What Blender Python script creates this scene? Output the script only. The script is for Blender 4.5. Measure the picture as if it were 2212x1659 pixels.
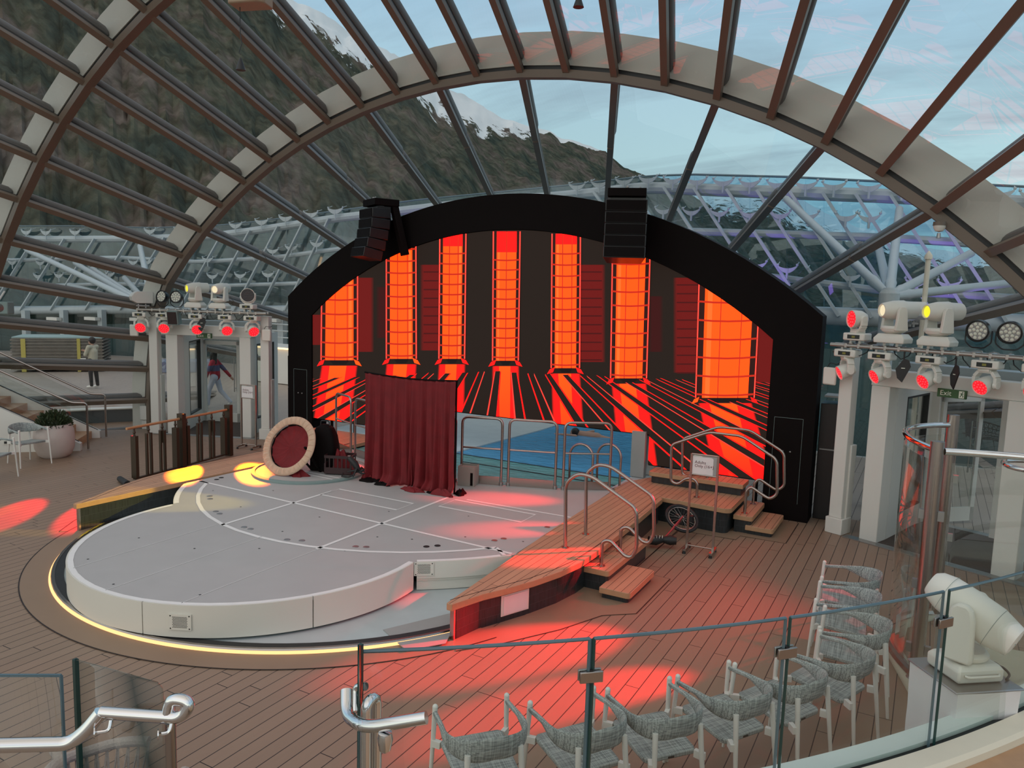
import bpy, math, random
from mathutils import Vector, Matrix, noise
from math import sin, cos, pi, radians, sqrt, atan2, degrees, hypot
random.seed(7)
for o in list(bpy.data.objects): bpy.data.objects.remove(o)
sc = bpy.context.scene
COL = sc.collection
# ------------------------------------------------------------------ camera
F = 1640.0; CX = 1106.0; CY = 829.5; CAMH = 3.7
YAW = radians(28.9); PITCH = radians(6.83); ROLL = radians(1.68)
fw = Vector((-sin(YAW)*cos(PITCH), cos(YAW)*cos(PITCH), -sin(PITCH)))
r0 = Vector((cos(YAW), sin(YAW), 0)); u0 = r0.cross(fw)
rt = r0*cos(ROLL) + u0*sin(ROLL); upv = -r0*sin(ROLL) + u0*cos(ROLL)
cam = bpy.data.objects.new('camera', bpy.data.cameras.new('camera')); COL.objects.link(cam)
cam.data.sensor_fit = 'HORIZONTAL'; cam.data.sensor_width = 36.0; cam.data.lens = F/2212*36.0
cam.data.clip_start = 0.05; cam.data.clip_end = 20000
M = Matrix.Identity(4)
for i in range(3):
    M[i][0] = rt[i]; M[i][1] = upv[i]; M[i][2] = -fw[i]
M[2][3] = CAMH; cam.matrix_world = M
sc.camera = cam
CP = Vector((0, 0, CAMH))
# the same lens turns a measured point of the photograph into a point on a known plane of the place
def ray(px, py): return (fw*F + rt*(px-CX) - upv*(py-CY)).normalized()
def onz(px, py, z=0.0):
    d = ray(px, py); return CP + d*((z-CAMH)/d.z)
def ony(px, py, Y):
    d = ray(px, py); return CP + d*(Y/d.y)
def at(px, py, dist):
    d = ray(px, py); return CP + d*dist
# ------------------------------------------------------------------ view + world
sc.view_settings.view_transform = 'Standard'; sc.view_settings.look = 'None'
sc.view_settings.gamma = 1.0; sc.view_settings.use_curve_mapping = False
sc.view_settings.exposure = 0.0
sc.render.engine = 'CYCLES'
cy = sc.cycles
cy.max_bounces = 7; cy.diffuse_bounces = 3; cy.glossy_bounces = 4; cy.transmission_bounces = 4
cy.transparent_max_bounces = 28; cy.caustics_reflective = False; cy.caustics_refractive = False
cy.sample_clamp_indirect = 8.0; cy.blur_glossy = 0.5
try:
    cy.use_denoising = True; cy.denoiser = 'OPENIMAGEDENOISE'; cy.denoising_input_passes = 'RGB_ALBEDO_NORMAL'
except Exception: pass

def N(nt, typ, **kw):
    n = nt.nodes.new(typ)
    for k, v in kw.items():
        if k.startswith('i_'):
            key = k[2:]
            n.inputs[int(key) if key.isdigit() else key.replace('_', ' ')].default_value = v
        else: setattr(n, k, v)
    return n
def L(nt, a, ao, b, bi): nt.links.new(a.outputs[ao], b.inputs[bi])
def MATH(nt, op, a, b=None, c=None):
    n = nt.nodes.new('ShaderNodeMath'); n.operation = op
    for i, v in enumerate((a, b, c)):
        if v is None: continue
        if isinstance(v, (int, float)): n.inputs[i].default_value = v
        else: nt.links.new(v, n.inputs[i])
    return n.outputs[0]

w = bpy.data.worlds.new('dusk_sky'); sc.world = w; w.use_nodes = True
nt = w.node_tree; nt.nodes.clear()
tc = N(nt, 'ShaderNodeTexCoord'); sep = N(nt, 'ShaderNodeSeparateXYZ'); L(nt, tc, 'Generated', sep, 0)
zc = MATH(nt, 'MAXIMUM', sep.outputs[2], 0.0)
zd = MATH(nt, 'ADD', zc, 0.22)
comb = N(nt, 'ShaderNodeCombineXYZ')
nt.links.new(MATH(nt, 'DIVIDE', sep.outputs[0], zd), comb.inputs[0])
nt.links.new(MATH(nt, 'DIVIDE', sep.outputs[1], zd), comb.inputs[1])
mp = N(nt, 'ShaderNodeMapping'); mp.inputs['Rotation'].default_value = (0, 0, radians(28)); mp.inputs['Scale'].default_value = (0.75, 2.6, 1)
L(nt, comb, 0, mp, 0)
nz = N(nt, 'ShaderNodeTexNoise'); nz.inputs['Scale'].default_value = 1.15; nz.inputs['Detail'].default_value = 8; nz.inputs['Roughness'].default_value = 0.62; nz.inputs['Distortion'].default_value = 0.5
L(nt, mp, 0, nz, 'Vector')
cr = N(nt, 'ShaderNodeValToRGB'); cr.color_ramp.elements[0].position = 0.43; cr.color_ramp.elements[1].position = 0.66
L(nt, nz, 'Fac', cr, 0)
gr = N(nt, 'ShaderNodeValToRGB'); nt.links.new(zc, gr.inputs[0])
e = gr.color_ramp.elements
e[0].position = 0.0; e[0].color = (0.62, 0.78, 0.76, 1)
e[1].position = 0.16; e[1].color = (0.50, 0.74, 0.80, 1)
x = e.new(0.36); x.color = (0.37, 0.57, 0.74, 1)
x = e.new(0.60); x.color = (0.52, 0.64, 0.78, 1)
x = e.new(1.0); x.color = (0.66, 0.62, 0.56, 1)
cl = N(nt, 'ShaderNodeMixRGB'); cl.inputs[2].default_value = (0.20, 0.26, 0.34, 1)
L(nt, gr, 0, cl, 1)
lowm = MATH(nt, 'SUBTRACT', 1.0, MATH(nt, 'MULTIPLY', zc, 1.5))
lowm = MATH(nt, 'MAXIMUM', lowm, 0.0)
nt.links.new(MATH(nt, 'MULTIPLY', MATH(nt, 'MULTIPLY', cr.outputs[0], 0.72), lowm), cl.inputs[0])
# warm glow added to the sky behind the camera to brighten the stage fascia
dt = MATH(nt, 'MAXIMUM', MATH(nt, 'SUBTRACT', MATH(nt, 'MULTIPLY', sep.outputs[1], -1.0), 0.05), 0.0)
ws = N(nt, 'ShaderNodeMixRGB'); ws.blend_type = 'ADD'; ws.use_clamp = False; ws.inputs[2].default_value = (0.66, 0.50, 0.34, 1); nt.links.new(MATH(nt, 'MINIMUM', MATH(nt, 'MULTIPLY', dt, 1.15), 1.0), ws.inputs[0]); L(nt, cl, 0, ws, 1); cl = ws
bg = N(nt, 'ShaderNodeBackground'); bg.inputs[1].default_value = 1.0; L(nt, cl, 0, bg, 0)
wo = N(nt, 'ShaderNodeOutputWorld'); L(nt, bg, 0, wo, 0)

# ------------------------------------------------------------------ mesh helpers
class MB:
    def __init__(s): s.v = []; s.f = []; s.m = []; s.uv = []
    def add(s, vs, fs, mi=0, uvs=None):
        b = len(s.v); s.v += [Vector(p) for p in vs]
        for i, f in enumerate(fs):
            s.f.append([b+k for k in f]); s.m.append(mi); s.uv.append(uvs[i] if uvs else None)
        return s
    def box(s, c, d, rz=0, mi=0, rx=0, ry=0):
        R = Matrix.Rotation(rz, 3, 'Z') @ Matrix.Rotation(ry, 3, 'Y') @ Matrix.Rotation(rx, 3, 'X')
        vs = [Vector(c) + R @ Vector((sx*d[0]/2, sy*d[1]/2, sz*d[2]/2)) for sz in (-1, 1) for sy in (-1, 1) for sx in (-1, 1)]
        return s.add(vs, [(0, 2, 3, 1), (4, 5, 7, 6), (0, 1, 5, 4), (2, 6, 7, 3), (0, 4, 6, 2), (1, 3, 7, 5)], mi)
    def bar(s, a, b, w_, h, mi=0, upd=(0, 0, 1)):
        a = Vector(a); b = Vector(b); t = (b-a).normalized(); U = Vector(upd)
        sd = t.cross(U)
        if sd.length < 1e-4: sd = t.cross(Vector((0, 1, 0)))
        sd.normalize(); U = sd.cross(t).normalized()
        vs = [p + sd*(i*w_/2) + U*(j*h/2) for p in (a, b) for i, j in ((-1, -1), (1, -1), (1, 1), (-1, 1))]
        return s.add(vs, [(0, 1, 2, 3)[::-1], (4, 5, 6, 7), (0, 1, 5, 4), (1, 2, 6, 5), (2, 3, 7, 6), (3, 0, 4, 7)], mi)
    def tube(s, pts, r, n=10, closed=False, mi=0, caps=True):
        pts = [Vector(p) for p in pts]; m = len(pts); rs = r if isinstance(r, (list, tuple)) else [r]*m
        nrm = None; rings = []
        for i, p in enumerate(pts):
            if closed: t = pts[(i+1) % m] - pts[i-1]
            else: t = pts[min(i+1, m-1)] - pts[max(i-1, 0)]
            t.normalize()
            if nrm is None:
                nrm = t.cross(Vector((0, 0, 1)))
                if nrm.length < 1e-3: nrm = t.cross(Vector((0, 1, 0)))
            nrm = (nrm - t*nrm.dot(t)).normalized(); bi = t.cross(nrm)
            rings.append([p + (nrm*cos(2*pi*k/n) + bi*sin(2*pi*k/n))*rs[i] for k in range(n)])
        vs = [q for rg in rings for q in rg]; fs = []
        for i in range(m if closed else m-1):
            j = (i+1) % m
            for k in range(n):
                l = (k+1) % n; fs.append((i*n+k, i*n+l, j*n+l, j*n+k))
        if caps and not closed: fs += [tuple(range(n))[::-1], tuple((m-1)*n+k for k in range(n))]
        return s.add(vs, fs, mi)
    def cyl(s, a, b, r1, r2=None, n=16, mi=0): return s.tube([a, b], [r1, r1 if r2 is None else r2], n, mi=mi)
    def lathe(s, c, prof, n=24, mi=0, T=None, cap=True):
        c = Vector(c); vs = []; fs = []; m = len(prof)
        for r, z in prof:
            for k in range(n):
                p = Vector((r*cos(2*pi*k/n), r*sin(2*pi*k/n), z))
                vs.append(c + (T @ p if T is not None else p))
        for i in range(m-1):
            for k in range(n):
                l = (k+1) % n; fs.append((i*n+k, i*n+l, (i+1)*n+l, (i+1)*n+k))
        if cap and prof[0][0] > 1e-5: fs.append(tuple(range(n))[::-1])
        if cap and prof[-1][0] > 1e-5: fs.append(tuple((m-1)*n+k for k in range(n)))
        return s.add(vs, fs, mi)
    def prism(s, poly, z0, z1, mi=0, ms=None, top=True, bottom=True):
        n = len(poly); a = sum(poly[i][0]*poly[(i+1) % n][1]-poly[(i+1) % n][0]*poly[i][1] for i in range(n))
        if a < 0: poly = poly[::-1]
        vs = [(p[0], p[1], z0) for p in poly] + [(p[0], p[1], z1) for p in poly]; u = 0
        fs = []; uv = []
        for i in range(n):
            j = (i+1) % n; d = hypot(poly[j][0]-poly[i][0], poly[j][1]-poly[i][1])
            fs.append((i, j, n+j, n+i)); uv.append([(u, z0), (u+d, z0), (u+d, z1), (u, z1)]); u += d
        s.add(vs, fs, mi if ms is None else ms, uv)
        b = len(s.v) - 2*n
        if top: s.f.append([b+n+i for i in range(n)]); s.m.append(mi); s.uv.append(None)
        if bottom: s.f.append([b+i for i in range(n)][::-1]); s.m.append(mi); s.uv.append(None)
        return s
    def ball(s, c, r, n=12, m=8, sc3=(1, 1, 1), mi=0, R=None):
        vs = []; fs = []
        for i in range(1, m):
            t = pi*i/m
            for k in range(n): vs.append(Vector((sin(t)*cos(2*pi*k/n)*sc3[0], sin(t)*sin(2*pi*k/n)*sc3[1], cos(t)*sc3[2]))*r)
        vs.append(Vector((0, 0, sc3[2]*r))); vs.append(Vector((0, 0, -sc3[2]*r)))
        T = len(vs)-2
        for i in range(m-2):
            for k in range(n): l = (k+1) % n; fs.append((i*n+k, (i+1)*n+k, (i+1)*n+l, i*n+l))
        for k in range(n): l = (k+1) % n; fs.append((T, k, l)); fs.append((T+1, (m-2)*n+l, (m-2)*n+k))
        return s.add([Vector(c) + (R @ v if R is not None else v) for v in vs], fs, mi)
    def grid(s, fn, nu, nv, mi=0, closed_u=False):
        vs = [fn(i/nu, j/nv) for j in range(nv+1) for i in range(nu+1)]; fs = []; uv = []
        for j in range(nv):
            for i in range(nu):
                a = j*(nu+1)+i; fs.append((a, a+1, a+nu+2, a+nu+1)); uv.append([(i/nu, j/nv), ((i+1)/nu, j/nv), ((i+1)/nu, (j+1)/nv), (i/nu, (j+1)/nv)])
        return s.add(vs, fs, mi, uv)
    def obj(s, name, mats, parent=None, label=None, cat=None, group=None, kind=None, world=False, bevel=0, smooth=True, solid=0, keep=False):
        me = bpy.data.meshes.new(name); vs = s.v
        off = Vector((0, 0, 0))
        if parent is None and not keep and kind != 'structure' and vs:
            xs = [p.x for p in vs]; ys = [p.y for p in vs]; zs = [p.z for p in vs]
            off = Vector(((min(xs)+max(xs))/2, (min(ys)+max(ys))/2, min(zs)))
        if parent is not None and world:
            Mi = WM(parent).inverted(); vs = [Mi @ p for p in vs]
        me.from_pydata([tuple(p-off) for p in vs], [], s.f)
        if not isinstance(mats, (list, tuple)): mats = [mats]
        for m_ in mats: me.materials.append(m_)
        me.polygons.foreach_set('material_index', s.m)
        if any(u is not None for u in s.uv):
            ul = me.uv_layers.new(name='UVMap').data
            for p, u in zip(me.polygons, s.uv):
                if u is not None:
                    for li, c in zip(p.loop_indices, u): ul[li].uv = c
        me.validate(); me.update()
        if smooth:
            me.polygons.foreach_set('use_smooth', [True]*len(me.polygons))
            me.set_sharp_from_angle(angle=radians(34))
        o = bpy.data.objects.new(name, me); COL.objects.link(o); o.location = off
        if parent is not None: o.parent = parent
        if solid:
            md = o.modifiers.new('thick', 'SOLIDIFY'); md.thickness = solid; md.offset = 0
        if bevel:
            md = o.modifiers.new('bevel', 'BEVEL'); md.width = bevel; md.segments = 2; md.limit_method = 'ANGLE'; md.angle_limit = radians(40)
        tag(o, label, cat, group, kind); return o
def WM(o):
    m = o.matrix_basis.copy()
    while o.parent is not None: o = o.parent; m = o.matrix_basis @ m
    return m
def tag(o, label=None, cat=None, group=None, kind=None):
    if label: o['label'] = label
    if cat: o['category'] = cat
    if group: o['group'] = group
    if kind: o['kind'] = kind
    return o
def thing(name, label, cat, loc=(0, 0, 0), rz=0, group=None):
    o = bpy.data.objects.new(name, None); COL.objects.link(o); o.empty_display_size = 0.2
    o.location = loc; o.rotation_euler = (0, 0, rz); return tag(o, label, cat, group)
def dup(root, loc, rz, label, group=None):
    r = root.copy(); COL.objects.link(r); r.location = loc; r.rotation_euler = (0, 0, rz); r['label'] = label
    if group: r['group'] = group
    for ch in list(root.children):
        c = ch.copy(); COL.objects.link(c); c.parent = r
        for g in list(ch.children):
            d = g.copy(); COL.objects.link(d); d.parent = c
    return r
def fillet(pts, r, n=5):
    pts = [Vector(p) for p in pts]; out = [pts[0]]
    for i in range(1, len(pts)-1):
        a, b, c = pts[i-1], pts[i], pts[i+1]; d1 = (a-b); d2 = (c-b)
        k = min(r, d1.length*0.48, d2.length*0.48); p = b+d1.normalized()*k; q = b+d2.normalized()*k
        for j in range(n+1):
            t = j/n; out.append(p*(1-t)**2 + b*2*t*(1-t) + q*t*t)
    out.append(pts[-1]); return out
def arc(cx, cy, r, a0, a1, n): return [(cx+r*cos(radians(a0+(a1-a0)*i/n)), cy+r*sin(radians(a0+(a1-a0)*i/n))) for i in range(n+1)]
def ribbon(pts, w_, z, closed=False):
    b = MB(); P = [Vector((p[0], p[1], 0)) for p in pts]; n = len(P); vs = []
    for i, p in enumerate(P):
        if closed: t = P[(i+1) % n]-P[i-1]
        else: t = P[min(i+1, n-1)]-P[max(i-1, 0)]
        t.normalize(); s_ = Vector((-t.y, t.x, 0)); vs += [p+s_*w_/2+Vector((0, 0, z)), p-s_*w_/2+Vector((0, 0, z))]
    fs = [(2*i, 2*i+1, 2*((i+1) % n)+1, 2*((i+1) % n)) for i in range(n if closed else n-1)]
    return b.add(vs, fs)
def merge(a, b, mi=None):
    o = len(a.v); a.v += b.v
    for f, m_, u in zip(b.f, b.m, b.uv): a.f.append([o+k for k in f]); a.m.append(m_ if mi is None else mi); a.uv.append(u)
    return a
def text_mb(body, size, mat_fn, align='CENTER', depth=0.002):
    cu = bpy.data.curves.new('t', 'FONT'); cu.body = body; cu.size = size; cu.extrude = depth; cu.align_x = align; cu.align_y = 'CENTER'; cu.space_line = 0.85; cu.resolution_u = 2
    o = bpy.data.objects.new('t', cu); COL.objects.link(o)
    dg = bpy.context.evaluated_depsgraph_get(); dg.update()
    me = o.evaluated_get(dg).to_mesh(); b = MB()
    b.add([mat_fn(Vector(v.co)) for v in me.vertices], [tuple(p.vertices) for p in me.polygons])
    o.evaluated_get(dg).to_mesh_clear(); bpy.data.objects.remove(o); return b

# ------------------------------------------------------------------ materials
def srgb(r, g, b):
    f = lambda c: (c/255/12.92) if c/255 <= 0.04045 else ((c/255+0.055)/1.055)**2.4
    return (f(r), f(g), f(b), 1)
def pmat(name, col, rough=0.5, metal=0.0, var=0.06, scale=6.0, bump=0.0, spec=0.5, bscale=None):
    m = bpy.data.materials.new(name); m.use_nodes = True; nt = m.node_tree; bs = nt.nodes['Principled BSDF']
    bs.inputs['Roughness'].default_value = rough; bs.inputs['Metallic'].default_value = metal
    bs.inputs['Specular IOR Level'].default_value = spec
    tc = N(nt, 'ShaderNodeTexCoord'); nz = N(nt, 'ShaderNodeTexNoise'); nz.inputs['Scale'].default_value = scale; nz.inputs['Detail'].default_value = 4
    L(nt, tc, 'Object', nz, 'Vector')
    mx = N(nt, 'ShaderNodeMixRGB'); c = col[:3]
    mx.inputs[1].default_value = (*[k*(1-var) for k in c], 1); mx.inputs[2].default_value = (*[min(1, k*(1+var)) for k in c], 1)
    L(nt, nz, 'Fac', mx, 0); L(nt, mx, 0, bs, 'Base Color')
    if bump:
        n2 = N(nt, 'ShaderNodeTexNoise'); n2.inputs['Scale'].default_value = bscale or scale*8; L(nt, tc, 'Object', n2, 'Vector')
        bp = N(nt, 'ShaderNodeBump'); bp.inputs['Strength'].default_value = bump; bp.inputs['Distance'].default_value = 0.01
        L(nt, n2, 'Fac', bp, 'Height'); L(nt, bp, 0, bs, 'Normal')
    return m
def emat(name, col, st=1.0):
    m = bpy.data.materials.new(name); m.use_nodes = True; nt = m.node_tree; bs = nt.nodes['Principled BSDF']
    bs.inputs['Base Color'].default_value = (0.02, 0.02, 0.02, 1); bs.inputs['Emission Color'].default_value = (*col[:3], 1); bs.inputs['Emission Strength'].default_value = st
    return m
def glassmat(name, tint, refl=0.045, rough=0.0, gcol=(1, 1, 1, 1)):
    m = bpy.data.materials.new(name); m.use_nodes = True; nt = m.node_tree; nt.nodes.clear()
    tr = N(nt, 'ShaderNodeBsdfTransparent'); tr.inputs[0].default_value = tint
    gl = N(nt, 'ShaderNodeBsdfGlossy'); gl.inputs['Roughness'].default_value = rough; gl.inputs[0].default_value = gcol
    lw = N(nt, 'ShaderNodeLayerWeight'); lw.inputs[0].default_value = 0.5
    f = MATH(nt, 'ADD', MATH(nt, 'MULTIPLY', MATH(nt, 'POWER', lw.outputs['Facing'], 5.0), 0.85), refl)
    mx = N(nt, 'ShaderNodeMixShader'); nt.links.new(f, mx.inputs[0]); L(nt, tr, 0, mx, 1); L(nt, gl, 0, mx, 2)
    o = N(nt, 'ShaderNodeOutputMaterial'); L(nt, mx, 0, o, 0); return m
def plankmat(name, base, dark, w_, Ln, gap, rough=0.55, var=0.10, off=0.0, swap=False, lines=True):
    m = bpy.data.materials.new(name); m.use_nodes = True; nt = m.node_tree; bs = nt.nodes['Principled BSDF']; bs.inputs['Roughness'].default_value = rough
    g = N(nt, 'ShaderNodeNewGeometry'); sp = N(nt, 'ShaderNodeSeparateXYZ'); L(nt, g, 'Position', sp, 0)
    X, Y = (sp.outputs[1], sp.outputs[0]) if swap else (sp.outputs[0], sp.outputs[1])
    a = MATH(nt, 'ADD', MATH(nt, 'DIVIDE', X, w_), 1000+off); row = MATH(nt, 'FLOOR', a); fr = MATH(nt, 'FRACT', a)
    l1 = MATH(nt, 'LESS_THAN', fr, gap/w_)
    wn = N(nt, 'ShaderNodeTexWhiteNoise', noise_dimensions='1D'); nt.links.new(row, wn.inputs['W'])
    b = MATH(nt, 'ADD', MATH(nt, 'DIVIDE', Y, Ln), MATH(nt, 'ADD', wn.outputs[0], 500)); fb = MATH(nt, 'FRACT', b)
    l2 = MATH(nt, 'LESS_THAN', fb, gap/Ln); ln = MATH(nt, 'MAXIMUM', l1, l2)
    w2 = N(nt, 'ShaderNodeTexWhiteNoise', noise_dimensions='1D'); nt.links.new(MATH(nt, 'ADD', MATH(nt, 'MULTIPLY', row, 7.31), MATH(nt, 'FLOOR', b)), w2.inputs['W'])
    nz = N(nt, 'ShaderNodeTexNoise'); nz.inputs['Scale'].default_value = 3; nz.inputs['Detail'].default_value = 5
    mp = N(nt, 'ShaderNodeMapping'); mp.inputs['Scale'].default_value = (1, 10, 1) if swap else (10, 1, 1); L(nt, g, 'Position', mp, 0); L(nt, mp, 0, nz, 'Vector')
    v = MATH(nt, 'ADD', MATH(nt, 'MULTIPLY', w2.outputs[0], 0.6), MATH(nt, 'MULTIPLY', nz.outputs[0], 0.8))
    mx = N(nt, 'ShaderNodeMixRGB'); c = base[:3]
    mx.inputs[1].default_value = (*[k*(1-var) for k in c], 1); mx.inputs[2].default_value = (*[k*(1+var) for k in c], 1); nt.links.new(v, mx.inputs[0])
    m2 = N(nt, 'ShaderNodeMixRGB'); m2.inputs[2].default_value = dark; L(nt, mx, 0, m2, 1); nt.links.new(ln, m2.inputs[0]); L(nt, m2, 0, bs, 'Base Color')
    bp = N(nt, 'ShaderNodeBump'); bp.inputs['Strength'].default_value = 0.3; bp.inputs['Distance'].default_value = 0.004; nt.links.new(MATH(nt, 'SUBTRACT', 1.0, ln), bp.inputs['Height']); L(nt, bp, 0, bs, 'Normal')
    return m
def tilemat(name, base, grout):
    m = bpy.data.materials.new(name); m.use_nodes = True; nt = m.node_tree; bs = nt.nodes['Principled BSDF']; bs.inputs['Roughness'].default_value = 0.28
    uv = N(nt, 'ShaderNodeUVMap'); br = N(nt, 'ShaderNodeTexBrick'); L(nt, uv, 0, br, 'Vector')
    br.inputs['Scale'].default_value = 1.0; br.inputs['Brick Width'].default_value = 0.022; br.inputs['Row Height'].default_value = 0.105; br.inputs['Mortar Size'].default_value = 0.0022
    br.inputs['Color1'].default_value = base; br.inputs['Color2'].default_value = tuple(k*1.9 for k in base[:3])+(1,); br.inputs['Mortar'].default_value = grout; br.offset = 0.3
    L(nt, br, 0, bs, 'Base Color'); bp = N(nt, 'ShaderNodeBump'); bp.inputs['Strength'].default_value = 0.6; bp.inputs['Distance'].default_value = 0.004; bp.invert = True
    L(nt, br, 'Fac', bp, 'Height'); L(nt, bp, 0, bs, 'Normal'); return m
def weavemat(name, c1, c2, sc_=160):
    m = bpy.data.materials.new(name); m.use_nodes = True; nt = m.node_tree; bs = nt.nodes['Principled BSDF']; bs.inputs['Roughness'].default_value = 0.8
    tc = N(nt, 'ShaderNodeTexCoord'); cols = []
    for i in range(2):
        mp = N(nt, 'ShaderNodeMapping'); mp.inputs['Scale'].default_value = (sc_, 4, 4) if i else (4, sc_*0.6, sc_*0.6); L(nt, tc, 'Object', mp, 0)
        nz = N(nt, 'ShaderNodeTexNoise'); nz.inputs['Scale'].default_value = 1.0; nz.inputs['Detail'].default_value = 1; L(nt, mp, 0, nz, 'Vector'); cols.append(nz.outputs[0])
    f = MATH(nt, 'MULTIPLY_ADD', MATH(nt, 'ADD', cols[0], cols[1]), 2.2, -1.7)
    mx = N(nt, 'ShaderNodeMixRGB'); mx.use_clamp = True; mx.inputs[1].default_value = c1; mx.inputs[2].default_value = c2; nt.links.new(MATH(nt, 'MINIMUM', MATH(nt, 'MAXIMUM', f, 0.0), 1.0), mx.inputs[0]); L(nt, mx, 0, bs, 'Base Color')
    bp = N(nt, 'ShaderNodeBump'); bp.inputs['Strength'].default_value = 0.4; bp.inputs['Distance'].default_value = 0.003; nt.links.new(f, bp.inputs['Height']); L(nt, bp, 0, bs, 'Normal'); return m

DECKL = srgb(38, 24, 20)
m_deck = plankmat('deck_planks', (0.285, 0.195, 0.135, 1), DECKL, 0.142, 2.4, 0.0085, 0.5, 0.07, 0.3)
m_deck_out = plankmat('outer_deck_planks', (0.35, 0.30, 0.26, 1), DECKL, 0.142, 2.4, 0.008, 0.55, 0.07)
m_margin = pmat('deck_margin', (0.29, 0.195, 0.13, 1), 0.5, var=0.08, scale=2)
m_line = pmat('deck_caulk', DECKL, 0.6)
m_bench = plankmat('bench_teak', (0.50, 0.285, 0.175, 1), DECKL, 0.098, 3.1, 0.006, 0.5, 0.14, 0.2)
m_trim = pmat('teak_edge', (0.48, 0.28, 0.155, 1), 0.45, var=0.15, scale=9)
m_tile = tilemat('dark_tiles', (0.012, 0.016, 0.018, 1), (0.05, 0.055, 0.06, 1))
m_stage = pmat('stage_paint', (0.47, 0.46, 0.45, 1), 0.5, var=0.07, scale=2.2, bump=0.05)
m_white = pmat('white_paint', (0.74, 0.73, 0.68, 1), 0.45, var=0.04, scale=1.5)
m_fascia = pmat('cream_fascia', (0.74, 0.72, 0.64, 1), 0.5, var=0.05, scale=1.2)
m_tape = pmat('white_tape', (0.88, 0.87, 0.85, 1), 0.5, var=0.04, scale=12)
m_pit = pmat('pit_floor', (0.50, 0.56, 0.57, 1), 0.5, var=0.12, scale=3)
m_black = pmat('matt_black', (0.005, 0.003, 0.003, 1), 0.7, var=0.2, spec=0.12)
m_blackg = pmat('black_plastic', (0.012, 0.012, 0.013, 1), 0.35, var=0.2)
m_rub = pmat('black_rubber', (0.015, 0.015, 0.016, 1), 0.5, var=0.2)
m_steel = pmat('brushed_steel', (0.40, 0.35, 0.32, 1), 0.25, 1.0, var=0.05)
m_chrome = pmat('chrome', (0.78, 0.78, 0.78, 1), 0.08, 1.0, var=0.03)
m_dsteel = pmat('dull_steel', (0.40, 0.39, 0.38, 1), 0.4, 1.0)
m_fix = pmat('fixture_white', (0.78, 0.77, 0.70, 1), 0.4, var=0.03)
m_fixg = pmat('fixture_grey', (0.36, 0.36, 0.35, 1), 0.45)
m_clamp = pmat('clamp_metal', (0.42, 0.40, 0.37, 1), 0.4, 0.8)
m_disp = pmat('display_black', (0.01, 0.01, 0.01, 1), 0.15)
m_lens = pmat('dark_lens', (0.05, 0.04, 0.045, 1), 0.12)
m_red = emat('red_led', (1.0, 0.008, 0.02), 1.1)
m_reddot = emat('red_led_core', (1.0, 0.06, 0.07), 1.5)
m_yel = emat('yellow_lens_glow', (0.95, 0.85, 0.02), 1.1)
m_wlens = emat('warm_lens_glow', (1.0, 0.85, 0.55), 0.9)
m_blue = emat('blue_led', (0.05, 0.2, 1.0), 4.0)
m_velvet = pmat('red_velvet', (0.17, 0.004, 0.008, 1), 0.75, var=0.35, scale=5, bump=0.15)
m_beige = pmat('ruffled_beige', (0.62, 0.42, 0.30, 1), 0.85, var=0.15, scale=20, bump=0.3)
m_bronze = pmat('bronze_rail', (0.17, 0.13, 0.098, 1), 0.45, 0.0, var=0.12, scale=1.0)
m_tubeg = pmat('grey_beam', (0.135, 0.13, 0.125, 1), 0.6, var=0.12, scale=2)
m_band = pmat('pale_beam', (0.56, 0.55, 0.49, 1), 0.6, var=0.10, scale=1.2)
m_outw = pmat('outer_white_steel', (0.42, 0.48, 0.50, 1), 0.4, var=0.06)
m_glass = glassmat('dome_glass', (0.97, 0.98, 0.98, 1), 0.045)
m_rglass = glassmat('rail_glass', (0.95, 0.97, 0.955, 1), 0.03)
m_cglass = glassmat('canopy_glass', (0.62, 0.78, 0.86, 1), 0.05)
m_edge = pmat('glass_edge', (0.02, 0.06, 0.055, 1), 0.1)
m_edge2 = pmat('glass_edge_blue', (0.10, 0.16, 0.19, 1), 0.1)
m_chairw = pmat('chair_white_metal', (0.76, 0.75, 0.70, 1), 0.45)
m_weave = weavemat('grey_weave', (0.17, 0.20, 0.20, 1), (0.46, 0.50, 0.48, 1))
m_carpet = pmat('dark_carpet', (0.07, 0.052, 0.042, 1), 0.95, var=0.5, scale=60)
m_leaf = pmat('leaves', (0.035, 0.055, 0.02, 1), 0.6, var=0.4, scale=10)
m_pot = pmat('stone_pot', (0.58, 0.50, 0.46, 1), 0.7, var=0.08)
m_gate = pmat('gate_bronze', (0.055, 0.04, 0.025, 1), 0.45, 0.3)
m_wood = pmat('varnished_wood', (0.45, 0.25, 0.12, 1), 0.35, var=0.2, scale=8)
m_sage = pmat('stone_floor', (0.56, 0.54, 0.42, 1), 0.6, var=0.12, scale=6)
m_cream = pmat('cream_ledge', (0.80, 0.74, 0.60, 1), 0.5, var=0.05)
m_cover = pmat('white_stretch_cover', (0.74, 0.72, 0.72, 1), 0.8, var=0.05, bump=0.2, bscale=9)
m_sign = pmat('sign_panel', (0.80, 0.76, 0.76, 1), 0.3)
m_text = pmat('sign_lettering', (0.12, 0.02, 0.03, 1), 0.4)
m_green = pmat('exit_green', (0.03, 0.10, 0.025, 1), 0.4)
m_white2 = pmat('sign_white', (0.80, 0.82, 0.70, 1), 0.4)
m_skin = pmat('skin', (0.50, 0.30, 0.22, 1), 0.6)
m_hair = pmat('dark_hair', (0.012, 0.010, 0.009, 1), 0.5)
m_grey = pmat('mid_grey', (0.22, 0.30, 0.29, 1), 0.6)
m_curb = pmat('grey_curb', (0.10, 0.115, 0.12, 1), 0.5)
XC = -7.55
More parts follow.
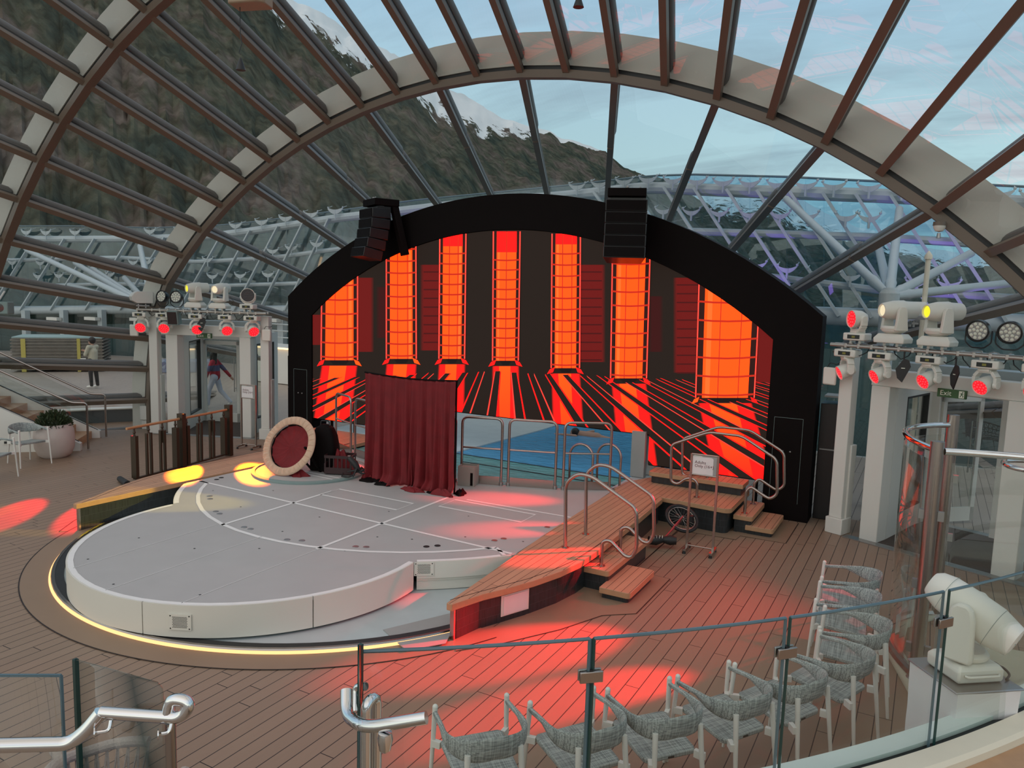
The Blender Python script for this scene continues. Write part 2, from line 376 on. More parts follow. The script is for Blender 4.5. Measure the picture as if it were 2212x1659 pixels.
# ================================================================== THE SETTING: decks
def mir(p): return (2*XC-p[0],) + tuple(p[1:])
MB().box((-8.4, 5.8, -0.06), (26.0, 16.4, 0.12)).obj('floor', m_deck, kind='structure', smooth=False)
MB().box((-15, 24, -0.10), (96, 84, 0.16)).obj('floor', m_deck_out, kind='structure', smooth=False)
# margins laid around the pit
PX, PY = -7.51, 8.35
b = MB(); a0, a1 = 205, 337
vs = []; n = 72
for i in range(n+1):
    a = radians(a0+(a1-a0)*i/n)
    for r in (3.66, 3.97): vs.append((PX+r*cos(a), PY+r*sin(a), 0.006))
b.add(vs, [(2*i, 2*i+1, 2*i+3, 2*i+2) for i in range(n)])
b.obj('trim_1', m_margin, kind='structure')
ribbon(arc(PX, PY, 3.975, a0, a1, 72), 0.014, 0.008).obj('trim_2', m_line, kind='structure')
# margin board beside the right bench and steps, with its caulk line
for k, f in enumerate((lambda p: p, mir)):
    pts = [(-4.05, 6.30), (-3.72, 6.72), (-3.35, 7.35), (-3.10, 7.95), (-2.78, 8.22), (-2.78, 9.52), (-3.30, 9.56), (-3.32, 11.66), (-2.42, 11.70), (-2.40, 11.94), (-1.72, 11.96), (-1.72, 13.2)]
    ribbon([f(p) for p in pts], 0.012, 0.007).obj('trim_%d' % (3+k), m_line, kind='structure')
    back = [(-2.5, 13.2), (-2.5, 12.1), (-3.8, 12.1), (-3.7, 8.4), (-3.9, 7.3), (-4.2, 6.5)]
    MB().prism([f(p) for p in pts+back], 0.0005, 0.004).obj('trim_%d' % (5+k), m_margin, kind='structure', smooth=False)
# ------------------------------------------------------------------ round pit with its lit rim
pit = thing('round_pit', 'round grey pit floor edged by a black gasket and a glowing warm light strip', 'stage pit', (PX, PY, 0))
b = MB(); b.lathe((0, 0, 0), [(0.0, 0.022), (3.50, 0.022)], 96, cap=False); b.obj('pit_floor', m_pit, pit)
b = MB(); b.lathe((0, 0, 0), [(3.50, 0.02), (3.50, 0.045), (3.60, 0.045), (3.60, 0.02)], 96, cap=False); b.obj('gasket', m_rub, pit)
b = MB(); b.lathe((0, 0, 0), [(3.60, 0.0), (3.60, 0.05), (3.635, 0.05), (3.645, 0.03)], 96, cap=False); b.obj('steel_rim', m_steel, pit)
m_strip = emat('warm_light_strip', (1.0, 0.50, 0.19), 1.8)
b = MB(); vs = []; n = 80
for i in range(n+1):
    a = radians(185+(332-185)*i/n)
    for r, z in ((3.645, 0.034), (3.668, 0.008)): vs.append((r*cos(a), r*sin(a), z))
b.add(vs, [(2*i, 2*i+1, 2*i+3, 2*i+2) for i in range(n)])
b.obj('light_strip', m_strip, pit, label='glowing warm light strip')
b = MB(); b.prism([(2.55, -2.1), (3.05, -2.35), (3.3, -2.0), (3.0, -1.2)], 0.023, 0.03); b.obj('hatch_plate', m_fixg, pit, label='dark grey floor plate')

# ------------------------------------------------------------------ stage
ZS = 0.40
st = thing('stage', 'grey painted show stage with white taped lines and a cream fascia', 'stage', (XC, 8.5, 0))
SC = (XC, 6.97)
poly = arc(SC[0], SC[1], 2.25, 172, 368, 64)
poly += [p for p in arc(XC, 10.42, 3.83, -54, -35.0, 10)]
poly += [(-4.43, 8.3), (-4.50, 10.5), (-4.58, 12.05), (-4.95, 11.82), (-5.38, 11.56), (-6.25, 11.22), (-7.0, 10.96), (XC, 10.88)]
left = [mir(p) for p in poly[65:-1]]; poly += left[::-1]
b = MB(); b.prism(poly, ZS-0.04, ZS); b.obj('stage_deck', m_stage, st, world=True, smooth=False)
def fascia(cx, cy_, r, a0, a1, z0, z1, n=40, thick=0.03):
    b = MB(); vs = []
    for i in range(n+1):
        a = radians(a0+(a1-a0)*i/n)
        for rr, z in ((r, z0), (r, z1), (r-thick, z1), (r-thick, z0)): vs.append((cx+rr*cos(a), cy_+rr*sin(a), z))
    fs = []
    for i in range(n):
        for k in range(4): l = (k+1) % 4; fs.append((4*i+k, 4*i+4+k, 4*i+4+l, 4*i+l))
    fs += [(0, 1, 2, 3), (4*n+3, 4*n+2, 4*n+1, 4*n)]
    return b.add(vs, fs)
for a, c in ((172.2, 222.0), (222.3, 285.0), (285.3, 330.0), (330.3, 367.6)):
    fascia(SC[0], SC[1], 2.262, a, c, 0.055, 0.402).obj('fascia_panel', m_fascia, st, world=True)
for a, c in ((-54, -36), (216, 234)):
    fascia(XC, 10.42, 3.845, a, c, 0.19, 0.402, 14).obj('fascia_panel', m_fascia, st, world=True)
    fascia(XC, 10.42, 3.82, a, c, 0.155, 0.18, 14).obj('lower_fascia', m_fascia, st, world=True)
    fascia(XC, 10.42, 3.80, a, c, 0.03, 0.15, 14).obj('lower_fascia', m_fascia, st, world=True)
b = MB(); b.lathe((SC[0], SC[1], 0), [(1.95, 0.024), (1.95, 0.36), (0, 0.36)], 64)
b.prism([(-4.75, 8.4), (-4.85, 11.6), (-6.2, 11.0), (XC, 10.7), mir((-6.2, 11.0)), mir((-4.85, 11.6)), mir((-4.75, 8.4)), mir((-5.5, 7.6)), (-5.5, 7.6)], 0.026, 0.355); b.obj('stage_base', m_rub, st, world=True)
def vent(cx, cy_, r, a, z):
    T = Matrix.Rotation(radians(a), 3, 'Z'); base = Vector((cx, cy_, z)) + T @ Vector((r, 0, 0))
    b = MB()
    def P(x, y, zz): return base + T @ Vector((x, y, zz))
    def bx(c, d, mi=0):
        vs = [P(c[0]+sx*d[0]/2, c[1]+sy*d[1]/2, c[2]+sz*d[2]/2) for sz in (-1, 1) for sy in (-1, 1) for sx in (-1, 1)]
        b.add(vs, [(0, 2, 3, 1), (4, 5, 7, 6), (0, 1, 5, 4), (2, 6, 7, 3), (0, 4, 6, 2), (1, 3, 7, 5)], mi)
    bx((0.008, 0, 0), (0.012, 0.24, 0.17))
    for i in range(13):
        for j in range(9): bx((0.0145, -0.072+i*0.012+(j % 2)*0.006-0.003, -0.055+j*0.0138), (0.002, 0.007, 0.007), 1)
    for i in (-1, 1):
        for j in (-1, 1): bx((0.0145, i*0.10, j*0.068), (0.004, 0.012, 0.012), 1)
    return b.obj('vent_grille', [m_fascia, m_black], st, world=True, smooth=False)
vent(SC[0], SC[1], 2.262, 296.0, 0.225); vent(XC, 10.42, 3.845, -52.7, 0.315)
def tape(pts, w_=0.05, closed=False): ribbon(pts, w_, ZS+0.003, closed).obj('tape_line', m_tape, st, world=True)
tape(arc(SC[0], SC[1], 2.215, 173, 368, 30), 0.062); tape(arc(XC, 10.42, 3.80, -54, -38, 5), 0.06); tape(arc(XC, 10.42, 3.80, 218, 234, 5), 0.07)
tape(arc(XC, 10.42, 3.50, 215, 323, 16), 0.06)
tape([(-4.75, 8.31), (-4.52, 8.12)], 0.05); tape([(-10.42, 8.42), (-10.66, 8.42)], 0.05)
tape([(-10.6, 8.42), (-4.47, 8.22)]); tape([(-8.38, 6.98), (-8.38, 9.2)]); tape([(-6.62, 6.98), (-6.62, 10.3)]); tape([(-6.3, 10.03), (-4.47, 10.1)], 0.045)
tape([(-8.37, 8.94), (-6.86, 8.94), (-6.86, 9.36), (-8.37, 9.36)], 0.045, True); tape([(-6.45, 9.47), (-5.01, 9.47), (-5.01, 9.92), (-6.45, 9.92)], 0.045, True)
for X in (-8.45, XC, -6.6): tape([(X, 6.97-sqrt(2.2**2-(X-XC)**2)), (X, 6.95)], 0.008)
for q in [(527, 1139), (541, 1143), (620, 1166), (652, 1168), (768, 1181), (791, 1182), (921, 1181), (945, 1179), (1068, 1168), (1088, 1164), (453, 1072), (454, 1078), (466, 1105), (474, 1110), (468, 1036), (478, 1032), (1182, 1139)]:
    p = onz(*q, ZS); b = MB(); b.lathe((p.x, p.y, ZS+0.002), [(0.042, 0.0), (0.040, 0.003), (0.03, 0.0035), (0, 0.0035)], 14); b.obj('floor_socket', m_dsteel if q[0] not in (921, 945, 478, 468) else m_rub, st, world=True)
for q in [(690, 1117), (815, 1160), (890, 1165), (745, 1190), (610, 1148), (520, 1095), (560, 1185), (420, 1185), (300, 1162), (190, 1208), (245, 1262), (432, 1285), (1005, 1160), (840, 1105), (1130, 1170), (1012, 1115), (690, 1100), (590, 1060), (460, 1060)]:
    p = onz(*q, ZS); MB().lathe((p.x, p.y, ZS+0.002), [(0.014, 0), (0, 0.001)], 8).obj('floor_pin', m_rub, st, world=True)
# small revolving ring on the stage
rg = thing('ring_track', 'dark round ring track lying on the stage under the hoop and the black case', 'ring track', (-9.66, 10.05, ZS))
b = MB(); b.lathe((0, 0, 0), [(1.03, 0.002), (1.03, 0.035), (1.0, 0.045), (0.96, 0.045), (0.95, 0.02)], 72, cap=False); b.obj('ring_edge', m_grey, rg)
b = MB(); b.lathe((0, 0, 0), [(0.95, 0.002), (0.95, 0.026), (0, 0.026)], 72); b.obj('ring_floor', m_stage, rg)
for y in (-0.33, -0.20): ribbon([(-0.85, y+0.05), (0.9, y-0.02)], 0.035, 0.029).obj('tape_line', m_tape, rg)

# ------------------------------------------------------------------ raised teak benches with dark tiled sides
def bench(side):
    f = (lambda p: p) if side > 0 else mir
    nm = 'right' if side > 0 else 'left'
    t = thing('teak_bench', ('curved teak-topped bench right of the stage, carrying the near pair of steel step rails' if side > 0 else 'curved teak-topped bench left of the stage, lit yellow at its near tip'), 'bench', (f((-4.0, 9.3))[0], 9.3, 0), group='teak benches flanking the stage')
    outer = [(-4.27, 6.44), (-4.20, 6.44), (-4.07, 6.86), (-3.93, 7.15), (-3.78, 7.52), (-3.65, 7.95), (-3.575, 8.4), (-3.56, 9.1), (-3.60, 10.6), (-3.66, 11.85), (-3.78, 12.0)]
    inner = [(-4.53, 12.0), (-4.50, 10.6), (-4.46, 9.5), (-4.40, 8.42), (-4.32, 7.27)]
    P = [f(p) for p in outer+inner]
    b = MB(); b.prism(P, 0.345, 0.425, mi=0, ms=1); b.obj('bench_top', [m_bench, m_trim], t, world=True, bevel=0.008, smooth=False)
    ins = [(-4.24, 6.52), (-4.20, 6.53), (-4.13, 6.88), (-3.99, 7.2), (-3.84, 7.56), (-3.71, 7.98), (-3.64, 8.4), (-3.62, 9.1), (-3.66, 10.6), (-3.72, 11.85), (-3.8, 12.0), (-4.48, 12.0), (-4.45, 10.6), (-4.40, 9.5), (-4.35, 8.42), (-4.28, 7.27)]
    b = MB(); b.prism([f(p) for p in ins], 0.0, 0.346, top=False); b.obj('tiled_side', m_tile, t, world=True, smooth=False)
    rib = [(-4.28, 6.52), (-4.12, 6.92), (-3.86, 7.53), (-3.74, 7.96), (-3.665, 8.4), (-3.65, 9.1), (-3.69, 10.6), (-3.74, 11.8)]
    ribbon([f(p) for p in rib], 0.010, 0.4265).obj('caulk_line', m_line, t, world=True)
    b = MB(); q = f((-4.225, 6.50)); b.box((q[0], q[1], 0.172), (0.05, 0.03, 0.345)); b.obj('corner_strip', m_steel, t, world=True)
    if side > 0:
        b = MB(); a = Vector((-4.01, 7.155, 0.19)); c = Vector((-3.855, 7.525, 0.19)); b.bar(a, c, 0.02, 0.245); b.bar(a*0.93+c*0.07+Vector((0.011, -0.005, 0)), a*0.07+c*0.93+Vector((0.011, -0.005, 0)), 0.012, 0.215, mi=1)
        b.obj('access_panel', [m_white, m_cover], t, world=True, label='square white access panel', smooth=False)
    return t
bench(1); bench(-1)
def rrect(x0, y0, x1, y1, r, corners=(1, 1, 1, 1)):
    out = []
    for k, (cx_, cy_, a) in enumerate(((x0, y0, 180), (x1, y0, 270), (x1, y1, 0), (x0, y1, 90))):
        if corners[k]:
            ox = cx_ + (r if cx_ == x0 else -r); oy = cy_ + (r if cy_ == y0 else -r); out += arc(ox, oy, r, a, a+90, 5)
        else: out.append((cx_, cy_))
    return out
def slab(name, label, cat, P, z0, z1, f, group=None, trimw=0.075, base=0.05):
    xs = [p[0] for p in P]; ys = [p[1] for p in P]
    c = f(((min(xs)+max(xs))/2, (min(ys)+max(ys))/2))
    t = thing(name, label, cat, (c[0], c[1], z0), group=group)
    b = MB(); b.prism([f(p) for p in P], z1-trimw, z1, mi=0, ms=1); b.obj('teak_top', [m_bench, m_trim], t, world=True, bevel=0.006, smooth=False)
    mxx = (min(xs)+max(xs))/2; myy = (min(ys)+max(ys))/2
    Q = [f((mxx+(p[0]-mxx)*(1-2*base/(max(xs)-min(xs))), myy+(p[1]-myy)*(1-2*base/(max(ys)-min(ys))))) for p in P]
    b = MB(); b.prism(Q, z0, z1-trimw+0.001, top=False); b.obj('tiled_side', m_tile, t, world=True, smooth=False)
    return t
for s, f in ((1, lambda p: p), (-1, mir)):
    w_ = 'right' if s > 0 else 'left'
    slab('teak_platform', 'teak-topped landing with rounded corner in front of the big screen, %s end' % w_, 'platform', [(-4.58, 12.02)] + arc(-2.68, 11.98, 0.12, -90, 0, 6) + [(-2.56, 13.25), (-4.3, 13.25), (-4.58, 12.6)] if s > 0 else [(-4.58, 12.02)] + arc(-2.68, 11.98, 0.12, -90, 0, 6) + [(-2.56, 13.25), (-4.3, 13.25), (-4.58, 12.6)], 0.0, 0.42, f, 'teak landings below the screen')
    if s > 0:
        slab('raised_seat_block', 'raised cream and teak seat on the landing right under the screen edge', 'seat', rrect(-4.24, 12.78, -2.58, 13.24, 0.07, (1, 0, 0, 1)), 0.425, 0.62, f, base=0.04)
        slab('teak_step', 'upper teak step beside the far right landing', 'step', rrect(-2.57, 12.12, -2.27, 13.15, 0.05, (0, 1, 1, 0)), 0.0, 0.28, f, 'teak steps', base=0.02)
        slab('teak_step', 'lowest teak step beside the far right landing, by the black frame', 'step', rrect(-2.37, 12.10, -1.94, 13.08, 0.05, (0, 1, 1, 0)), 0.0, 0.14, f, 'teak steps', base=0.03)
        slab('teak_step', 'upper teak step on the near side of the right bench', 'step', rrect(-3.70, 8.62, -3.30, 10.15, 0.05, (0, 1, 1, 0)), 0.0, 0.28, f, 'teak steps', base=0.02)
        slab('teak_step', 'lowest teak step on the near side of the right bench', 'step', rrect(-3.34, 8.42, -2.94, 9.36, 0.05, (0, 1, 1, 0)), 0.0, 0.14, f, 'teak steps', base=0.03)

# ------------------------------------------------------------------ steel step rails
def rail(name, label, y, pts, r=0.024, group='polished step rails'):
    P = fillet([(p[0], y, p[1]) for p in pts], 0.09, 6)
    t = thing(name, label, 'handrail', (pts[0][0], y, pts[0][1]), group=group)
    b = MB(); b.tube(P, r, 12); b.obj('rail_tube', m_steel, t, world=True)
    for q in (pts[0], pts[-1]): MB().lathe((q[0], y, q[1]), [(0.05, 0), (0.05, 0.006), (0.03, 0.012), (0, 0.012)], 16).obj('flange', m_steel, t, world=True)
near = [(-3.97, 0.425), (-4.0, 1.28), (-3.84, 1.43), (-3.64, 1.42), (-3.03, 1.10), (-3.0, 0.60), (-3.06, 0.47), (-3.15, 0.47), (-3.36, 0.64), (-3.46, 0.60), (-3.46, 0.282)]
rail('step_rail', 'polished steel step rail on the right bench, nearer of the near pair', 8.76, near)
rail('step_rail', 'polished steel step rail on the right bench, farther of the near pair', 9.42, near)
far = [(-3.22, 0.425), (-3.22, 0.66), (-3.30, 0.73), (-3.42, 0.71), (-3.55, 0.59), (-3.67, 0.62), (-3.70, 1.25), (-3.08, 1.53), (-2.56, 1.53), (-1.99, 1.22), (-1.95, 0.66), (-2.06, 0.57), (-2.18, 0.63), (-2.36, 0.73), (-2.43, 0.64), (-2.43, 0.282)]
rail('step_rail', 'bent steel rail looping over the far right steps, nearer one', 12.3, far)
rail('step_rail', 'bent steel rail looping over the far right steps, nearer the screen', 12.95, far)

# ------------------------------------------------------------------ screen wall
YS = 13.30
def arcz(xh, z0, z1, n=40):
    R = (xh*xh+(z1-z0)**2)/(2*(z1-z0)); zc_ = z1-R; a = math.asin(xh/R)
    return [(XC+R*sin(-a+2*a*i/n), zc_+R*cos(-a+2*a*i/n)) for i in range(n+1)]
sw = thing('led_screen', 'huge arched video screen glowing with orange pillars inside a matt black frame', 'screen', (XC, YS, 0))
outer = [(-13.5, 0.0)] + arcz(5.95, 3.47, 5.64) + [(-1.6, 0.0)]
inner = [(-12.75, 0.0)] + arcz(5.2, 3.05, 4.95) + [(-2.35, 0.0)]
b = MB(); n = len(outer); vs = []
for k in range(n):
    (x, z), (u_, v_) = outer[k], inner[k]
    vs += [(x, YS, z), (u_, YS, v_), (u_, YS+0.5, v_), (x, YS+0.5, z)]
fs = []
for i in range(n-1):
    for k in range(4): l = (k+1) % 4; fs.append((4*i+k, 4*i+4+k, 4*i+4+l, 4*i+l))
fs += [(0, 1, 2, 3), (4*n-1, 4*n-2, 4*n-3, 4*n-4)]
b.add(vs, fs); b.obj('screen_frame', m_black, sw, world=True)
for x0, x1 in ((-2.24, -1.78), (-13.32, -12.90)):
    b = MB()
    for a, c in (((x0, 1.75), (x0, 0.3)), ((x1, 1.75), (x1, 0.3)), ((x0, 1.75), (x1, 1.75))): b.bar((a[0], YS-0.003, a[1]), (c[0], YS-0.002, c[1]), 0.004, 0.005)
    b.obj('hatch_outline', m_grey, sw, world=True)
    for dx in (-0.06, 0.06): MB().ball(((x0+x1)/2+dx, YS-0.01, 1.18), 0.018, 8, 6).obj('latch_knob', m_dsteel, sw, world=True)
R_up = [(-12.74, 1.18), (-2.36, 1.18)] + [p for p in arcz(5.19, 3.05, 4.94)][::-1]
R_l = [(-12.74, 0.62), (-10.67, 0.62), (-10.67, 1.18), (-12.74, 1.18)]
R_r = [(-4.43, 0.62), (-2.36, 0.62), (-2.36, 1.18), (-4.43, 1.18)]
def clip(P, R):
    out = P; m = len(R)
    for i in range(m):
        a, c = R[i], R[(i+1) % m]; inp = out; out = []
        if not inp: break
        def sd(p): return (c[0]-a[0])*(p[1]-a[1])-(c[1]-a[1])*(p[0]-a[0])
        for j in range(len(inp)):
            p, q = inp[j-1], inp[j]; sp_, sq = sd(p), sd(q)
            if (sp_ >= 0) != (sq >= 0):
                t = sp_/(sp_-sq); out.append(tuple(p[k]+(q[k]-p[k])*t for k in range(len(p))))
            if sq >= 0: out.append(q)
    return out
m_scr = bpy.data.materials.new('screen_image'); m_scr.use_nodes = True
_nt = m_scr.node_tree; _b = _nt.nodes['Principled BSDF']; _b.inputs['Base Color'].default_value = (0.01, 0.01, 0.01, 1); _b.inputs['Roughness'].default_value = 0.5
_at = N(_nt, 'ShaderNodeAttribute'); _at.attribute_name = 'Pic'; L(_nt, _at, 'Color', _b, 'Emission Color'); _b.inputs['Emission Strength'].default_value = 2.1; _b.inputs['Specular IOR Level'].default_value = 0.1
SV = []; SF = []; SCL = []; layer = [0]
OR = (1.0, 0.055, 0.003); RD = (1.0, 0.005, 0.004); DK = (0.0085, 0.005, 0.0035); DR = (0.075, 0.003, 0.0025); LN = (0.30, 0.012, 0.004); HL = (1.0, 0.045, 0.03)
def pic(pts, cols, raw=False):
    """pts: photo points on the screen plane (or plane coordinates); cols: one colour or one per corner"""
    P = []
    if not isinstance(cols[0], tuple): cols = [cols]*len(pts)
    for p, c in zip(pts, cols):
        if raw: x, z = p
        else: q = ony(p[0], p[1], YS+0.03); x, z = q.x, q.z
        P.append((x, z)+tuple(c))
    ar = sum(P[i-1][0]*P[i][1]-P[i][0]*P[i-1][1] for i in range(len(P)))
    if ar < 0: P = P[::-1]
    layer[0] += 1
    for R in (R_up, R_l, R_r):
        C_ = clip(P, R)
        if len(C_) < 3: continue
        bb = len(SV)
        for c in C_: SV.append((c[0], YS+0.03-layer[0]*0.00004, c[1])); SCL.append(c[2:5])
        SF.append(tuple(range(bb, bb+len(C_))))
pic([(-12.8, 0.6), (-2.3, 0.6), (-2.3, 5), (-12.8, 5)], DK, True)
def soft(x0, x1, y0, y1, c, e, x2=None, x3=None):
    x2 = x0 if x2 is None else x2; x3 = x1 if x3 is None else x3
    pic([(x0, y0), (x1, y0), (x3, y1), (x2, y1)], c)
    pic([(x0-e, y0), (x0, y0), (x2, y1), (x2-e, y1)], [DK, c, c, DK]); pic([(x1, y0), (x1+e, y0), (x3+e, y1), (x3, y1)], [c, DK, DK, c])
for x0, x1, y0, y1 in ((915, 985, 572, 757), (1250, 1300, 572, 782), (770, 800, 600, 760), (820, 842, 620, 730), (1408, 1425, 640, 760), (1462, 1515, 600, 805), (1636, 1675, 690, 830), (676, 698, 680, 745)):
    soft(x0, x1, y0, y1, DR if x0 not in (820, 1408) else (0.022, 0.002, 0.002), 8)
    if x0 in (915, 1250, 1462):
        yy = y0+14
        while yy < y1: pic([(x0, yy), (x1, yy), (x1, yy+3), (x0, yy+3)], (0.034, 0.002, 0.002)); yy += 19
cols_ = [(705, 764, 703, 764, 560, 778, 0, 31), (843, 891, 843, 892, 500, 775, 0, 25.5), (958, 1000, 956, 997, 505, 775, 532, 22), (1074, 1117, 1072, 1113, 500, 779, 545, 21), (1201, 1247, 1199, 1245, 505, 795, 528, 24), (1334, 1397, 1329, 1388, 500, 817, 0, 30), (1526, 1632, 1517, 1616, 560, 859, 0, 40)]
# floor glow beneath the pillars
for k, (a, c, a2, c2, yt, yb, yr, sp_) in enumerate(cols_):
    ctr = (a2+c2)/2; wd = (c2-a2); lo = 1060; dx = (ctr-1093)*0.10
    if k == 3: dx = 0
    pic([(a2, yb+12), (c2, yb+12), (c2+dx+6, lo), (a2+dx-6, lo)], [RD, RD, RD, RD])
    pic([(a2+wd*0.15, yb+12), (c2-wd*0.25, yb+12), (c2-wd*0.3+dx, lo), (a2+wd*0.2+dx, lo)], [OR, OR, RD, RD])
    for s_, xx in ((-1, a2), (1, c2)): pic([(xx, yb+12), (xx+s_*9, yb+12), (xx+s_*(14)+dx, lo), (xx+dx+s_*5, lo)], [RD, DK, DK, RD])
VX, VY = 1093, 668
for k in range(-22, 23):
    if k == 0: continue
    xb = VX + (k-0.5*(1 if k > 0 else -1))*86; hw = 13
    def at_y(x, y): return (VX+(x-VX)*(y-VY)/(1000-VY), y)
    y0 = 800 + min(60, abs(k)*1.6 + (3 if k > 0 else 0)); y1 = 1090
    pic([at_y(xb-hw, y0), at_y(xb+hw, y0), at_y(xb+hw, y1), at_y(xb-hw, y1)], DK)
    for s_ in (-1, 1):
        xx = xb+s_*(hw+2.2); pic([at_y(xx-2.4, y0-4+random.random()*10), at_y(xx+2.4, y0), at_y(xx+2.4, y1), at_y(xx-2.4, y1)], RD if (abs(k)+s_) % 3 else (0.6, 0.03, 0.02))
for k, (a, c, a2, c2, yt, yb, yr, sp_) in enumerate(cols_):
    e = 3+0.05*(c-a)*2
    pic([(a-e-2, yt), (c+e+2, yt), (c2+e+2, yb+3), (a2-e-2, yb+3)], (0.014, 0.003, 0.002))
    pic([(a, yt), (c, yt), (c2, yb), (a2, yb)], OR)
    pic([(a+(c-a)*0.06, yt), (a+(c-a)*0.16, yt), (a2+(c2-a2)*0.16, yb), (a2+(c2-a2)*0.06, yb)] if k > 2 else [(c-(c-a)*0.16, yt), (c-(c-a)*0.06, yt), (c2-(c2-a2)*0.06, yb), (c2-(c2-a2)*0.16, yb)], (1.0, 0.085, 0.012))
    if yr: pic([(a, yt), (c, yt), (c, yr), (a, yr)], RD)
    for x0_, x1_ in ((a-e, a2-e), (c+e, c2+e)): pic([(x0_-1.3, yt), (x0_+1.3, yt), (x1_+1.3, yb), (x1_-1.3, yb)], HL)
    for t in (0.34, 0.78) if k != 3 else (0.5,):
        x0_ = a+(c-a)*t; x1_ = a2+(c2-a2)*t; pic([(x0_-0.9, yt), (x0_+0.9, yt), (x1_+0.9, yb), (x1_-0.9, yb)], LN)
    yy = yb-8
    while yy > yt+6:
        if yr and yy < yr: break
        t = (yy-yt)/(yb-yt); xl = a+(a2-a)*t-e; xr = c+(c2-c)*t+e; th = 1.3+sp_*0.018
        for m_ in range(4):
            u_, v_ = xl+(xr-xl)*m_/4, xl+(xr-xl)*(m_+1)/4; g0 = 1-(2*m_/4-1)**2; g1 = 1-(2*(m_+1)/4-1)**2; s_ = sp_*0.08
            pic([(u_, yy+g0*s_-th), (v_, yy+g1*s_-th), (v_, yy+g1*s_+th), (u_, yy+g0*s_+th)], LN)
        yy -= sp_
    pic([(a2+e, yb), (c2-e, yb), (c2-e*2, yb+9), (a2+e*2, yb+9)], (0.004, 0.002, 0.002))
    for s_, xx in ((-1, a2-e), (1, c2+e)): pic([(xx-s_*8, yb-2), (xx+s_*3, yb+3), (xx+s_*9, yb+13), (xx-s_*4, yb+9)], OR if (k == 6 and s_ < 0) or (k in (0, 1) and s_ > 0) else RD)
me = bpy.data.meshes.new('screen_panel'); me.from_pydata(SV, [], SF); me.materials.append(m_scr)
ca = me.color_attributes.new('Pic', 'FLOAT_COLOR', 'POINT')
for i, c in enumerate(SCL): ca.data[i].color = (*c, 1)
me.update(); o = bpy.data.objects.new('screen_picture', me); COL.objects.link(o); o.parent = sw
Mi = WM(sw).inverted(); me.transform(Mi); o['label'] = 'glowing picture of orange caged pillars and red floor streaks'
b = MB()
for x0, x1, z0, z1 in ((-12.76, -2.34, 1.16, 3.1), (-12.76, -10.67, 0.60, 1.16), (-4.43, -2.34, 0.60, 1.16)): b.box(((x0+x1)/2, YS+0.12, (z0+z1)/2), (x1-x0, 0.14, z1-z0))
b2 = MB(); P = arcz(5.2, 3.05, 4.95); vs = []
for x, z in P: vs += [(x, YS+0.05, z), (x, YS+0.05, 3.0), (x, YS+0.19, z), (x, YS+0.19, 3.0)]
fs = []
for i in range(len(P)-1): fs += [(4*i, 4*i+4, 4*i+5, 4*i+1), (4*i+2, 4*i+3, 4*i+7, 4*i+6), (4*i+1, 4*i+5, 4*i+7, 4*i+3)]
b.add(vs, fs); b.obj('panel_body', m_black, sw, world=True, smooth=False)
for x in (-12.3, -11.6, -11.0, -4.2, -3.3, -2.5): MB().box((x, YS+0.2, 0.31), (0.05, 0.05, 0.62)).obj('support_leg', m_black, sw, world=True)
# black equipment cabinets either side of the frame
for lab, x in (('tall black equipment cabinet right of the screen frame', -1.36), ('tall black equipment cabinet left of the screen frame', -13.72)):
    t = thing('equipment_cabinet', lab, 'cabinet', (x, 13.95, 0), group='black cabinets beside the screen')
    MB().box((0, 0, 1.0), (0.42, 0.5, 2.0)).obj('cabinet_body', m_blackg, t, bevel=0.01)
    MB().box((0, -0.26, 1.22), (0.36, 0.02, 0.02)).obj('cabinet_handle', m_fixg, t)
    MB().box((0, 0, 2.12), (0.34, 0.4, 0.03)).obj('rack_shelf', m_fixg, t)
# ------------------------------------------------------------------ line arrays
def array(label, x, y, z, yaw, nb):
    t = thing('speaker_array', label, 'loudspeaker', (x, y, z), yaw, 'hanging speaker arrays')
    for i in range(nb):
        R_ = -0.03*i*1.6; zz = -0.11-0.215*i
        b = MB(); P = [(-0.36, -0.22), (0.36, -0.22), (0.30, 0.22), (-0.30, 0.22)]
        b.prism(P, zz-0.10, zz+0.10); o = b.obj('speaker_box', m_blackg, t, bevel=0.012)
        o.rotation_euler = (R_, 0, 0)
        g = MB(); g.box((0, -0.224, zz), (0.68, 0.008, 0.17)); g.obj('speaker_grille', m_black, o)
    b = MB(); b.bar((-0.33, 0.0, 0.02), (0.33, 0.0, 0.02), 0.10, 0.03); b.bar((-0.3, -0.1, 0.0), (-0.3, 0.2, 0.0), 0.04, 0.05); b.bar((0.3, -0.1, 0.0), (0.3, 0.2, 0.0), 0.04, 0.05); b.obj('flying_frame', m_blackg, t)
    b = MB()
    b.box((0, 0.12, 0.12), (0.66, 0.55, 0.14)); b.bar((0.22, 0.3, 0.14), (0.30, 0.55, -0.95), 0.14, 0.16, upd=(1, 0, 0)); b.bar((-0.22, 0.3, 0.14), (-0.22, 0.55, -0.95), 0.10, 0.12, upd=(1, 0, 0))
    b.obj('support_bracket', m_black, t, bevel=0.01)
    MB().ball((0.0, -0.05, 0.21), 0.03, 8, 6).obj('lifting_eye', m_dsteel, t); MB().ball((0.22, -0.1, 0.2), 0.02, 8, 6).obj('lifting_eye', m_dsteel, t)
array('black speaker array hanging over the left half of the screen arch', -10.50, 12.85, 5.38, radians(-28), 5)
array('black speaker array hanging over the right half of the screen arch', -4.85, 12.72, 5.36, radians(20), 5)
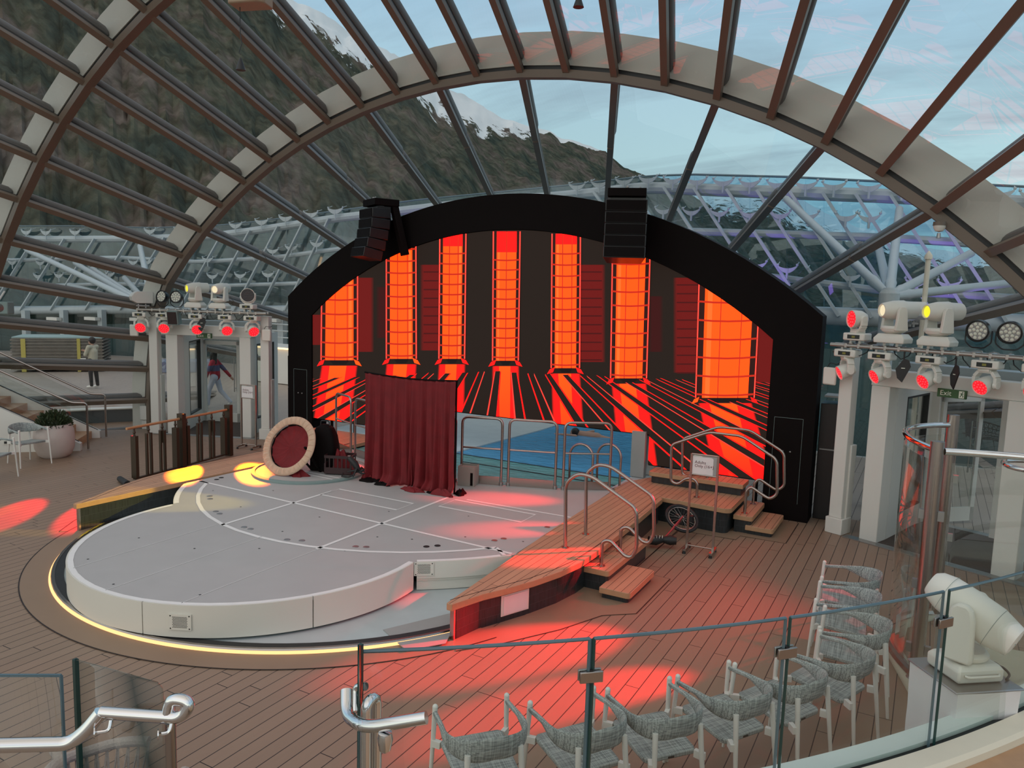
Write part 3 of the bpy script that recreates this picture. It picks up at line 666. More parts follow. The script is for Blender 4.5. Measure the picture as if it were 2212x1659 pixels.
# ================================================================== pool behind the stage
m_teal = bpy.data.materials.new('shallow_pool_water'); m_bluew = bpy.data.materials.new('deep_pool_water')
for m, c, wc in ((m_teal, (0.13, 0.42, 0.41, 1), 7), (m_bluew, (0.07, 0.34, 0.62, 1), 4)):
    m.use_nodes = True; nt = m.node_tree; bs = nt.nodes['Principled BSDF']; bs.inputs['Roughness'].default_value = 0.10; bs.inputs['Specular IOR Level'].default_value = 0.25
    g = N(nt, 'ShaderNodeNewGeometry'); mp = N(nt, 'ShaderNodeMapping'); mp.inputs['Scale'].default_value = (1.2, 3.0, 1); L(nt, g, 'Position', mp, 0)
    nz = N(nt, 'ShaderNodeTexNoise'); nz.inputs['Scale'].default_value = 2.2; nz.inputs['Detail'].default_value = 4; nz.inputs['Distortion'].default_value = 1.0; L(nt, mp, 0, nz, 'Vector')
    mx = N(nt, 'ShaderNodeMixRGB'); mx.inputs[1].default_value = tuple(k*0.75 for k in c[:3])+(1,); mx.inputs[2].default_value = tuple(k*1.35 for k in c[:3])+(1,); L(nt, nz, 'Fac', mx, 0); L(nt, mx, 0, bs, 'Base Color')
    bp = N(nt, 'ShaderNodeBump'); bp.inputs['Strength'].default_value = 0.45; bp.inputs['Distance'].default_value = 0.05; L(nt, nz, 'Fac', bp, 'Height'); L(nt, bp, 0, bs, 'Normal')
pool = thing('swimming_pool', 'turquoise swimming pool running behind the stage fence and on under the screen', 'pool', (XC, 15, 0))
fr = [mir((-4.58, 12.09)), mir((-4.95, 11.86)), mir((-5.38, 11.60)), mir((-6.25, 11.26)), mir((-7.0, 11.0)), (XC, 10.92), (-7.0, 11.0), (-6.25, 11.26), (-5.38, 11.60), (-4.95, 11.86), (-4.75, 12.0)]
b = MB(); b.prism(fr+[(-4.75, 13.15), (-10.4, 13.15)], 0.0, 0.33); b.obj('shallow_water', m_teal, pool, world=True, label='clear teal shallow water', smooth=False)
b = MB(); b.prism([(-8.55, 13.15), (-4.75, 13.15), (-4.75, 22.5), (-8.3, 22.5), (-8.3, 16.5)], 0.0, 0.335); b.obj('deep_water', m_bluew, pool, world=True, label='deep blue water', smooth=False)
m_cov = pmat('pool_pale_floor', (0.60, 0.66, 0.66, 1), 0.35, var=0.12, scale=3, bump=0.6, bscale=2.5)
b = MB(); b.prism([(-8.55, 13.15), (-8.30, 16.5), (-8.3, 22.5), (-12.4, 22.5), (-12.4, 13.15)], 0.0, 0.36); b.obj('pale_surround', m_cov, pool, world=True, label='pale wet surround beyond the water', smooth=False)
for y, x0 in ((12.55, -8.0), (13.12, -8.6)):
    b = MB(); b.bar((x0, y, 0.332), (-4.76, y, 0.332), 0.035, 0.012); b.obj('dark_lane_line', m_rub, pool, world=True)
b = MB(); b.box((-4.61, 13.32, 0.80), (0.26, 0.14, 0.86)); b.obj('pool_pillar', m_fixg, pool, world=True, label='grey end pillar')
b = MB(); b.box((-4.46, 13.6, 0.80), (0.18, 0.10, 0.86)); b.obj('pool_pillar', m_white, pool, world=True, label='pale end pillar')
b = MB(); b.prism([(-4.72, 12.1), (-4.6, 12.65), (-4.3, 12.7), (-4.3, 13.9), (-4.72, 13.9)], 0.0, 0.36); b.obj('pool_ledge', m_pit, pool, world=True, label='pale aqua ledge')
def body_remesh(o, vox=0.012, it=2):
    md = o.modifiers.new('skin_over', 'REMESH'); md.mode = 'VOXEL'; md.voxel_size = vox; md.use_smooth_shade = True
    md = o.modifiers.new('soft', 'SMOOTH'); md.factor = 0.5; md.iterations = it
def caps(b, a, c, ra, rb, mi=0, n=12):
    a = Vector(a); c = Vector(c); b.cyl(a, c, ra, rb, n, mi); b.ball(a, ra*0.999, 12, 8, mi=mi); b.ball(c, rb*0.999, 12, 8, mi=mi)
# swimmer
sp = onz(1240, 938, 0.34)
t = thing('person', 'person swimming front crawl in the blue pool, dark head just above the water', 'person', (sp.x, sp.y, 0.34))
b = MB(); b.ball((0, 0, 0.03), 0.11, 14, 10, (0.85, 1, 1.05)); caps(b, (0.05, 0.06, -0.03), (0.55, 0.1, -0.06), 0.13, 0.15); caps(b, (0.12, -0.18, -0.01), (-0.22, -0.26, 0.0), 0.05, 0.04); caps(b, (-0.22, -0.26, 0.0), (-0.42, -0.20, -0.02), 0.035, 0.03)
caps(b, (0.16, 0.22, 0.0), (0.36, 0.34, 0.06), 0.05, 0.04); caps(b, (0.55, 0.1, -0.06), (1.1, 0.15, -0.08), 0.12, 0.06)
o = b.obj('body', m_skin, t); body_remesh(o, 0.02)
b = MB(); b.ball((0.03, 0.0, 0.05), 0.118, 14, 10, (0.9, 1, 1)); b.obj('wet_hair', m_hair, t)
b = MB()
for k in range(3): b.tube([(cos(a)*(0.32+k*0.16)*1.5+0.2, sin(a)*(0.28+k*0.14), 0.0) for a in [i*pi/8 for i in range(16)]], 0.012, 5, closed=True)

# ------------------------------------------------------------------ fence loops along the pool edge
def fence(p, q, label, first=False):
    p = Vector((p[0], p[1], ZS)); q = Vector((q[0], q[1], ZS)); t = thing('pool_fence', label, 'fence', tuple((p+q)/2), group='steel hoop fence panels along the pool edge')
    d = (q-p).normalized(); b = MB(); Z = Vector((0, 0, 1))
    b.tube(fillet([p+Z*0.0, p+Z*1.16, q+Z*1.16, q+Z*0.0], 0.12, 6), 0.0235, 12); b.obj('hoop_frame', m_steel, t, world=True)
    b = MB(); b.cyl(p+Z*0.63+d*0.02, q+Z*0.63-d*0.02, 0.016, n=10); b.obj('mid_rail', m_steel, t, world=True)
    b = MB(); b.bar(p+Z*0.075+d*0.03, q+Z*0.075-d*0.03, 0.012, 0.14); b.obj('kick_plate', m_steel, t, world=True)
    for r_ in (p, q): MB().lathe(r_, [(0.036, 0), (0.036, 0.05), (0.03, 0.055), (0, 0.055)], 12).obj('post_foot', m_dsteel, t, world=True)
A1, A2, A3 = ((-5.30, 11.50), (-4.63, 11.93)), ((-6.20, 11.19), (-5.43, 11.46)), ((-6.98, 10.92), (-6.31, 11.14))
fence(*A1, 'rightmost steel hoop fence panel, in front of the arched pool rails')
fence(*A2, 'steel hoop fence panel between the cardboard box panel and the right end panel')
fence(*A3, 'steel hoop fence panel right behind the cardboard box')
fence((-8.0, 10.88), (-7.09, 10.88), 'steel hoop fence panel hidden mostly behind the red curtain')
fence(mir(A3[1])[:2], mir(A3[0])[:2], 'steel hoop fence panel behind the left half of the red curtain')
fence((-9.82, 11.44), (-8.98, 11.16), 'steel hoop fence panel just left of the red curtain, partly covered by it')
fence((-10.62, 11.78), (-9.98, 11.50), 'leftmost steel hoop fence panel, beside the black screen frame')
for k, (x, y, lab) in enumerate(((-5.2, 12.02, 'arched steel grab rail of the pool ladder, nearer of the pair'), (-4.80, 12.32, 'arched steel grab rail of the pool ladder, farther of the pair'))):
    t = thing('pool_rail', lab, 'handrail', (x, y, 0.33), group='arched pool ladder rails')
    d = Vector((0.44, -0.04, 0)); p = Vector((x-0.22, y, 0.30)); P = [p]+[p+d*0.5+Vector((-0.22*cos(a), 0, 0.55+0.22*sin(a)+0.05)) for a in [pi*i/12 for i in range(13)]]+[p+d]
    b = MB(); b.tube(P, 0.021, 12); b.obj('rail_tube', m_steel, t, world=True)
    MB().lathe((p.x, p.y, 0.33), [(0.04, 0), (0.03, 0.012), (0, 0.012)], 12).obj('flange', m_steel, t, world=True)

# ------------------------------------------------------------------ curtain
ct = thing('stage_curtain', 'dark red velvet curtain hung on a freestanding frame in the middle of the stage', 'curtain', (-7.53, 10.12, ZS))
def drape(x0, x1, seedv, flare, nu=90, nv=40):
    rnd = random.Random(seedv); ph = [rnd.uniform(0, 6.28) for _ in range(5)]
    def fn(u, v):
        X = x0+(x1-x0)*u; mid = (x0+x1)/2; s = (1-v)
        ox = (X-mid)*flare*s*s*s
        am = 0.008+0.035*s
        y = am*(sin(u*34+ph[0]+s*1.2)+0.6*sin(u*57+ph[1])+0.9*sin(u*13+ph[2]-s*2)*s) + 0.03*sin(u*5+ph[3])*s
        z = 0.02+(1.855-0.05*sin(pi*(X+0.92)/1.84))*v if v > 0 else 0.012+0.01*sin(u*40)
        if v < 0.06: y -= (0.06-v)*2.6*(0.5+0.5*sin(u*9+ph[4])); 
        y += 0.05*sin(pi*(X+0.92)/1.84)
        return (X+ox, y, max(z, 0.012))
    b = MB(); b.grid(fn, nu, nv); return b
drape(-0.94, 0.035, 1, 0.12).obj('curtain_panel', m_velvet, ct, solid=0.006, label='left velvet panel')
drape(0.03, 0.92, 5, 0.06).obj('curtain_panel', m_velvet, ct, solid=0.006, label='right velvet panel')
b = MB(); b.tube([(-0.95, 0.0, 1.88), (-0.5, 0.03, 1.85), (0, 0.05, 1.835), (0.5, 0.03, 1.85), (0.95, 0.0, 1.88)], 0.014, 8); b.obj('top_rod', m_black, ct)
for x in (-0.9, 0.9):
    b = MB(); b.cyl((x, 0.05, 0.01), (x, 0.05, 1.87), 0.016); b.obj('upright_pole', m_black, ct)
def puddle(c, r, seed, mat, name, parent, h=0.03):
    rnd = random.Random(seed); n = 22; rr = [1+0.22*sin(3*k*2*pi/n+seed)+rnd.uniform(-.12, .12) for k in range(n)]; vs = []; fs = []
    for j, (s, z) in enumerate(((1, 0.004), (0.92, 0.02), (0.7, h), (0.35, h*1.6))):
        for k in range(n):
            a = 2*pi*k/n; vs.append((c[0]+r[0]*rr[k]*s*cos(a), c[1]+r[1]*rr[k]*s*sin(a), z*(0.7+0.6*rnd.random())))
    vs.append((c[0], c[1], h*1.7))
    for j in range(3):
        for k in range(n): l = (k+1) % n; fs.append((j*n+k, j*n+l, (j+1)*n+l, (j+1)*n+k))
    for k in range(n): fs.append((3*n+k, 3*n+(k+1) % n, 4*n))
    return MB().add(vs, fs).obj(name, mat, parent)
puddle((-0.78, -0.02), (0.26, 0.13), 1, m_black, 'black_lining', ct); puddle((-0.45, -0.14), (0.14, 0.07), 2, m_black, 'black_lining', ct)
puddle((0.72, -0.06), (0.24, 0.10), 3, m_black, 'black_lining', ct); puddle((0.98, 0.12), (0.09, 0.12), 4, m_black, 'black_lining', ct, 0.05)
puddle((-0.88, 0.08), (0.12, 0.10), 5, m_velvet, 'velvet_fold', ct, 0.07); puddle((0.2, -0.16), (0.22, 0.08), 6, m_velvet, 'velvet_fold', ct, 0.04); puddle((0.75, -0.1), (0.2, 0.07), 9, m_velvet, 'velvet_fold', ct, 0.06)
# cardboard box
t = thing('cardboard_box', 'open grey-brown cardboard box on the stage beside the right edge of the curtain', 'box', (-6.80, 10.86, ZS), radians(14))
m_card = pmat('cardboard', (0.36, 0.33, 0.29, 1), 0.8)
b = MB()
for c, d in (((-0.145, 0, 0.17), (0.008, 0.26, 0.34)), ((0.145, 0, 0.17), (0.008, 0.26, 0.34)), ((0, -0.13, 0.17), (0.29, 0.008, 0.34)), ((0, 0.13, 0.17), (0.29, 0.008, 0.34)), ((0, 0, 0.006), (0.29, 0.26, 0.008))): b.box(c, d)
b.obj('box_walls', m_card, t); MB().box((0.10, -0.1355, 0.13), (0.045, 0.003, 0.22)).obj('black_tape', m_black, t)
b = MB(); b.box((0, 0, 0.30), (0.27, 0.25, 0.02)); b.obj('box_contents', m_card, t, label='crumpled yellow-white bits inside')

# ------------------------------------------------------------------ ruffled hoop, case, crate, claw stand
hc = Vector((-9.74, 9.60, ZS+0.52))
t = thing('ruffled_hoop', 'big tilted hoop with a ruffled beige cover and a dark red cloth centre', 'hoop', (hc.x, hc.y, ZS))
nrm = Vector((-0.02, -1, 0.30)).normalized(); nrm = Vector((0.10, -1.0, 0.50)).normalized()
ex = Vector((0, 0, 1)).cross(nrm).normalized(); ey = nrm.cross(ex)
def HP(r, a, h): return hc + ex*(r*cos(a)) + ey*(r*sin(a)) + nrm*h
b = MB(); n = 150; m_ = 16
def hoopfn(u, v):
    a = 2*pi*u; ph = 2*pi*v; rip = 0.006*sin(a*60)*max(0, sin(ph)+0.4)
    r = 0.47+0.072*cos(ph); h = 0.036*sin(ph)+rip+0.012*sin(a*7)*0.3
    return HP(r+0.3*rip, a, h)
b.grid(hoopfn, n, m_); b.obj('ruffled_cover', m_beige, t, world=True)
b = MB()
b.grid(lambda u, v: HP(0.405*v, 2*pi*u, -0.05-0.06*sin(pi*v)+0.012*v*sin(2*pi*u*15+v*3)), 90, 8); b.obj('red_cloth', m_velvet, t, world=True, label='dark red cloth stretched inside')
b = MB(); b.tube([HP(0.40, 2*pi*i/40, -0.055) for i in range(40)], 0.014, 8, closed=True); b.obj('inner_ring', m_black, t, world=True)
MBq = puddle((0.22, -0.02), (0.26, 0.13), 12, m_velvet, 'cloth_puddle', t, 0.07)
b = MB(); b.bar(hc+Vector((0.05, 0.10, -0.1)), hc+Vector((0.15, 0.42, -0.50)), 0.05, 0.03); b.bar(hc+Vector((0.3, 0.08, 0.0)), hc+Vector((0.36, 0.4, -0.50)), 0.05, 0.03); b.obj('prop_leg', m_black, t, world=True)
t = thing('black_case', 'tall black fabric case standing right behind the hoop', 'case', (-9.42, 10.16, ZS+0.045), radians(20))
b = MB()
for z, wx, wy in ((0, .46, .34), (0.35, .44, .32), (0.62, .38, .28), (0.78, .28, .2), (0.83, .14, .1)): pass
prof = [(0, .25), (0.4, .245), (0.62, .21), (0.76, .15), (0.82, .05)]
n = 28
vs = []; fs = []
for z, r in prof:
    for k in range(n):
        a = 2*pi*k/n; c_, s_ = cos(a), sin(a); vs.append((math.copysign(abs(c_)**0.5, c_)*r, math.copysign(abs(s_)**0.5, s_)*r*0.72, z))
for j in range(len(prof)-1):
    for k in range(n): l = (k+1) % n; fs.append((j*n+k, j*n+l, (j+1)*n+l, (j+1)*n+k))
fs.append(tuple((len(prof)-1)*n+k for k in range(n))); fs.append(tuple(range(n))[::-1])
b.add(vs, fs); b.obj('case_body', m_black, t)
b = MB(); b.tube(fillet([(-0.08, 0, 0.8), (-0.08, 0, 0.88), (0.08, 0, 0.88), (0.08, 0, 0.8)], 0.04), 0.012, 8); b.obj('carry_handle', m_rub, t)
t = thing('plastic_crate', 'dark open plastic crate between the black case and the curtain', 'crate', (-9.02, 10.12, ZS+0.05), radians(24))
b = MB(); m_crate = pmat('dark_crate', (0.035, 0.012, 0.014, 1), 0.5)
for s_ in (-1, 1):
    for c, d in (((0, s_*0.15, 0.30), (0.48, 0.014, 0.05)), ((0, s_*0.15, 0.055), (0.48, 0.014, 0.11)), ((s_*0.24, 0, 0.30), (0.014, 0.3, 0.05)), ((s_*0.24, 0, 0.09), (0.014, 0.3, 0.18))): b.box(c, d)
    for k in range(-3, 4): b.box((k*0.075, s_*0.15, 0.2), (0.018, 0.012, 0.2))
b.box((0, 0, 0.01), (0.48, 0.3, 0.014)); b.obj('crate_body', m_crate, t, smooth=False)
puddle((0, 0), (0.18, 0.1), 20, m_velvet, 'red_cloth', t, 0.22)
t = thing('claw_foot_stand', 'small black stand with star-shaped claw feet lying beside the crate', 'stand', (-8.70, 9.98, ZS+0.05), radians(40))
b = MB()
b.tube([(0.0, 0.05, 0.32), (0.1, 0.0, 0.22), (0.17, -0.02, 0.1)], [0.05, 0.06, 0.04], 10)
for k in range(6):
    a = k*pi/3; b.tube([(0.17, -0.02, 0.09), (0.17+0.09*cos(a), -0.02+0.07*sin(a), 0.10+0.04*sin(a*2)), (0.17+0.2*cos(a), -0.02+0.16*sin(a), 0.02+0.06*(k % 2))], [0.03, 0.022, 0.008], 8)
b.obj('claw_base', m_rub, t)
b = MB(); b.tube([(-0.1, 0.0, 0.05), (-0.12, -0.08, 0.02), (0.0, -0.14, 0.02), (0.1, -0.1, 0.05)], 0.016, 8); b.obj('loop_strap', m_rub, t)
# cable + small plug box by the left fence
t = thing('cable_box', 'tiny black plug box with a curled cable near the left fence panel', 'cable box', (-10.93, 11.52, 0.43))
MB().box((0, 0, 0.03), (0.10, 0.06, 0.055)).obj('plug_box', m_rub, t)
b = MB(); b.tube(fillet([(0.0, 0.02, 0.05), (-0.05, 0.3, 0.01), (0.2, 0.42, 0.01), (0.35, 0.28, 0.01), (0.3, 0.7, 0.01)], 0.12), 0.007, 6); b.obj('cable', m_rub, t)
# unicycle lying by the bench
t = thing('unicycle', 'small unicycle lying on its side against the tiled bench, black saddle towards the camera', 'unicycle', (-3.25, 11.35, 0), 0)
A = Vector((0.03, 0.14, 0.26)); ax = Vector((0.42, -0.42, 0.80)).normalized(); e1 = ax.cross(Vector((0, 0, 1))).normalized(); e2 = ax.cross(e1)
b = MB(); b.tube([A+e1*0.25*cos(a)+e2*0.25*sin(a) for a in [2*pi*i/36 for i in range(36)]], 0.026, 10, closed=True); b.obj('tyre', m_rub, t)
b = MB(); b.tube([A+e1*0.215*cos(a)+e2*0.215*sin(a) for a in [2*pi*i/36 for i in range(36)]], 0.010, 8, closed=True)
for k in range(20):
    a = 2*pi*k/20; b.cyl(A+ax*0.02*(1 if k % 2 else -1), A+e1*0.21*cos(a)+e2*0.21*sin(a), 0.0018, n=4)
b.cyl(A-ax*0.04, A+ax*0.04, 0.022, n=12); b.obj('rim_and_spokes', m_steel, t)
hub = A; S_ = Vector((-0.02, -0.62, 0.12)); b = MB()
for s_ in (-1, 1): b.tube([hub+ax*0.06*s_, hub+ax*0.055*s_+(S_-hub)*0.5, hub+(S_-hub)*0.62], 0.011, 8)
b.cyl(hub+(S_-hub)*0.58, S_, 0.013); m_fork = pmat('red_fork', (0.55, 0.08, 0.09, 1), 0.35, 0.4); b.obj('fork', m_fork, t)
for s_, dd in ((1, Vector((0.28, -0.1, -0.1))), (-1, Vector((-0.12, 0.1, 0.16)))):
    b = MB(); q = hub+ax*0.07*s_+dd*0.45; b.cyl(hub+ax*0.07*s_, q, 0.009, n=8); b.box(q+ax*0.05*s_, (0.05, 0.10, 0.09)); b.obj('pedal', m_rub, t)
b = MB(); Q = S_+Vector((0, -0.02, 0)); b.tube([Q+Vector((-0.17, -0.14, 0.0)), Q+Vector((-0.08, -0.08, 0.0)), Q, Q+Vector((0.10, 0.04, -0.0)), Q+Vector((0.19, 0.06, 0))], [0.06, 0.075, 0.045, 0.075, 0.055], 14); b.obj('saddle', m_rub, t, label='black saddle with a white scribble')
b = MB(); rnd = random.Random(4)
for k in range(5):
    c = Q+Vector((-0.14+k*0.035, -0.12+k*0.022, 0.0)); b.tube([c+Vector((rnd.uniform(-.02, .02), rnd.uniform(-.03, .0), 0.062+0.012*sin(k))), c+Vector((0, 0.0, 0.072)), c+Vector((0.01, -0.04, 0.062)), c+Vector((0.015, -0.05, 0.045))], 0.0035, 5)
b.obj('saddle_scribble', m_white2, t)

# ------------------------------------------------------------------ sign stands
def signstand(label, x, y, yaw, sc_=1.0):
    t = thing('sign_stand', label, 'sign', (x, y, 0), yaw, 'adults only sign stands')
    for s_ in (-1, 1):
        b = MB(); b.bar((s_*0.19, 0, 0.07), (s_*0.19, 0, 1.46), 0.032, 0.032, upd=(0, 1, 0)); b.obj('post', m_steel, t)
        b = MB(); b.bar((s_*0.19, -0.17, 0.055), (s_*0.19, 0.17, 0.055), 0.05, 0.03); b.obj('foot_bar', m_steel, t)
        for q in (-0.16, 0.16): MB().cyl((s_*0.19, q, 0.0), (s_*0.19, q, 0.04), 0.028, 0.02, 12).obj('rubber_foot', m_rub, t)
    for z_, r_ in ((0.085, 0.01), (1.455, 0.013), (1.155, 0.013)): MB().cyl((-0.19, 0, z_), (0.19, 0, z_), r_).obj('cross_bar', m_steel, t)
    b = MB(); b.box((0, 0, 1.305), (0.35, 0.014, 0.28)); b.obj('sign_back', m_fixg, t)
    P = [(-0.172, 1.168), (0.125, 1.168)]+[(0.125-0.03+0.03*cos(a), 1.395+0.03*sin(a)) for a in [i*pi/10 for i in range(6)]]+[(-0.172, 1.425)]
    b = MB(); b.add([(p[0], -0.009, p[1]) for p in P]+[(p[0], -0.007, p[1]) for p in P], [tuple(range(len(P))), tuple(range(len(P), 2*len(P)))[::-1]]); pn = b.obj('sign_panel', m_sign, t)
    tb = text_mb('Adults\nOnly (16+)', 0.062, lambda v: (v.x-0.142, -0.0105-v.z*0.3, 1.315+v.y), 'LEFT'); tb.obj('lettering', m_text, pn, smooth=False)
    MB().box((-0.10, -0.009, 1.433), (0.12, 0.003, 0.008)).obj('header_line', m_white2, pn)
signstand('steel stand with an Adults Only (16+) sign on the deck before the far right steps', -2.74, 10.80, radians(3))
signstand('steel stand with an Adults Only (16+) sign by the left entrance, behind the left bench', -13.48, 12.05, radians(12))

# ------------------------------------------------------------------ bronze gates on the left
def gate(label, p, q, tall_at_end, plate):
    p = Vector((*p, 0)); q = Vector((*q, 0)); d = (q-p); Ln = d.length; d.normalize()
    t = thing('barrier_gate', label, 'barrier', tuple((p+q)/2), group='dark bronze barriers with wooden handrails')
    b = MB(); b.cyl(p-d*0.12+Vector((0, 0, 1.02)), q+Vector((0, 0, 1.02)), 0.026, n=12); b.obj('wooden_handrail', m_wood, t, world=True)
    for k in range(4):
        c = p+d*(0.05+k*(Ln-0.15)/3)
        b = MB(); b.lathe(c+Vector((0, 0, 0.86)), [(0.022, 0), (0.018, 0.04), (0.03, 0.06), (0.022, 0.08), (0.016, 0.15)], 10); b.obj('rail_bracket', m_gate, t, world=True)
        wd = 0.12 if k in (0, 3) else 0.05
        if k in (0, 3): b = MB(); b.bar(c+Vector((0, 0, 0.06)), c+Vector((0, 0, 0.86)), wd, 0.07, upd=d); b.obj('panel_post', m_gate, t, world=True)
        else:
            for s_ in (-0.05, 0.05): b = MB(); b.bar(c+d*s_+Vector((0, 0, 0.06)), c+d*s_+Vector((0, 0, 0.86)), wd, 0.035, upd=d); b.obj('bar', m_gate, t, world=True)
            if k == plate: b = MB(); b.bar(c+Vector((0, 0, 0.62)), c+Vector((0, 0, 0.86)), 0.14, 0.05, upd=d); b.obj('lock_plate', m_gate, t, world=True)
    c = (q if tall_at_end else q) + d*0.06; b = MB(); b.bar(c+Vector((0, 0, 0)), c+Vector((0, 0, 1.12)), 0.14, 0.10, upd=d); b.obj('tall_post', m_gate, t, world=True)
    b = MB(); b.bar(p+d*0.02+Vector((0, 0, 0.05)), q+Vector((0, 0, 0.05)), 0.06, 0.03); b.obj('bottom_rail', m_gate, t, world=True)
gate('dark bronze barrier with wooden handrail, nearer of the two behind the left bench', (-12.82, 8.72), (-12.98, 9.85), True, 2)
gate('dark bronze barrier with wooden handrail, farther of the two, towards the left entrance', (-12.99, 9.98), (-13.20, 11.2), True, 2)
b = MB(); b.tube([(-13.05, 8.60, 0.05), (-12.55, 8.42, 0.05)], [0.05, 0.065], 12); b.obj('cable_protector', m_rub, label='short black rubber foot at the near end of the left barrier', cat='rubber foot')
# ================================================================== entrance vestibules (mirrored pair) and lighting trusses
def portal(side):
    right = side > 0; nm = 'right' if right else 'left'
    P0 = Vector((-1.05, 13.0, 0)); u = Vector((0.926, -0.377, 0)); nn = Vector((0.377, 0.926, 0))
    if not right:
        P0 = Vector((2*XC-P0.x, P0.y, 0)); u = Vector((-u.x, u.y, 0)); nn = Vector((-nn.x, nn.y, 0))
    def W(a, c, z=0.0): return P0+u*a+nn*c+Vector((0, 0, z))
    def bx(b, a0, a1, c0, c1, z0, z1, mi=0):
        vs = [W(a, c, z) for z in (z0, z1) for c in (c0, c1) for a in (a0, a1)]
        fs = [(0, 2, 3, 1), (4, 5, 7, 6), (0, 1, 5, 4), (2, 6, 7, 3), (0, 4, 6, 2), (1, 3, 7, 5)]
        if not right: fs = [f[::-1] for f in fs]
        b.add(vs, fs, mi); return b
    SH = [0.0]
    _bx = bx
    def bx(b, a0, a1, c0, c1, z0, z1, mi=0):
        if not SH[0]: return _bx(b, a0, a1, c0, c1, z0, z1, mi)
        k = len(b.v); _bx(b, a0, a1, c0, c1, z0, z1, mi)
        cs = [c for z in (0, 1) for c in (c0, c1) for a in (0, 1)]
        for i in range(8): b.v[k+i] = b.v[k+i]+u*(SH[0]*(cs[i]-0.3)/1.65)
        return b
    t = thing('entrance_vestibule', 'white framed glass entrance vestibule with dark carpet, %s of the screen' % nm, 'doorway', tuple(W(1.3, 0.9)), group='entrance vestibules')
    for a0, a1 in ((0.30, 0.58), (2.17, 2.47)): bx(MB(), a0, a1, 0.0, 0.30, 0.0, 2.45).obj('front_pillar', m_white, t, world=True, bevel=0.01)
    bx(MB(), 0.28, 2.60, 0.02, 0.28, 2.45, 2.70).obj('header_beam', m_white, t, world=True, bevel=0.01)
    bx(MB(), 0.45, 2.6, 0.5, 0.9, 2.62, 2.80).obj('canopy_beam', m_outw, t, world=True)
    o = bx(MB(), 0.58-(0.1 if right else 0), 2.28+(0 if right else 0.3), 0.02, 1.9, 0.002, 0.014).obj('carpet', m_carpet, t, world=True)
    bx(MB(), 0.10, 2.9, -0.14, 0.02, 0.002, 0.016).obj('threshold_strip', m_dsteel, t, world=True)
    bx(MB(), 0.66, 2.28, 1.90, 2.06, 0.002, 0.018).obj('threshold_strip', m_dsteel, t, world=True)
    # side walls with windows
    for a0, a1, lab in ((0.48, 0.58, 'inner'), (2.17, 2.27, 'outer')):
        SH[0] = 0.42 if (lab == 'outer' and not right) else (-0.14 if (lab == 'inner' and right) else 0.0)
        bx(MB(), a0, a1, 0.3, 1.95, 0.0, 0.36).obj('side_wall', m_white, t, world=True)
        bx(MB(), a0, a1, 0.3, 1.95, 2.25, 2.5).obj('side_wall', m_white, t, world=True)
        bx(MB(), a0, a1, 0.3, 0.72, 0.36, 2.25).obj('side_wall', m_white, t, world=True)
        bx(MB(), a0, a1, 1.72, 1.95, 0.36, 2.25).obj('side_wall', m_white, t, world=True)
        b = MB(); bx(b, a0+0.04, a0+0.06, 0.72, 1.72, 0.36, 2.25); b.obj('side_window', m_rglass, t, world=True)
        b = MB()
        for c0, c1, z0, z1 in ((0.72, 0.75, 0.36, 2.25), (1.69, 1.72, 0.36, 2.25), (0.72, 1.72, 0.36, 0.39), (0.72, 1.72, 2.22, 2.25)): bx(b, a0-0.005, a1+0.005, c0, c1, z0, z1)
        b.obj('window_gasket', m_rub, t, world=True)
    # door frame at the back
    SH[0] = 0.0; XA = 0.0 if right else 0.34
    XI = -0.16 if right else 0.0
    b = MB(); bx(b, 0.24 if right else 0.60, 0.74+XI, 1.86, 2.02, 0, 2.36); bx(b, 2.24+XA, 2.34+XA, 1.86, 2.02, 0, 2.36); bx(b, 0.24 if right else 0.6, 2.34+XA, 1.86, 2.02, 2.24, 2.5); bx(b, 1.50-XA*0.5, 1.61-XA*0.5, 1.86, 2.0, 0, 2.24); b.obj('door_frame', m_white, t, world=True, bevel=0.006)
    def leaf(a0, ang, wd, name, lab):
        ca, sa = cos(radians(ang)), sin(radians(ang))
        def D(s, k, z): return W(a0+s*ca-k*sa, 1.93+s*sa+k*ca, z)
        def bb(b, s0, s1, z0, z1, th=0.025):
            vs = [D(s, k, z) for z in (z0, z1) for k in (-th, th) for s in (s0, s1)]
            fs = [(0, 2, 3, 1), (4, 5, 7, 6), (0, 1, 5, 4), (2, 6, 7, 3), (0, 4, 6, 2), (1, 3, 7, 5)]
            b.add(vs, fs if right else [f[::-1] for f in fs])
        b = MB(); bb(b, 0, 0.07, 0.02, 2.2); bb(b, wd-0.08, wd, 0.02, 2.2); bb(b, 0, wd, 0.02, 0.26); bb(b, 0, wd, 2.1, 2.2); o = b.obj('glass_door', m_white, t, world=True, label=lab)
        b = MB(); bb(b, 0.07, wd-0.08, 0.26, 2.1, 0.006); b.obj('door_glass', m_rglass, o, world=True)
        for k in (-0.06, 0.06):
            b = MB(); b.cyl(D(wd-0.13, k, 0.85), D(wd-0.13, k, 1.75), 0.013); b.cyl(D(wd-0.13, 0, 0.95), D(wd-0.13, k, 0.95), 0.008); b.cyl(D(wd-0.13, 0, 1.65), D(wd-0.13, k, 1.65), 0.008); b.obj('pull_handle', m_dsteel, o, world=True)
    if right:
        leaf(0.60, 66, 0.84, 'd', 'glass door leaf swung open outward'); leaf(2.26, 180, 0.64, 'd', 'closed glass door leaf')
    else:
        leaf(2.55, 184, 1.05, 'd', 'glass door leaf standing ajar'); leaf(0.74, 0, 0.56, 'd', 'closed glass door leaf')
    # exit sign under the header
    e = thing('exit_sign', 'small green sign reading Exit with a running figure, over the %s entrance' % nm, 'sign', tuple(W(1.46, -0.03, 2.40)), group='green exit signs')
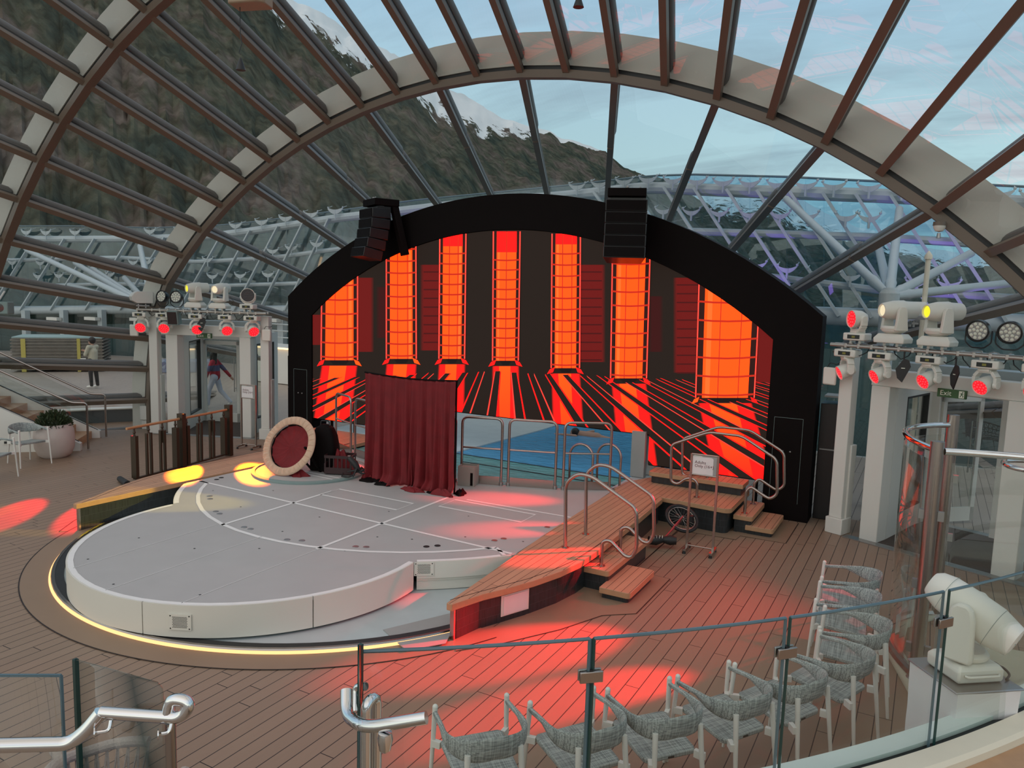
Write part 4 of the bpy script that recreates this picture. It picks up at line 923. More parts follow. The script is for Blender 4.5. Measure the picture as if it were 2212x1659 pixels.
    b = MB(); bx(b, 1.27, 1.65, -0.035, 0.01, 2.40, 2.52); b.obj('sign_panel', m_green, e, world=True)
    ux = u if right else -u
    cc = W(1.46, -0.04, 2.46)
    tb = text_mb('Exit', 0.10, lambda v: cc+ux*(v.x-0.075)+Vector((0, 0, v.y))-nn*(0.001+v.z)); tb.obj('lettering', m_white2, e, world=True, smooth=False)
    b = MB()
    def dot(x, z, w_, h): 
        vs = [cc+ux*(x+i*w_/2)+Vector((0, 0, z+j*h/2))-nn*k for k in (0.0005, 0.003) for j in (-1, 1) for i in (-1, 1)]; b.add(vs, [(0, 1, 3, 2), (4, 6, 7, 5), (0, 4, 5, 1), (2, 3, 7, 6), (0, 2, 6, 4), (1, 5, 7, 3)])
    dot(0.135, 0, 0.07, 0.1); b.obj('figure_panel', m_white2, e, world=True, smooth=False)
    b = MB()
    def seg(x0, z0, x1, z1, th): b.bar(cc+ux*x0+Vector((0, 0, z0))-nn*0.004, cc+ux*x1+Vector((0, 0, z1))-nn*0.004, 0.002, th, upd=(Vector((0, 0, 1)) if abs(x1-x0) > abs(z1-z0) else ux))
    seg(0.135, 0.0, 0.142, 0.022, 0.016); seg(0.135, 0.0, 0.118, -0.035, 0.009); seg(0.135, 0, 0.158, -0.018, 0.009); seg(0.158, -0.018, 0.152, -0.038, 0.008); seg(0.142, 0.02, 0.160, 0.004, 0.007); seg(0.142, 0.02, 0.118, 0.012, 0.007); b.box(cc+ux*0.15+Vector((0, 0, 0.034))-nn*0.004, (0.014, 0.003, 0.014)); b.obj('running_figure', m_green, e, world=True, smooth=False)
    # truss columns
    for a0, lab in ((-0.22, 'beside the screen'), (2.63, 'at the outer end')):
        c = thing('truss_column', 'white boxed light truss column with plinth, %s entrance, %s' % (nm, lab), 'column', tuple(W(a0+0.14, -0.1)), group='white truss columns')
        bx(MB(), a0, a0+0.28, -0.10, 0.20, 0.0, 0.26).obj('plinth', m_white, c, world=True, bevel=0.01)
        bx(MB(), a0+0.03, a0+0.24, -0.06, 0.14, 0.26, 2.98).obj('shaft', m_white, c, world=True, bevel=0.01)
        bx(MB(), a0+0.015, a0+0.265, 0.05, 0.22, 0.0, 1.45).obj('casing', m_white, c, world=True, bevel=0.01)
    tr = thing('light_truss', 'grey pipe light truss carrying the stage lamps over the %s entrance' % nm, 'truss', tuple(W(1.3, -0.13, 3.02)), group='light trusses')
    b = MB(); b.tube([W(-0.25, -0.30, 3.05), W(2.95, -0.30, 3.05)], 0.030, 12); b.obj('pipe', m_clamp, tr, world=True)
    b = MB(); b.tube([W(-0.25, -0.16, 3.05), W(2.95, -0.16, 3.05)], 0.030, 12); b.obj('pipe', m_clamp, tr, world=True)
    b = MB()
    rnd = random.Random(3+side)
    b.tube([W(-0.2+3.1*i/60, -0.12+rnd.uniform(-.05, .05), 3.06+rnd.uniform(-.03, .035)) for i in range(61)], 0.011, 6); b.obj('cables', m_fixg, tr, world=True)
    for k in range(9):
        a = 0.05+k*0.31; b = MB(); b.tube([W(a, -0.16, 3.03), W(a+0.03, -0.20, 2.93+0.02*(k % 3)), W(a+0.13, -0.22, 2.90-0.03*(k % 2)), W(a+0.22, -0.18, 2.96), W(a+0.25, -0.16, 3.04)], 0.008, 6); b.obj('looped_cable', m_rub, tr, world=True)
    for k in range(14):
        b = MB(); b.box(W(0.0+k*0.2, -0.23, 3.05), (0.045, 0.20, 0.075), rz=-0.387*side); b.obj('cross_clamp', m_clamp, tr, world=True, bevel=0.008)
    return W, tr
WR, trR = portal(1); WL, trL = portal(-1)

# ------------------------------------------------------------------ fixtures
def aimframe(d, upz=1):
    pan = atan2(d.y, d.x); return pan
def spot(parent, pos, target, watts, col, half, blend=0.35, name='beam', r=0.05):
    ld = bpy.data.lights.new(name, 'SPOT'); ld.energy = watts; ld.color = col; ld.spot_size = radians(half*2); ld.spot_blend = blend; ld.shadow_soft_size = r
    o = bpy.data.objects.new(name, ld); COL.objects.link(o); o.parent = parent
    d = (Vector(target)-Vector(pos)).normalized(); q = d.to_track_quat('-Z', 'Y').to_matrix().to_4x4(); q.translation = Vector(pos)
    o.matrix_basis = WM(parent).inverted() @ q
def led_disc(c, d, R, parent, lit=True, n=None, name='led_face'):
    d = d.normalized(); e1 = d.cross(Vector((0, 0, 1))).normalized(); e2 = e1.cross(d)
    b = MB(); T = Matrix((e1, e2, d)).transposed()
    b.lathe(c, [(R, -0.01), (R, 0.004), (0, 0.004)], 28, T=T); f = b.obj(name, m_red if lit else m_lens, parent, world=True)
    spots_ = [(0, 0)]+[(0.42*cos(a), 0.42*sin(a)) for a in [k*pi/3 for k in range(6)]]+[(0.80*cos(a), 0.80*sin(a)) for a in [k*pi/6+0.26 for k in range(12)]]
    b = MB()
    for x, y in spots_: b.lathe(c+(e1*x+e2*y)*R, [(R*0.085, 0.003), (R*0.085, 0.010), (0, 0.012)], 8, T=T)
    o = b.obj('led_cells', m_reddot if lit else m_lens, f, world=True); o['kind'] = 'stuff'
def wash(label, base, d, group, lit=True, R=0.105, upright=False, sgn=-1):
    """moving wash light; base plate centre, head direction d"""
    base = Vector(base); d = Vector(d).normalized(); pan = atan2(d.y, d.x); z = Vector((0, 0, -1 if not upright else 1))
    t = thing('wash_light', label, 'stage light', tuple(base), group=group)
    h = Vector((cos(pan), sin(pan), 0)); s = Vector((-sin(pan), cos(pan), 0))
    br = FACE
    b = MB(); b.box((base), (0.34, 0.24, 0.115), rz=br); b.obj('base_box', m_fix, t, world=True, bevel=0.02)
    f = Vector((cos(br-pi/2), sin(br-pi/2), 0)); sd = Vector((cos(br), sin(br), 0))
    b = MB(); b.box(base+f*0.121, (0.19, 0.006, 0.06), rz=br); b.obj('display', m_disp, t, world=True)
    b = MB(); b.box(base+f*0.125, (0.05, 0.004, 0.032), rz=br); b.obj('lit_readout', m_readout, t, world=True)
    c = base+z*0.27                                   # tilt axis
    b = MB(); b.box(base+z*0.075, (0.16, 0.16, 0.04), rz=pan)
    P = [c-s*0.15, c-s*0.15-z*0.10, c-s*0.09-z*0.175, c+s*0.09-z*0.175, c+s*0.15-z*0.10, c+s*0.15]
    for i in range(len(P)-1): b.bar(P[i], P[i+1], 0.10, 0.045, upd=(z if 0 < i < 4 else s)) if 0 < i < 4 else b.bar(P[i], P[i+1], 0.10, 0.045, upd=s)
    for q in (-1, 1): b.cyl(c+s*q*0.125, c+s*q*0.175, 0.058, 0.05, 16)
    b.obj('yoke', m_fix, t, world=True, bevel=0.006)
    T = Matrix((d.cross(Vector((0, 0, 1))).normalized(), d.cross(Vector((0, 0, 1))).normalized().cross(d), d)).transposed()
    b = MB(); b.lathe(c, [(0.05, -0.13), (0.085, -0.11), (R*0.98, -0.04), (R*1.05, 0.05), (R*1.08, 0.10), (R*1.08, 0.125), (R, 0.125), (R, 0.10)], 28, T=T); b.obj('head', m_fix, t, world=True)
    led_disc(c+d*0.105, d, R, t, lit)
    for q in (-0.07, 0.07): b = MB(); b.box(base-z*0.09+sd*q, (0.035, 0.12, 0.07), rz=br); b.cyl(base-z*0.12+sd*q-f*0.05, base-z*0.12+sd*q+f*0.05, 0.034, n=10); b.obj('pipe_clamp', m_clamp, t, world=True)
    t['head'] = tuple(c); return t, c
def profile(label, base, d, group, lensmat, S=1.0, halo=None):
    base = Vector(base); d = Vector(d).normalized(); pan = atan2(d.y, d.x); z = Vector((0, 0, 1))
    t = thing('spot_light', label, 'stage light', tuple(base-z*0.08*S), group=group)
    s = Vector((-sin(pan), cos(pan), 0)); br = FACE
    b = MB(); V = [(-0.19, -0.13), (0.19, -0.13), (0.19, 0.13), (-0.19, 0.13)]
    R3 = Matrix.Rotation(br, 3, 'Z'); vs = []
    for k, zz in ((1.0, -0.06), (1.03, 0.0), (0.78, 0.06)):
        for x, y in V: vs.append(base+(R3 @ Vector((x*k, y*k, zz)))*S)
    b.add(vs, [(3, 2, 1, 0), (8, 9, 10, 11)]+[(4*j+i, 4*j+(i+1) % 4, 4*j+4+(i+1) % 4, 4*j+4+i) for j in (0, 1) for i in range(4)]); b.obj('base_box', m_fix, t, world=True, bevel=0.012)
    c = base+z*0.36*S
    # rounded tub + arms
    T = Matrix((Vector((cos(pan), sin(pan), 0)), s, z)).transposed()
    b = MB(); b.lathe(base+z*0.06*S, [(0.09*S, 0), (0.14*S, 0.03*S), (0.155*S, 0.07*S), (0.14*S, 0.10*S), (0.0, 0.10*S)], 24, T=T)
    for q in (-1, 1):
        rows = [(0.075, 0.10), (0.085, 0.11), (0.07, 0.22), (0.058, 0.36), (0.03, 0.405)]
        vs = []
        for wd, zz in rows:
            for sx, sy in ((-1, -1), (1, -1), (1, 1), (-1, 1)): vs.append(base+(T @ Vector((sx*wd, q*0.145+sy*0.024, zz)))*S)
        fs = [(3, 2, 1, 0), tuple(range(16, 20))]+[(4*j+i, 4*j+(i+1) % 4, 4*j+4+(i+1) % 4, 4*j+4+i) for j in range(4) for i in range(4)]
        b.add(vs, fs)
    b.obj('yoke', m_fix, t, world=True, bevel=0.008)
    e1 = d.cross(z).normalized(); T2 = Matrix((e1, e1.cross(d), d)).transposed()
    b = MB(); b.lathe(c, [(0.06*S, -0.30*S), (0.105*S, -0.27*S), (0.115*S, -0.12*S), (0.125*S, -0.10*S), (0.12*S, 0.05*S), (0.095*S, 0.17*S), (0.085*S, 0.19*S), (0.075*S, 0.19*S), (0.07*S, 0.16*S)], 20, T=T2); b.obj('head', m_fix, t, world=True)
    b = MB(); b.lathe(c+d*0.165*S, [(0.072*S, -0.01), (0.072*S, 0.0), (0.05*S, 0.012), (0, 0.016)], 20, T=T2); b.obj('lens', lensmat, t, world=True)
    for q in (-0.08, 0.08): MB().box(base-z*0.10*S+Vector((cos(br), sin(br), 0))*q*S, (0.04, 0.12, 0.09), rz=br).obj('pipe_clamp', m_clamp, t, world=True)
    t['head'] = tuple(c); return t, c
def par(label, base, d, group):
    base = Vector(base); d = Vector(d).normalized(); t = thing('par_can', label, 'stage light', tuple(base), group=group)
    e1 = d.cross(Vector((0, 0, 1))).normalized(); T = Matrix((e1, e1.cross(d), d)).transposed(); c = base+Vector((0, 0, 0.25))
    b = MB(); b.lathe(c, [(0.05, -0.13), (0.11, -0.10), (0.145, -0.02), (0.15, 0.06), (0.14, 0.065), (0.125, 0.04)], 28, T=T); b.obj('can_body', m_blackg, t, world=True)
    b = MB(); b.lathe(c, [(0.124, 0.02), (0.124, 0.045), (0, 0.045)], 24, T=T); f = b.obj('lens_plate', m_fixg, t, world=True)
    b = MB()
    for r_, n_, o_ in ((0, 1, 0), (0.05, 5, 0.3), (0.097, 10, 0)):
        for k in range(n_):
            a = 2*pi*k/n_+o_; b.lathe(c+e1*r_*cos(a)+e1.cross(d)*r_*sin(a), [(0.022, 0.046), (0.022, 0.05), (0, 0.056)], 10, T=T)
    o = b.obj('lens_cells', m_white2, f, world=True); o['kind'] = 'stuff'
    b = MB(); b.tube(fillet([c-e1*0.165, c-e1*0.165-Vector((0, 0, 0.16)), c-e1*0.08-Vector((0, 0, 0.235)), c+e1*0.08-Vector((0, 0, 0.235)), c+e1*0.165-Vector((0, 0, 0.16)), c+e1*0.165], 0.03, 3), 0.010, 8); b.obj('yoke', m_blackg, t, world=True)
m_readout = emat('green_readout', (0.25, 0.22, 0.02), 0.35)
CAMV = lambda p: (CP-Vector(p))
RED = (1.0, 0.004, 0.012)
aims = {}
# right truss
FACE = -0.387
tgtR = [Vector((-5.89, 10.38, 0.4)), Vector((-4.89, 9.16, 0.4)), Vector((-3.80, 8.45, 0.42)), Vector((-3.55, 6.62, 0)), Vector((-2.50, 6.05, 0))]
ordn = ['innermost', 'second', 'third', 'fourth', 'outermost']
heads = []
for i, a in enumerate((0.0, 0.53, 1.22, 1.95, 2.55)):
    base = WR(a, -0.23, 2.93); tg = tgtR[i]; c0 = base-Vector((0, 0, 0.27))
    t, c = wash('white moving head glowing red under the right truss, %s from the screen' % ordn[i], base, tg-c0, 'red wash lights under the right truss'); d_ = (tg-c).normalized(); spot(t, c+d_*0.14, tg, (5000, 5000, 10000, 15000, 15000)[i], RED, (5.4, 4.8, 3.8, 5.2, 5.0)[i], (1.0, 1.0, 0.7, 0.6, 0.6)[i])
    if i > 2: spot(t, c+d_*0.14, tg+Vector((0.5, 1.6, 0)), 550, RED, 20, 1.0, 'spill')
wash('white wash light standing on the right truss end nearest the screen, facing left, red cells', WR(0.12, -0.22, 3.19), Vector((-0.86, -0.62, -0.02)), 'lights standing on the right truss', True, 0.125, True)
profile('white spotlight on the right truss with a plain clear lens', WR(0.66, -0.22, 3.20), Vector((-0.80, -0.58, -0.03)), 'lights standing on the right truss', m_wlens, 1.15)
tY, cY = profile('white spotlight on the right truss with a glowing yellow lens', WR(1.28, -0.22, 3.20), Vector((-0.80, -0.60, -0.02)), 'lights standing on the right truss', m_yel, 1.15)
spot(tY, cY+Vector((-0.80, -0.60, -0.02))*0.24, (-10.75, 6.95, 0.40), 5000, (1.0, 0.72, 0.03), 3.4)
par('black round par can on the right truss, beside the yellow-lens spotlight', WR(1.80, -0.22, 3.13), Vector((-0.42, -0.88, -0.12)), 'black par cans')
par('black round par can on the right truss, outer of its pair', WR(2.18, -0.22, 3.13), Vector((-0.30, -0.93, -0.18)), 'black par cans')
# left truss
FACE = 0.387
tgtL = [Vector((-9.24, 10.5, 0.42)), Vector((-10.30, 9.32, 0.4)), Vector((-11.25, 8.62, 0.42)), Vector((-11.55, 7.0, 0)), Vector((-12.5, 6.42, 0))]
for i, a in enumerate((0.13, 0.77, 1.51, 2.34, 2.93)):
    base = WL(a, -0.23, 2.93); tg = tgtL[i]; c0 = base-Vector((0, 0, 0.27))
    t, c = wash('white moving head glowing red under the left truss, %s from the screen' % ordn[i], base, tg-c0, 'red wash lights under the left truss', True, 0.12); d_ = (tg-c).normalized(); spot(t, c+d_*0.14, tg, (6500, 9000, 7500, 9000, 9000)[i], (1.0, 0.12, 0.0) if i in (1, 2) else RED, (3.6, 3.2, 3.0, 3.0, 3.2)[i])
wash('white wash light with a dark unlit face, standing on the left truss nearest the screen', WL(0.23, -0.22, 3.20), Vector((0.70, -0.75, -0.02)), 'lights standing on the left truss', False, 0.15, True)
profile('white spotlight with a pale lens, middle of the left truss', WL(0.94, -0.22, 3.20), Vector((0.28, -0.95, -0.08)), 'lights standing on the left truss', m_wlens, 1.1)
tY2, cY2 = profile('white spotlight with a glowing yellow lens on the left truss', WL(1.55, -0.22, 3.20), Vector((-0.25, -0.96, -0.05)), 'lights standing on the left truss', m_yel, 1.1)
par('black round par can on the left truss, beside the yellow-lens spotlight', WL(2.02, -0.22, 3.12), Vector((0.35, -0.9, 0.15)), 'black par cans')
par('black round par can on the left truss, beside the grey flood housing', WL(2.38, -0.22, 3.12), Vector((0.15, -0.95, 0.15)), 'black par cans')
def flood(label, loc, rz):
    t = thing('flood_housing', label, 'lamp housing', loc, rz, 'white flood housings')
    b = MB(); P = [(-0.22, 0), (0.14, 0), (0.24, 0.06), (0.26, 0.16), (0.20, 0.24), (0.12, 0.28), (-0.22, 0.28)]
    b.add([(x, y, z+0.12) for y in (-0.14, 0.14) for x, z in P], [tuple(range(7)), tuple(range(7, 14))[::-1]]+[(i, i+7, (i+1) % 7+7, (i+1) % 7) for i in range(7)]); b.obj('housing', m_white, t, bevel=0.01)
    b = MB(); b.box((-0.225, 0, 0.26), (0.008, 0.24, 0.24)); b.obj('front_glass', m_fixg, t)
    b = MB(); b.cyl((0.1, -0.145, 0.25), (0.1, -0.175, 0.25), 0.04, n=12); b.box((0.1, -0.17, 0.16), (0.03, 0.012, 0.2)); b.obj('tilt_knob', m_dsteel, t)
    b = MB(); b.box((0, 0, 0.06), (0.3, 0.1, 0.03)); b.cyl((-0.08, 0, 0), (-0.08, 0, 0.1), 0.02); b.cyl((0.08, 0, 0), (0.08, 0, 0.1), 0.02); b.obj('mount', m_dsteel, t)
flood('white lamp housing standing at the outer end of the left truss', tuple(WL(2.92, -0.2, 3.08)), radians(-112))
flood('small white lamp housing behind the right truss, by the blue light', tuple(WR(0.42, 0.9, 3.35)), radians(-70))
t = thing('blue_beacon', 'small fixture glowing bright blue behind the right truss', 'lamp', tuple(WR(0.40, 0.55, 3.30)))
b = MB(); b.ball((0, 0, 0.11), 0.055, 12, 8); b.obj('blue_lens', m_blue, t); b = MB(); b.box((0, 0.08, 0.14), (0.14, 0.12, 0.26)); b.obj('beacon_body', m_outw, t, bevel=0.01)
# monitor speakers, antennas, wall panels
t = thing('wall_speaker', 'dark small loudspeaker hanging on the left truss between the lamps', 'loudspeaker', tuple(WL(2.05, -0.30, 2.72)), radians(25))
b = MB(); b.box((0, 0, 0.17), (0.26, 0.2, 0.34), rx=0.15); b.obj('cabinet', m_grey, t, bevel=0.01); b = MB(); b.box((0, -0.105, 0.155), (0.22, 0.012, 0.29), rx=0.15); b.obj('grille', pmat('dark_red_grille', (0.03, 0.015, 0.014, 1), 0.6), t)
def antenna(label, p, yaw):
    t = thing('paddle_antenna', label, 'antenna', p, yaw, 'black paddle antennas')
    P = [(0.0, 0.16), (0.07, 0.14), (0.10, 0.05), (0.0, -0.19), (-0.07, -0.13), (-0.10, 0.0)]
    b = MB(); b.add([(x, y, z) for y in (-0.008, 0.008) for x, z in P], [tuple(range(6)), tuple(range(6, 12))[::-1]]+[(i, i+6, (i+1) % 6+6, (i+1) % 6) for i in range(6)]); b.obj('paddle', m_rub, t)
    b = MB(); b.cyl((0.0, 0.0, 0.15), (0.0, 0.0, 0.26), 0.012); b.obj('stem', m_rub, t); MB().box((0, -0.01, 0.02), (0.05, 0.004, 0.012)).obj('maker_mark', m_white2, t)
antenna('black kite-shaped antenna hanging from the right truss, nearer the screen', tuple(WR(0.88, -0.30, 2.76)), radians(-8))
antenna('black kite-shaped antenna hanging from the right truss, outer one', tuple(WR(1.58, -0.30, 2.74)), radians(-60))
antenna('black kite-shaped antenna hanging from the left truss over the doors', tuple(WL(1.36, -0.30, 2.76)), radians(40))
for W_, a, lab in ((WR, -0.28, 'white rounded panel on the right truss column beside the screen'), (WL, 3.15, 'white rounded panel on the outer left truss column'), (WL, -0.2, 'white rounded panel on the left truss column beside the screen')):
    t = thing('access_point', lab, 'wall panel', tuple(W_(a, -0.2, 2.40)), 0.387*(1 if W_ is WL else -1), 'white rounded panels')
    MB().box((0, 0, 0.14), (0.22, 0.05, 0.28)).obj('panel', m_fix, t, bevel=0.03)
    b = MB(); b.tube(fillet([(-0.05, 0, 0.28), (0.0, -0.02, 0.36), (0.10, 0, 0.33), (0.14, 0.0, 0.36)], 0.04), 0.006, 6); b.obj('lead', m_rub, t)
# ================================================================== armchairs
def armchair(name, label, loc, rz, group):
    t = thing(name, label, 'chair', loc, rz, group)
    # front = +y
    b = MB(); b.prism(rrect(-0.235, -0.22, 0.235, 0.25, 0.04), 0.425, 0.465)
    for i, v in enumerate(b.v): b.v[i] = Vector((v.x*(1.0 if v.y > 0 else 0.92), v.y, v.z+0.02*(v.y/0.25)))
    b.obj('seat', m_weave, t, bevel=0.01)
    def wrap(u, v):
        # u round the back from left arm tip to right arm tip, v height/thickness loop
        a = -1+2*u; k = abs(a); s = 1 if a > 0 else -1
        ang = pi*0.5*min(1, k/0.62)
        if k < 0.62: x = s*0.285*sin(ang)**0.85 if ang > 0 else 0; y = -0.05-0.265*cos(ang)
        else: x = s*(0.285-0.012*(k-0.62)/0.38); y = -0.05+0.31*(k-0.62)/0.38
        wdt = 0.15*(1-min(1, k/0.72)**2.2)+0.038; top = 0.712+0.095*(1-min(1, k/0.95))**1.0; zc_ = top-wdt/2
        ph = 2*pi*v; th = 0.017
        nx, ny = (x, y+0.05); ln = hypot(nx, ny) or 1; nx /= ln; ny /= ln
        if k > 0.62: nx, ny = s, 0
        lean = 0.10*(1-k)
        return (x+nx*th*cos(ph)+0.0, y+ny*th*cos(ph)-lean*(zc_+wdt/2*sin(ph)-0.66)*0-0.02*sin(ph)*(1-k), zc_+wdt/2*math.copysign(abs(sin(ph))**0.8, sin(ph)))
    b = MB(); b.grid(wrap, 48, 12); b.obj('backrest', m_weave, t, label='woven grey wrap-around backrest')
    for s in (-1, 1):
        b = MB(); b.cyl((s*0.295, 0.30, 0.0), (s*0.272, 0.255, 0.735), 0.0125, 0.02, 12); b.ball((s*0.272, 0.255, 0.735), 0.021, 10, 6); b.obj('leg', m_chairw, t)
        b = MB(); b.cyl((s*0.215, -0.36, 0.0), (s*0.185, -0.285, 0.68), 0.0125, 0.021, 12); b.obj('leg', m_chairw, t)
        b = MB(); b.bar((s*0.185, -0.24, 0.435), (s*0.222, -0.31, 0.435), 0.035, 0.055); b.obj('seat_bracket', m_chairw, t); b = MB(); b.bar((s*0.235, 0.22, 0.455), (s*0.285, 0.27, 0.455), 0.035, 0.05); b.obj('seat_bracket', m_chairw, t)
    b = MB(); b.box((0.0, -0.222, 0.425), (0.05, 0.004, 0.014)); b.obj('maker_tag', m_rub, t)
    return t
tips = [((-2.88, 4.23), (-2.51, 4.65)), ((-2.32, 4.64), (-2.0, 5.1)), ((-1.91, 5.12), (-1.55, 5.55)), ((-1.52, 5.59), (-1.2, 6.1)), ((-1.18, 6.03), (-0.89, 6.58)), ((-0.85, 6.6), (-0.63, 7.16)), ((-0.58, 7.22), (-0.6, 7.78)), ((-0.70, 7.90), (-0.73, 8.46)), ((-0.73, 8.60), (-0.77, 9.16))]
labs = ['first of the curved row, cut off at the bottom edge', 'second of the curved row, partly behind the middle glass joint', 'third chair from the bottom end of the curved row', 'fourth chair from the bottom end of the curved row', 'fifth chair of the curved row, behind the right glass joint', 'sixth chair of the curved row, where the row bends upward', 'seventh of the curved row, facing left beside the curved glass', 'eighth chair of the curved row, tucked between two left-facing chairs', 'farthest chair of the curved row, at its top end']
proto = None
for (a, c), lb in zip(tips, labs):
    a = Vector((*a, 0)); c = Vector((*c, 0)); m_ = (a+c)/2; d = (c-a).normalized(); ang = atan2(d.y, d.x)
    f = Vector((-d.y, d.x, 0)); loc = m_-f*0.215
    if a.y > 7: loc = loc+Vector((-0.07, 0, 0))
    if proto is None: proto = armchair('armchair', 'grey woven armchair, '+lb, loc, ang, 'woven armchairs in the curved row'); o = proto
    else: dup(proto, loc, ang, 'grey woven armchair, '+lb)
dup(proto, (-15.72, 8.42, 0), radians(-92), 'woven armchair with pinkish white legs standing left of the round planter', 'woven armchairs by the left stairs')
dup(proto, (-14.95, 7.35, 0), radians(-60), 'woven armchair cut off by the left edge of the photo, nearest the camera', 'woven armchairs by the left stairs')
dup(proto, (-16.45, 7.75, 0), radians(-80), 'woven armchair half hidden behind another, by the stairs at the left edge', 'woven armchairs by the left stairs')

# ------------------------------------------------------------------ planter
t = thing('round_planter', 'rounded pale stone planter with a small dark green bush at the foot of the stairs', 'planter', (-15.98, 9.10, 0))
b = MB(); b.lathe((0, 0, 0), [(0.24, 0), (0.31, 0.05), (0.37, 0.2), (0.385, 0.40), (0.37, 0.56), (0.33, 0.67), (0.31, 0.70), (0.29, 0.70), (0.28, 0.64), (0, 0.64)], 40); b.obj('pot', m_pot, t)
def foliage(n, rad, zc_, squash, size, seed):
    rnd = random.Random(seed); b = MB()
    for _ in range(n):
        a = rnd.uniform(0, 2*pi); ph = math.acos(rnd.uniform(-0.1, 1)); r = rad*rnd.uniform(0.55, 1.05)
        p = Vector((r*sin(ph)*cos(a), r*sin(ph)*sin(a), zc_+r*squash*cos(ph))); d = (p-Vector((0, 0, zc_-0.1))).normalized()+Vector((rnd.uniform(-.5, .5), rnd.uniform(-.5, .5), rnd.uniform(-.2, .5))); d.normalize()
        s = d.cross(Vector((rnd.uniform(-1, 1), rnd.uniform(-1, 1), rnd.uniform(-1, 1)))).normalized(); L_ = size*rnd.uniform(0.6, 1.2)
        b.add([p, p+d*L_*0.5+s*L_*0.22, p+d*L_, p+d*L_*0.5-s*L_*0.22], [(0, 1, 2, 3)])
    return b
b = foliage(1500, 0.31, 0.66, 0.95, 0.075, 5); o = b.obj('bush', m_leaf, t, smooth=False); o['kind'] = 'stuff'
b = MB(); b.ball((0, 0, 0.68), 0.22, 12, 8, (1, 1, 0.9)); b.obj('bush_core', m_leaf, t)

# ------------------------------------------------------------------ left stairs
S0 = Vector((-16.19, 9.75, 0)); dn = Vector((-0.72, -0.69, 0)).normalized(); wdv = Vector((-0.98, 1.06, 0)).normalized(); WD = 1.42
t = thing('staircase', 'short white-sided staircase with teak treads and glass rails, at the left edge', 'stairs', tuple(S0+dn*1.2+wdv*WD/2))
sl = 0.52
def SP(s, k, z): return S0+dn*s+wdv*k+Vector((0, 0, z))
def stringer(k0, k1, name):
    b = MB(); prof = [(-0.05, 0), (-0.05, 0.16), (2.6, 0.30+2.45*sl), (3.6, 0.30+2.45*sl), (3.6, 0)]
    b.add([SP(s, k, z) for k in (k0, k1) for s, z in prof], [tuple(range(5)), tuple(range(5, 10))[::-1]]+[(i, i+5, (i+1) % 5+5, (i+1) % 5) for i in range(5)]); b.obj(name, m_white, t, world=True)
stringer(-0.10, 0.04, 'side_wall'); stringer(WD-0.04, WD+0.10, 'side_wall')
for k in range(7):
    s = 0.12+k*0.33; z = 0.17*(k+1)
    b = MB(); b.add([SP(s+i*0.34, q, zz) for zz in (z-0.17, z) for q in (0.04, WD-0.04) for i in (0, 1)], [(0, 2, 3, 1), (4, 5, 7, 6), (0, 1, 5, 4), (2, 6, 7, 3), (0, 4, 6, 2), (1, 3, 7, 5)]); b.obj('tread', m_trim, t, world=True)
b = MB(); b.add([SP(i, q, zz) for zz in (1.0, 1.20) for q in (0.04, WD-0.04) for i in (2.45, 4.2)], [(0, 2, 3, 1), (4, 5, 7, 6), (0, 1, 5, 4), (2, 6, 7, 3), (0, 4, 6, 2), (1, 3, 7, 5)]); b.obj('landing', m_trim, t, world=True)
for k in (0.0, WD):
    P = [SP(-0.18, k, 0.02), SP(-0.18, k, 1.04), SP(0.12, k, 1.05), SP(2.3, k, 1.05+2.2*sl), SP(4.0, k, 1.05+2.2*sl)]
    b = MB(); b.tube(fillet(P, 0.07, 5), 0.023, 10); b.obj('handrail', m_steel, t, world=True)
    b = MB(); Q = [SP(0.1, k, 0.2), SP(2.5, k, 0.28+2.3*sl), SP(3.9, k, 0.28+2.3*sl), SP(3.9, k, 0.98+2.2*sl), SP(2.3, k, 0.98+2.2*sl), SP(0.15, k, 0.95)]
    b.add(Q, [tuple(range(6))]); b.obj('glass_panel', m_rglass, t, world=True, solid=0.012)
    b = MB(); b.tube([SP(0.0, k, 0.19), SP(2.6, k, 0.31+2.45*sl)], 0.012, 6); b.obj('glass_channel', m_rub, t, world=True)
MB().box(SP(1.35, -0.105, 0.22), (0.16, 0.02, 0.09), rz=atan2(dn.y, dn.x)).obj('socket_plate', m_fix, t, world=True)
MB().box(SP(1.35, -0.118, 0.22), (0.10, 0.012, 0.05), rz=atan2(dn.y, dn.x)).obj('socket_hole', m_rub, t, world=True)
for s in (2.0, 3.0):
    MB().ball(SP(s, WD-0.05, 0.22+s*sl), 0.02, 8, 6).obj('step_light', emat('warm_step_light_%d' % s, (1, 0.8, 0.5), 3.0), t, world=True)
# grey curb at the foot of the dome glass, with its white ledge, and small cabinet on it
cb = [(-18.10, 13.15), (-18.75, 12.3), (-19.4, 11.2), (-19.95, 10.2), (-20.4, 9.0), (-20.7, 7.4), (-20.8, 5.0)]
b = MB(); vs = []
for x, y in cb:
    for dx, z in ((0, 0), (0, 0.36), (-0.35, 0.36), (-0.35, 0)): vs.append((x+dx, y, z))
n = len(cb); b.add(vs, [(4*i+k, 4*i+4+k, 4*i+4+(k+1) % 4, 4*i+(k+1) % 4) for i in range(n-1) for k in range(4)]+[(0, 1, 2, 3), (4*n-1, 4*n-2, 4*n-3, 4*n-4)]); b.obj('wall_left', m_curb, kind='structure')
ribbon([(x-0.16, y) for x, y in cb], 0.36, 0.0).obj('tmp', m_white, kind='structure')
o = bpy.data.objects['tmp']; o.name = 'trim_9'; o.location.z = 0.366
md = o.modifiers.new('t', 'SOLIDIFY'); md.thickness = 0.03
q = onz(315, 930, 0)
t = thing('service_cabinet', 'white metal service cabinet at the glass foot, left of the left truss column', 'cabinet', (-17.28, 12.25, 0), radians(25))
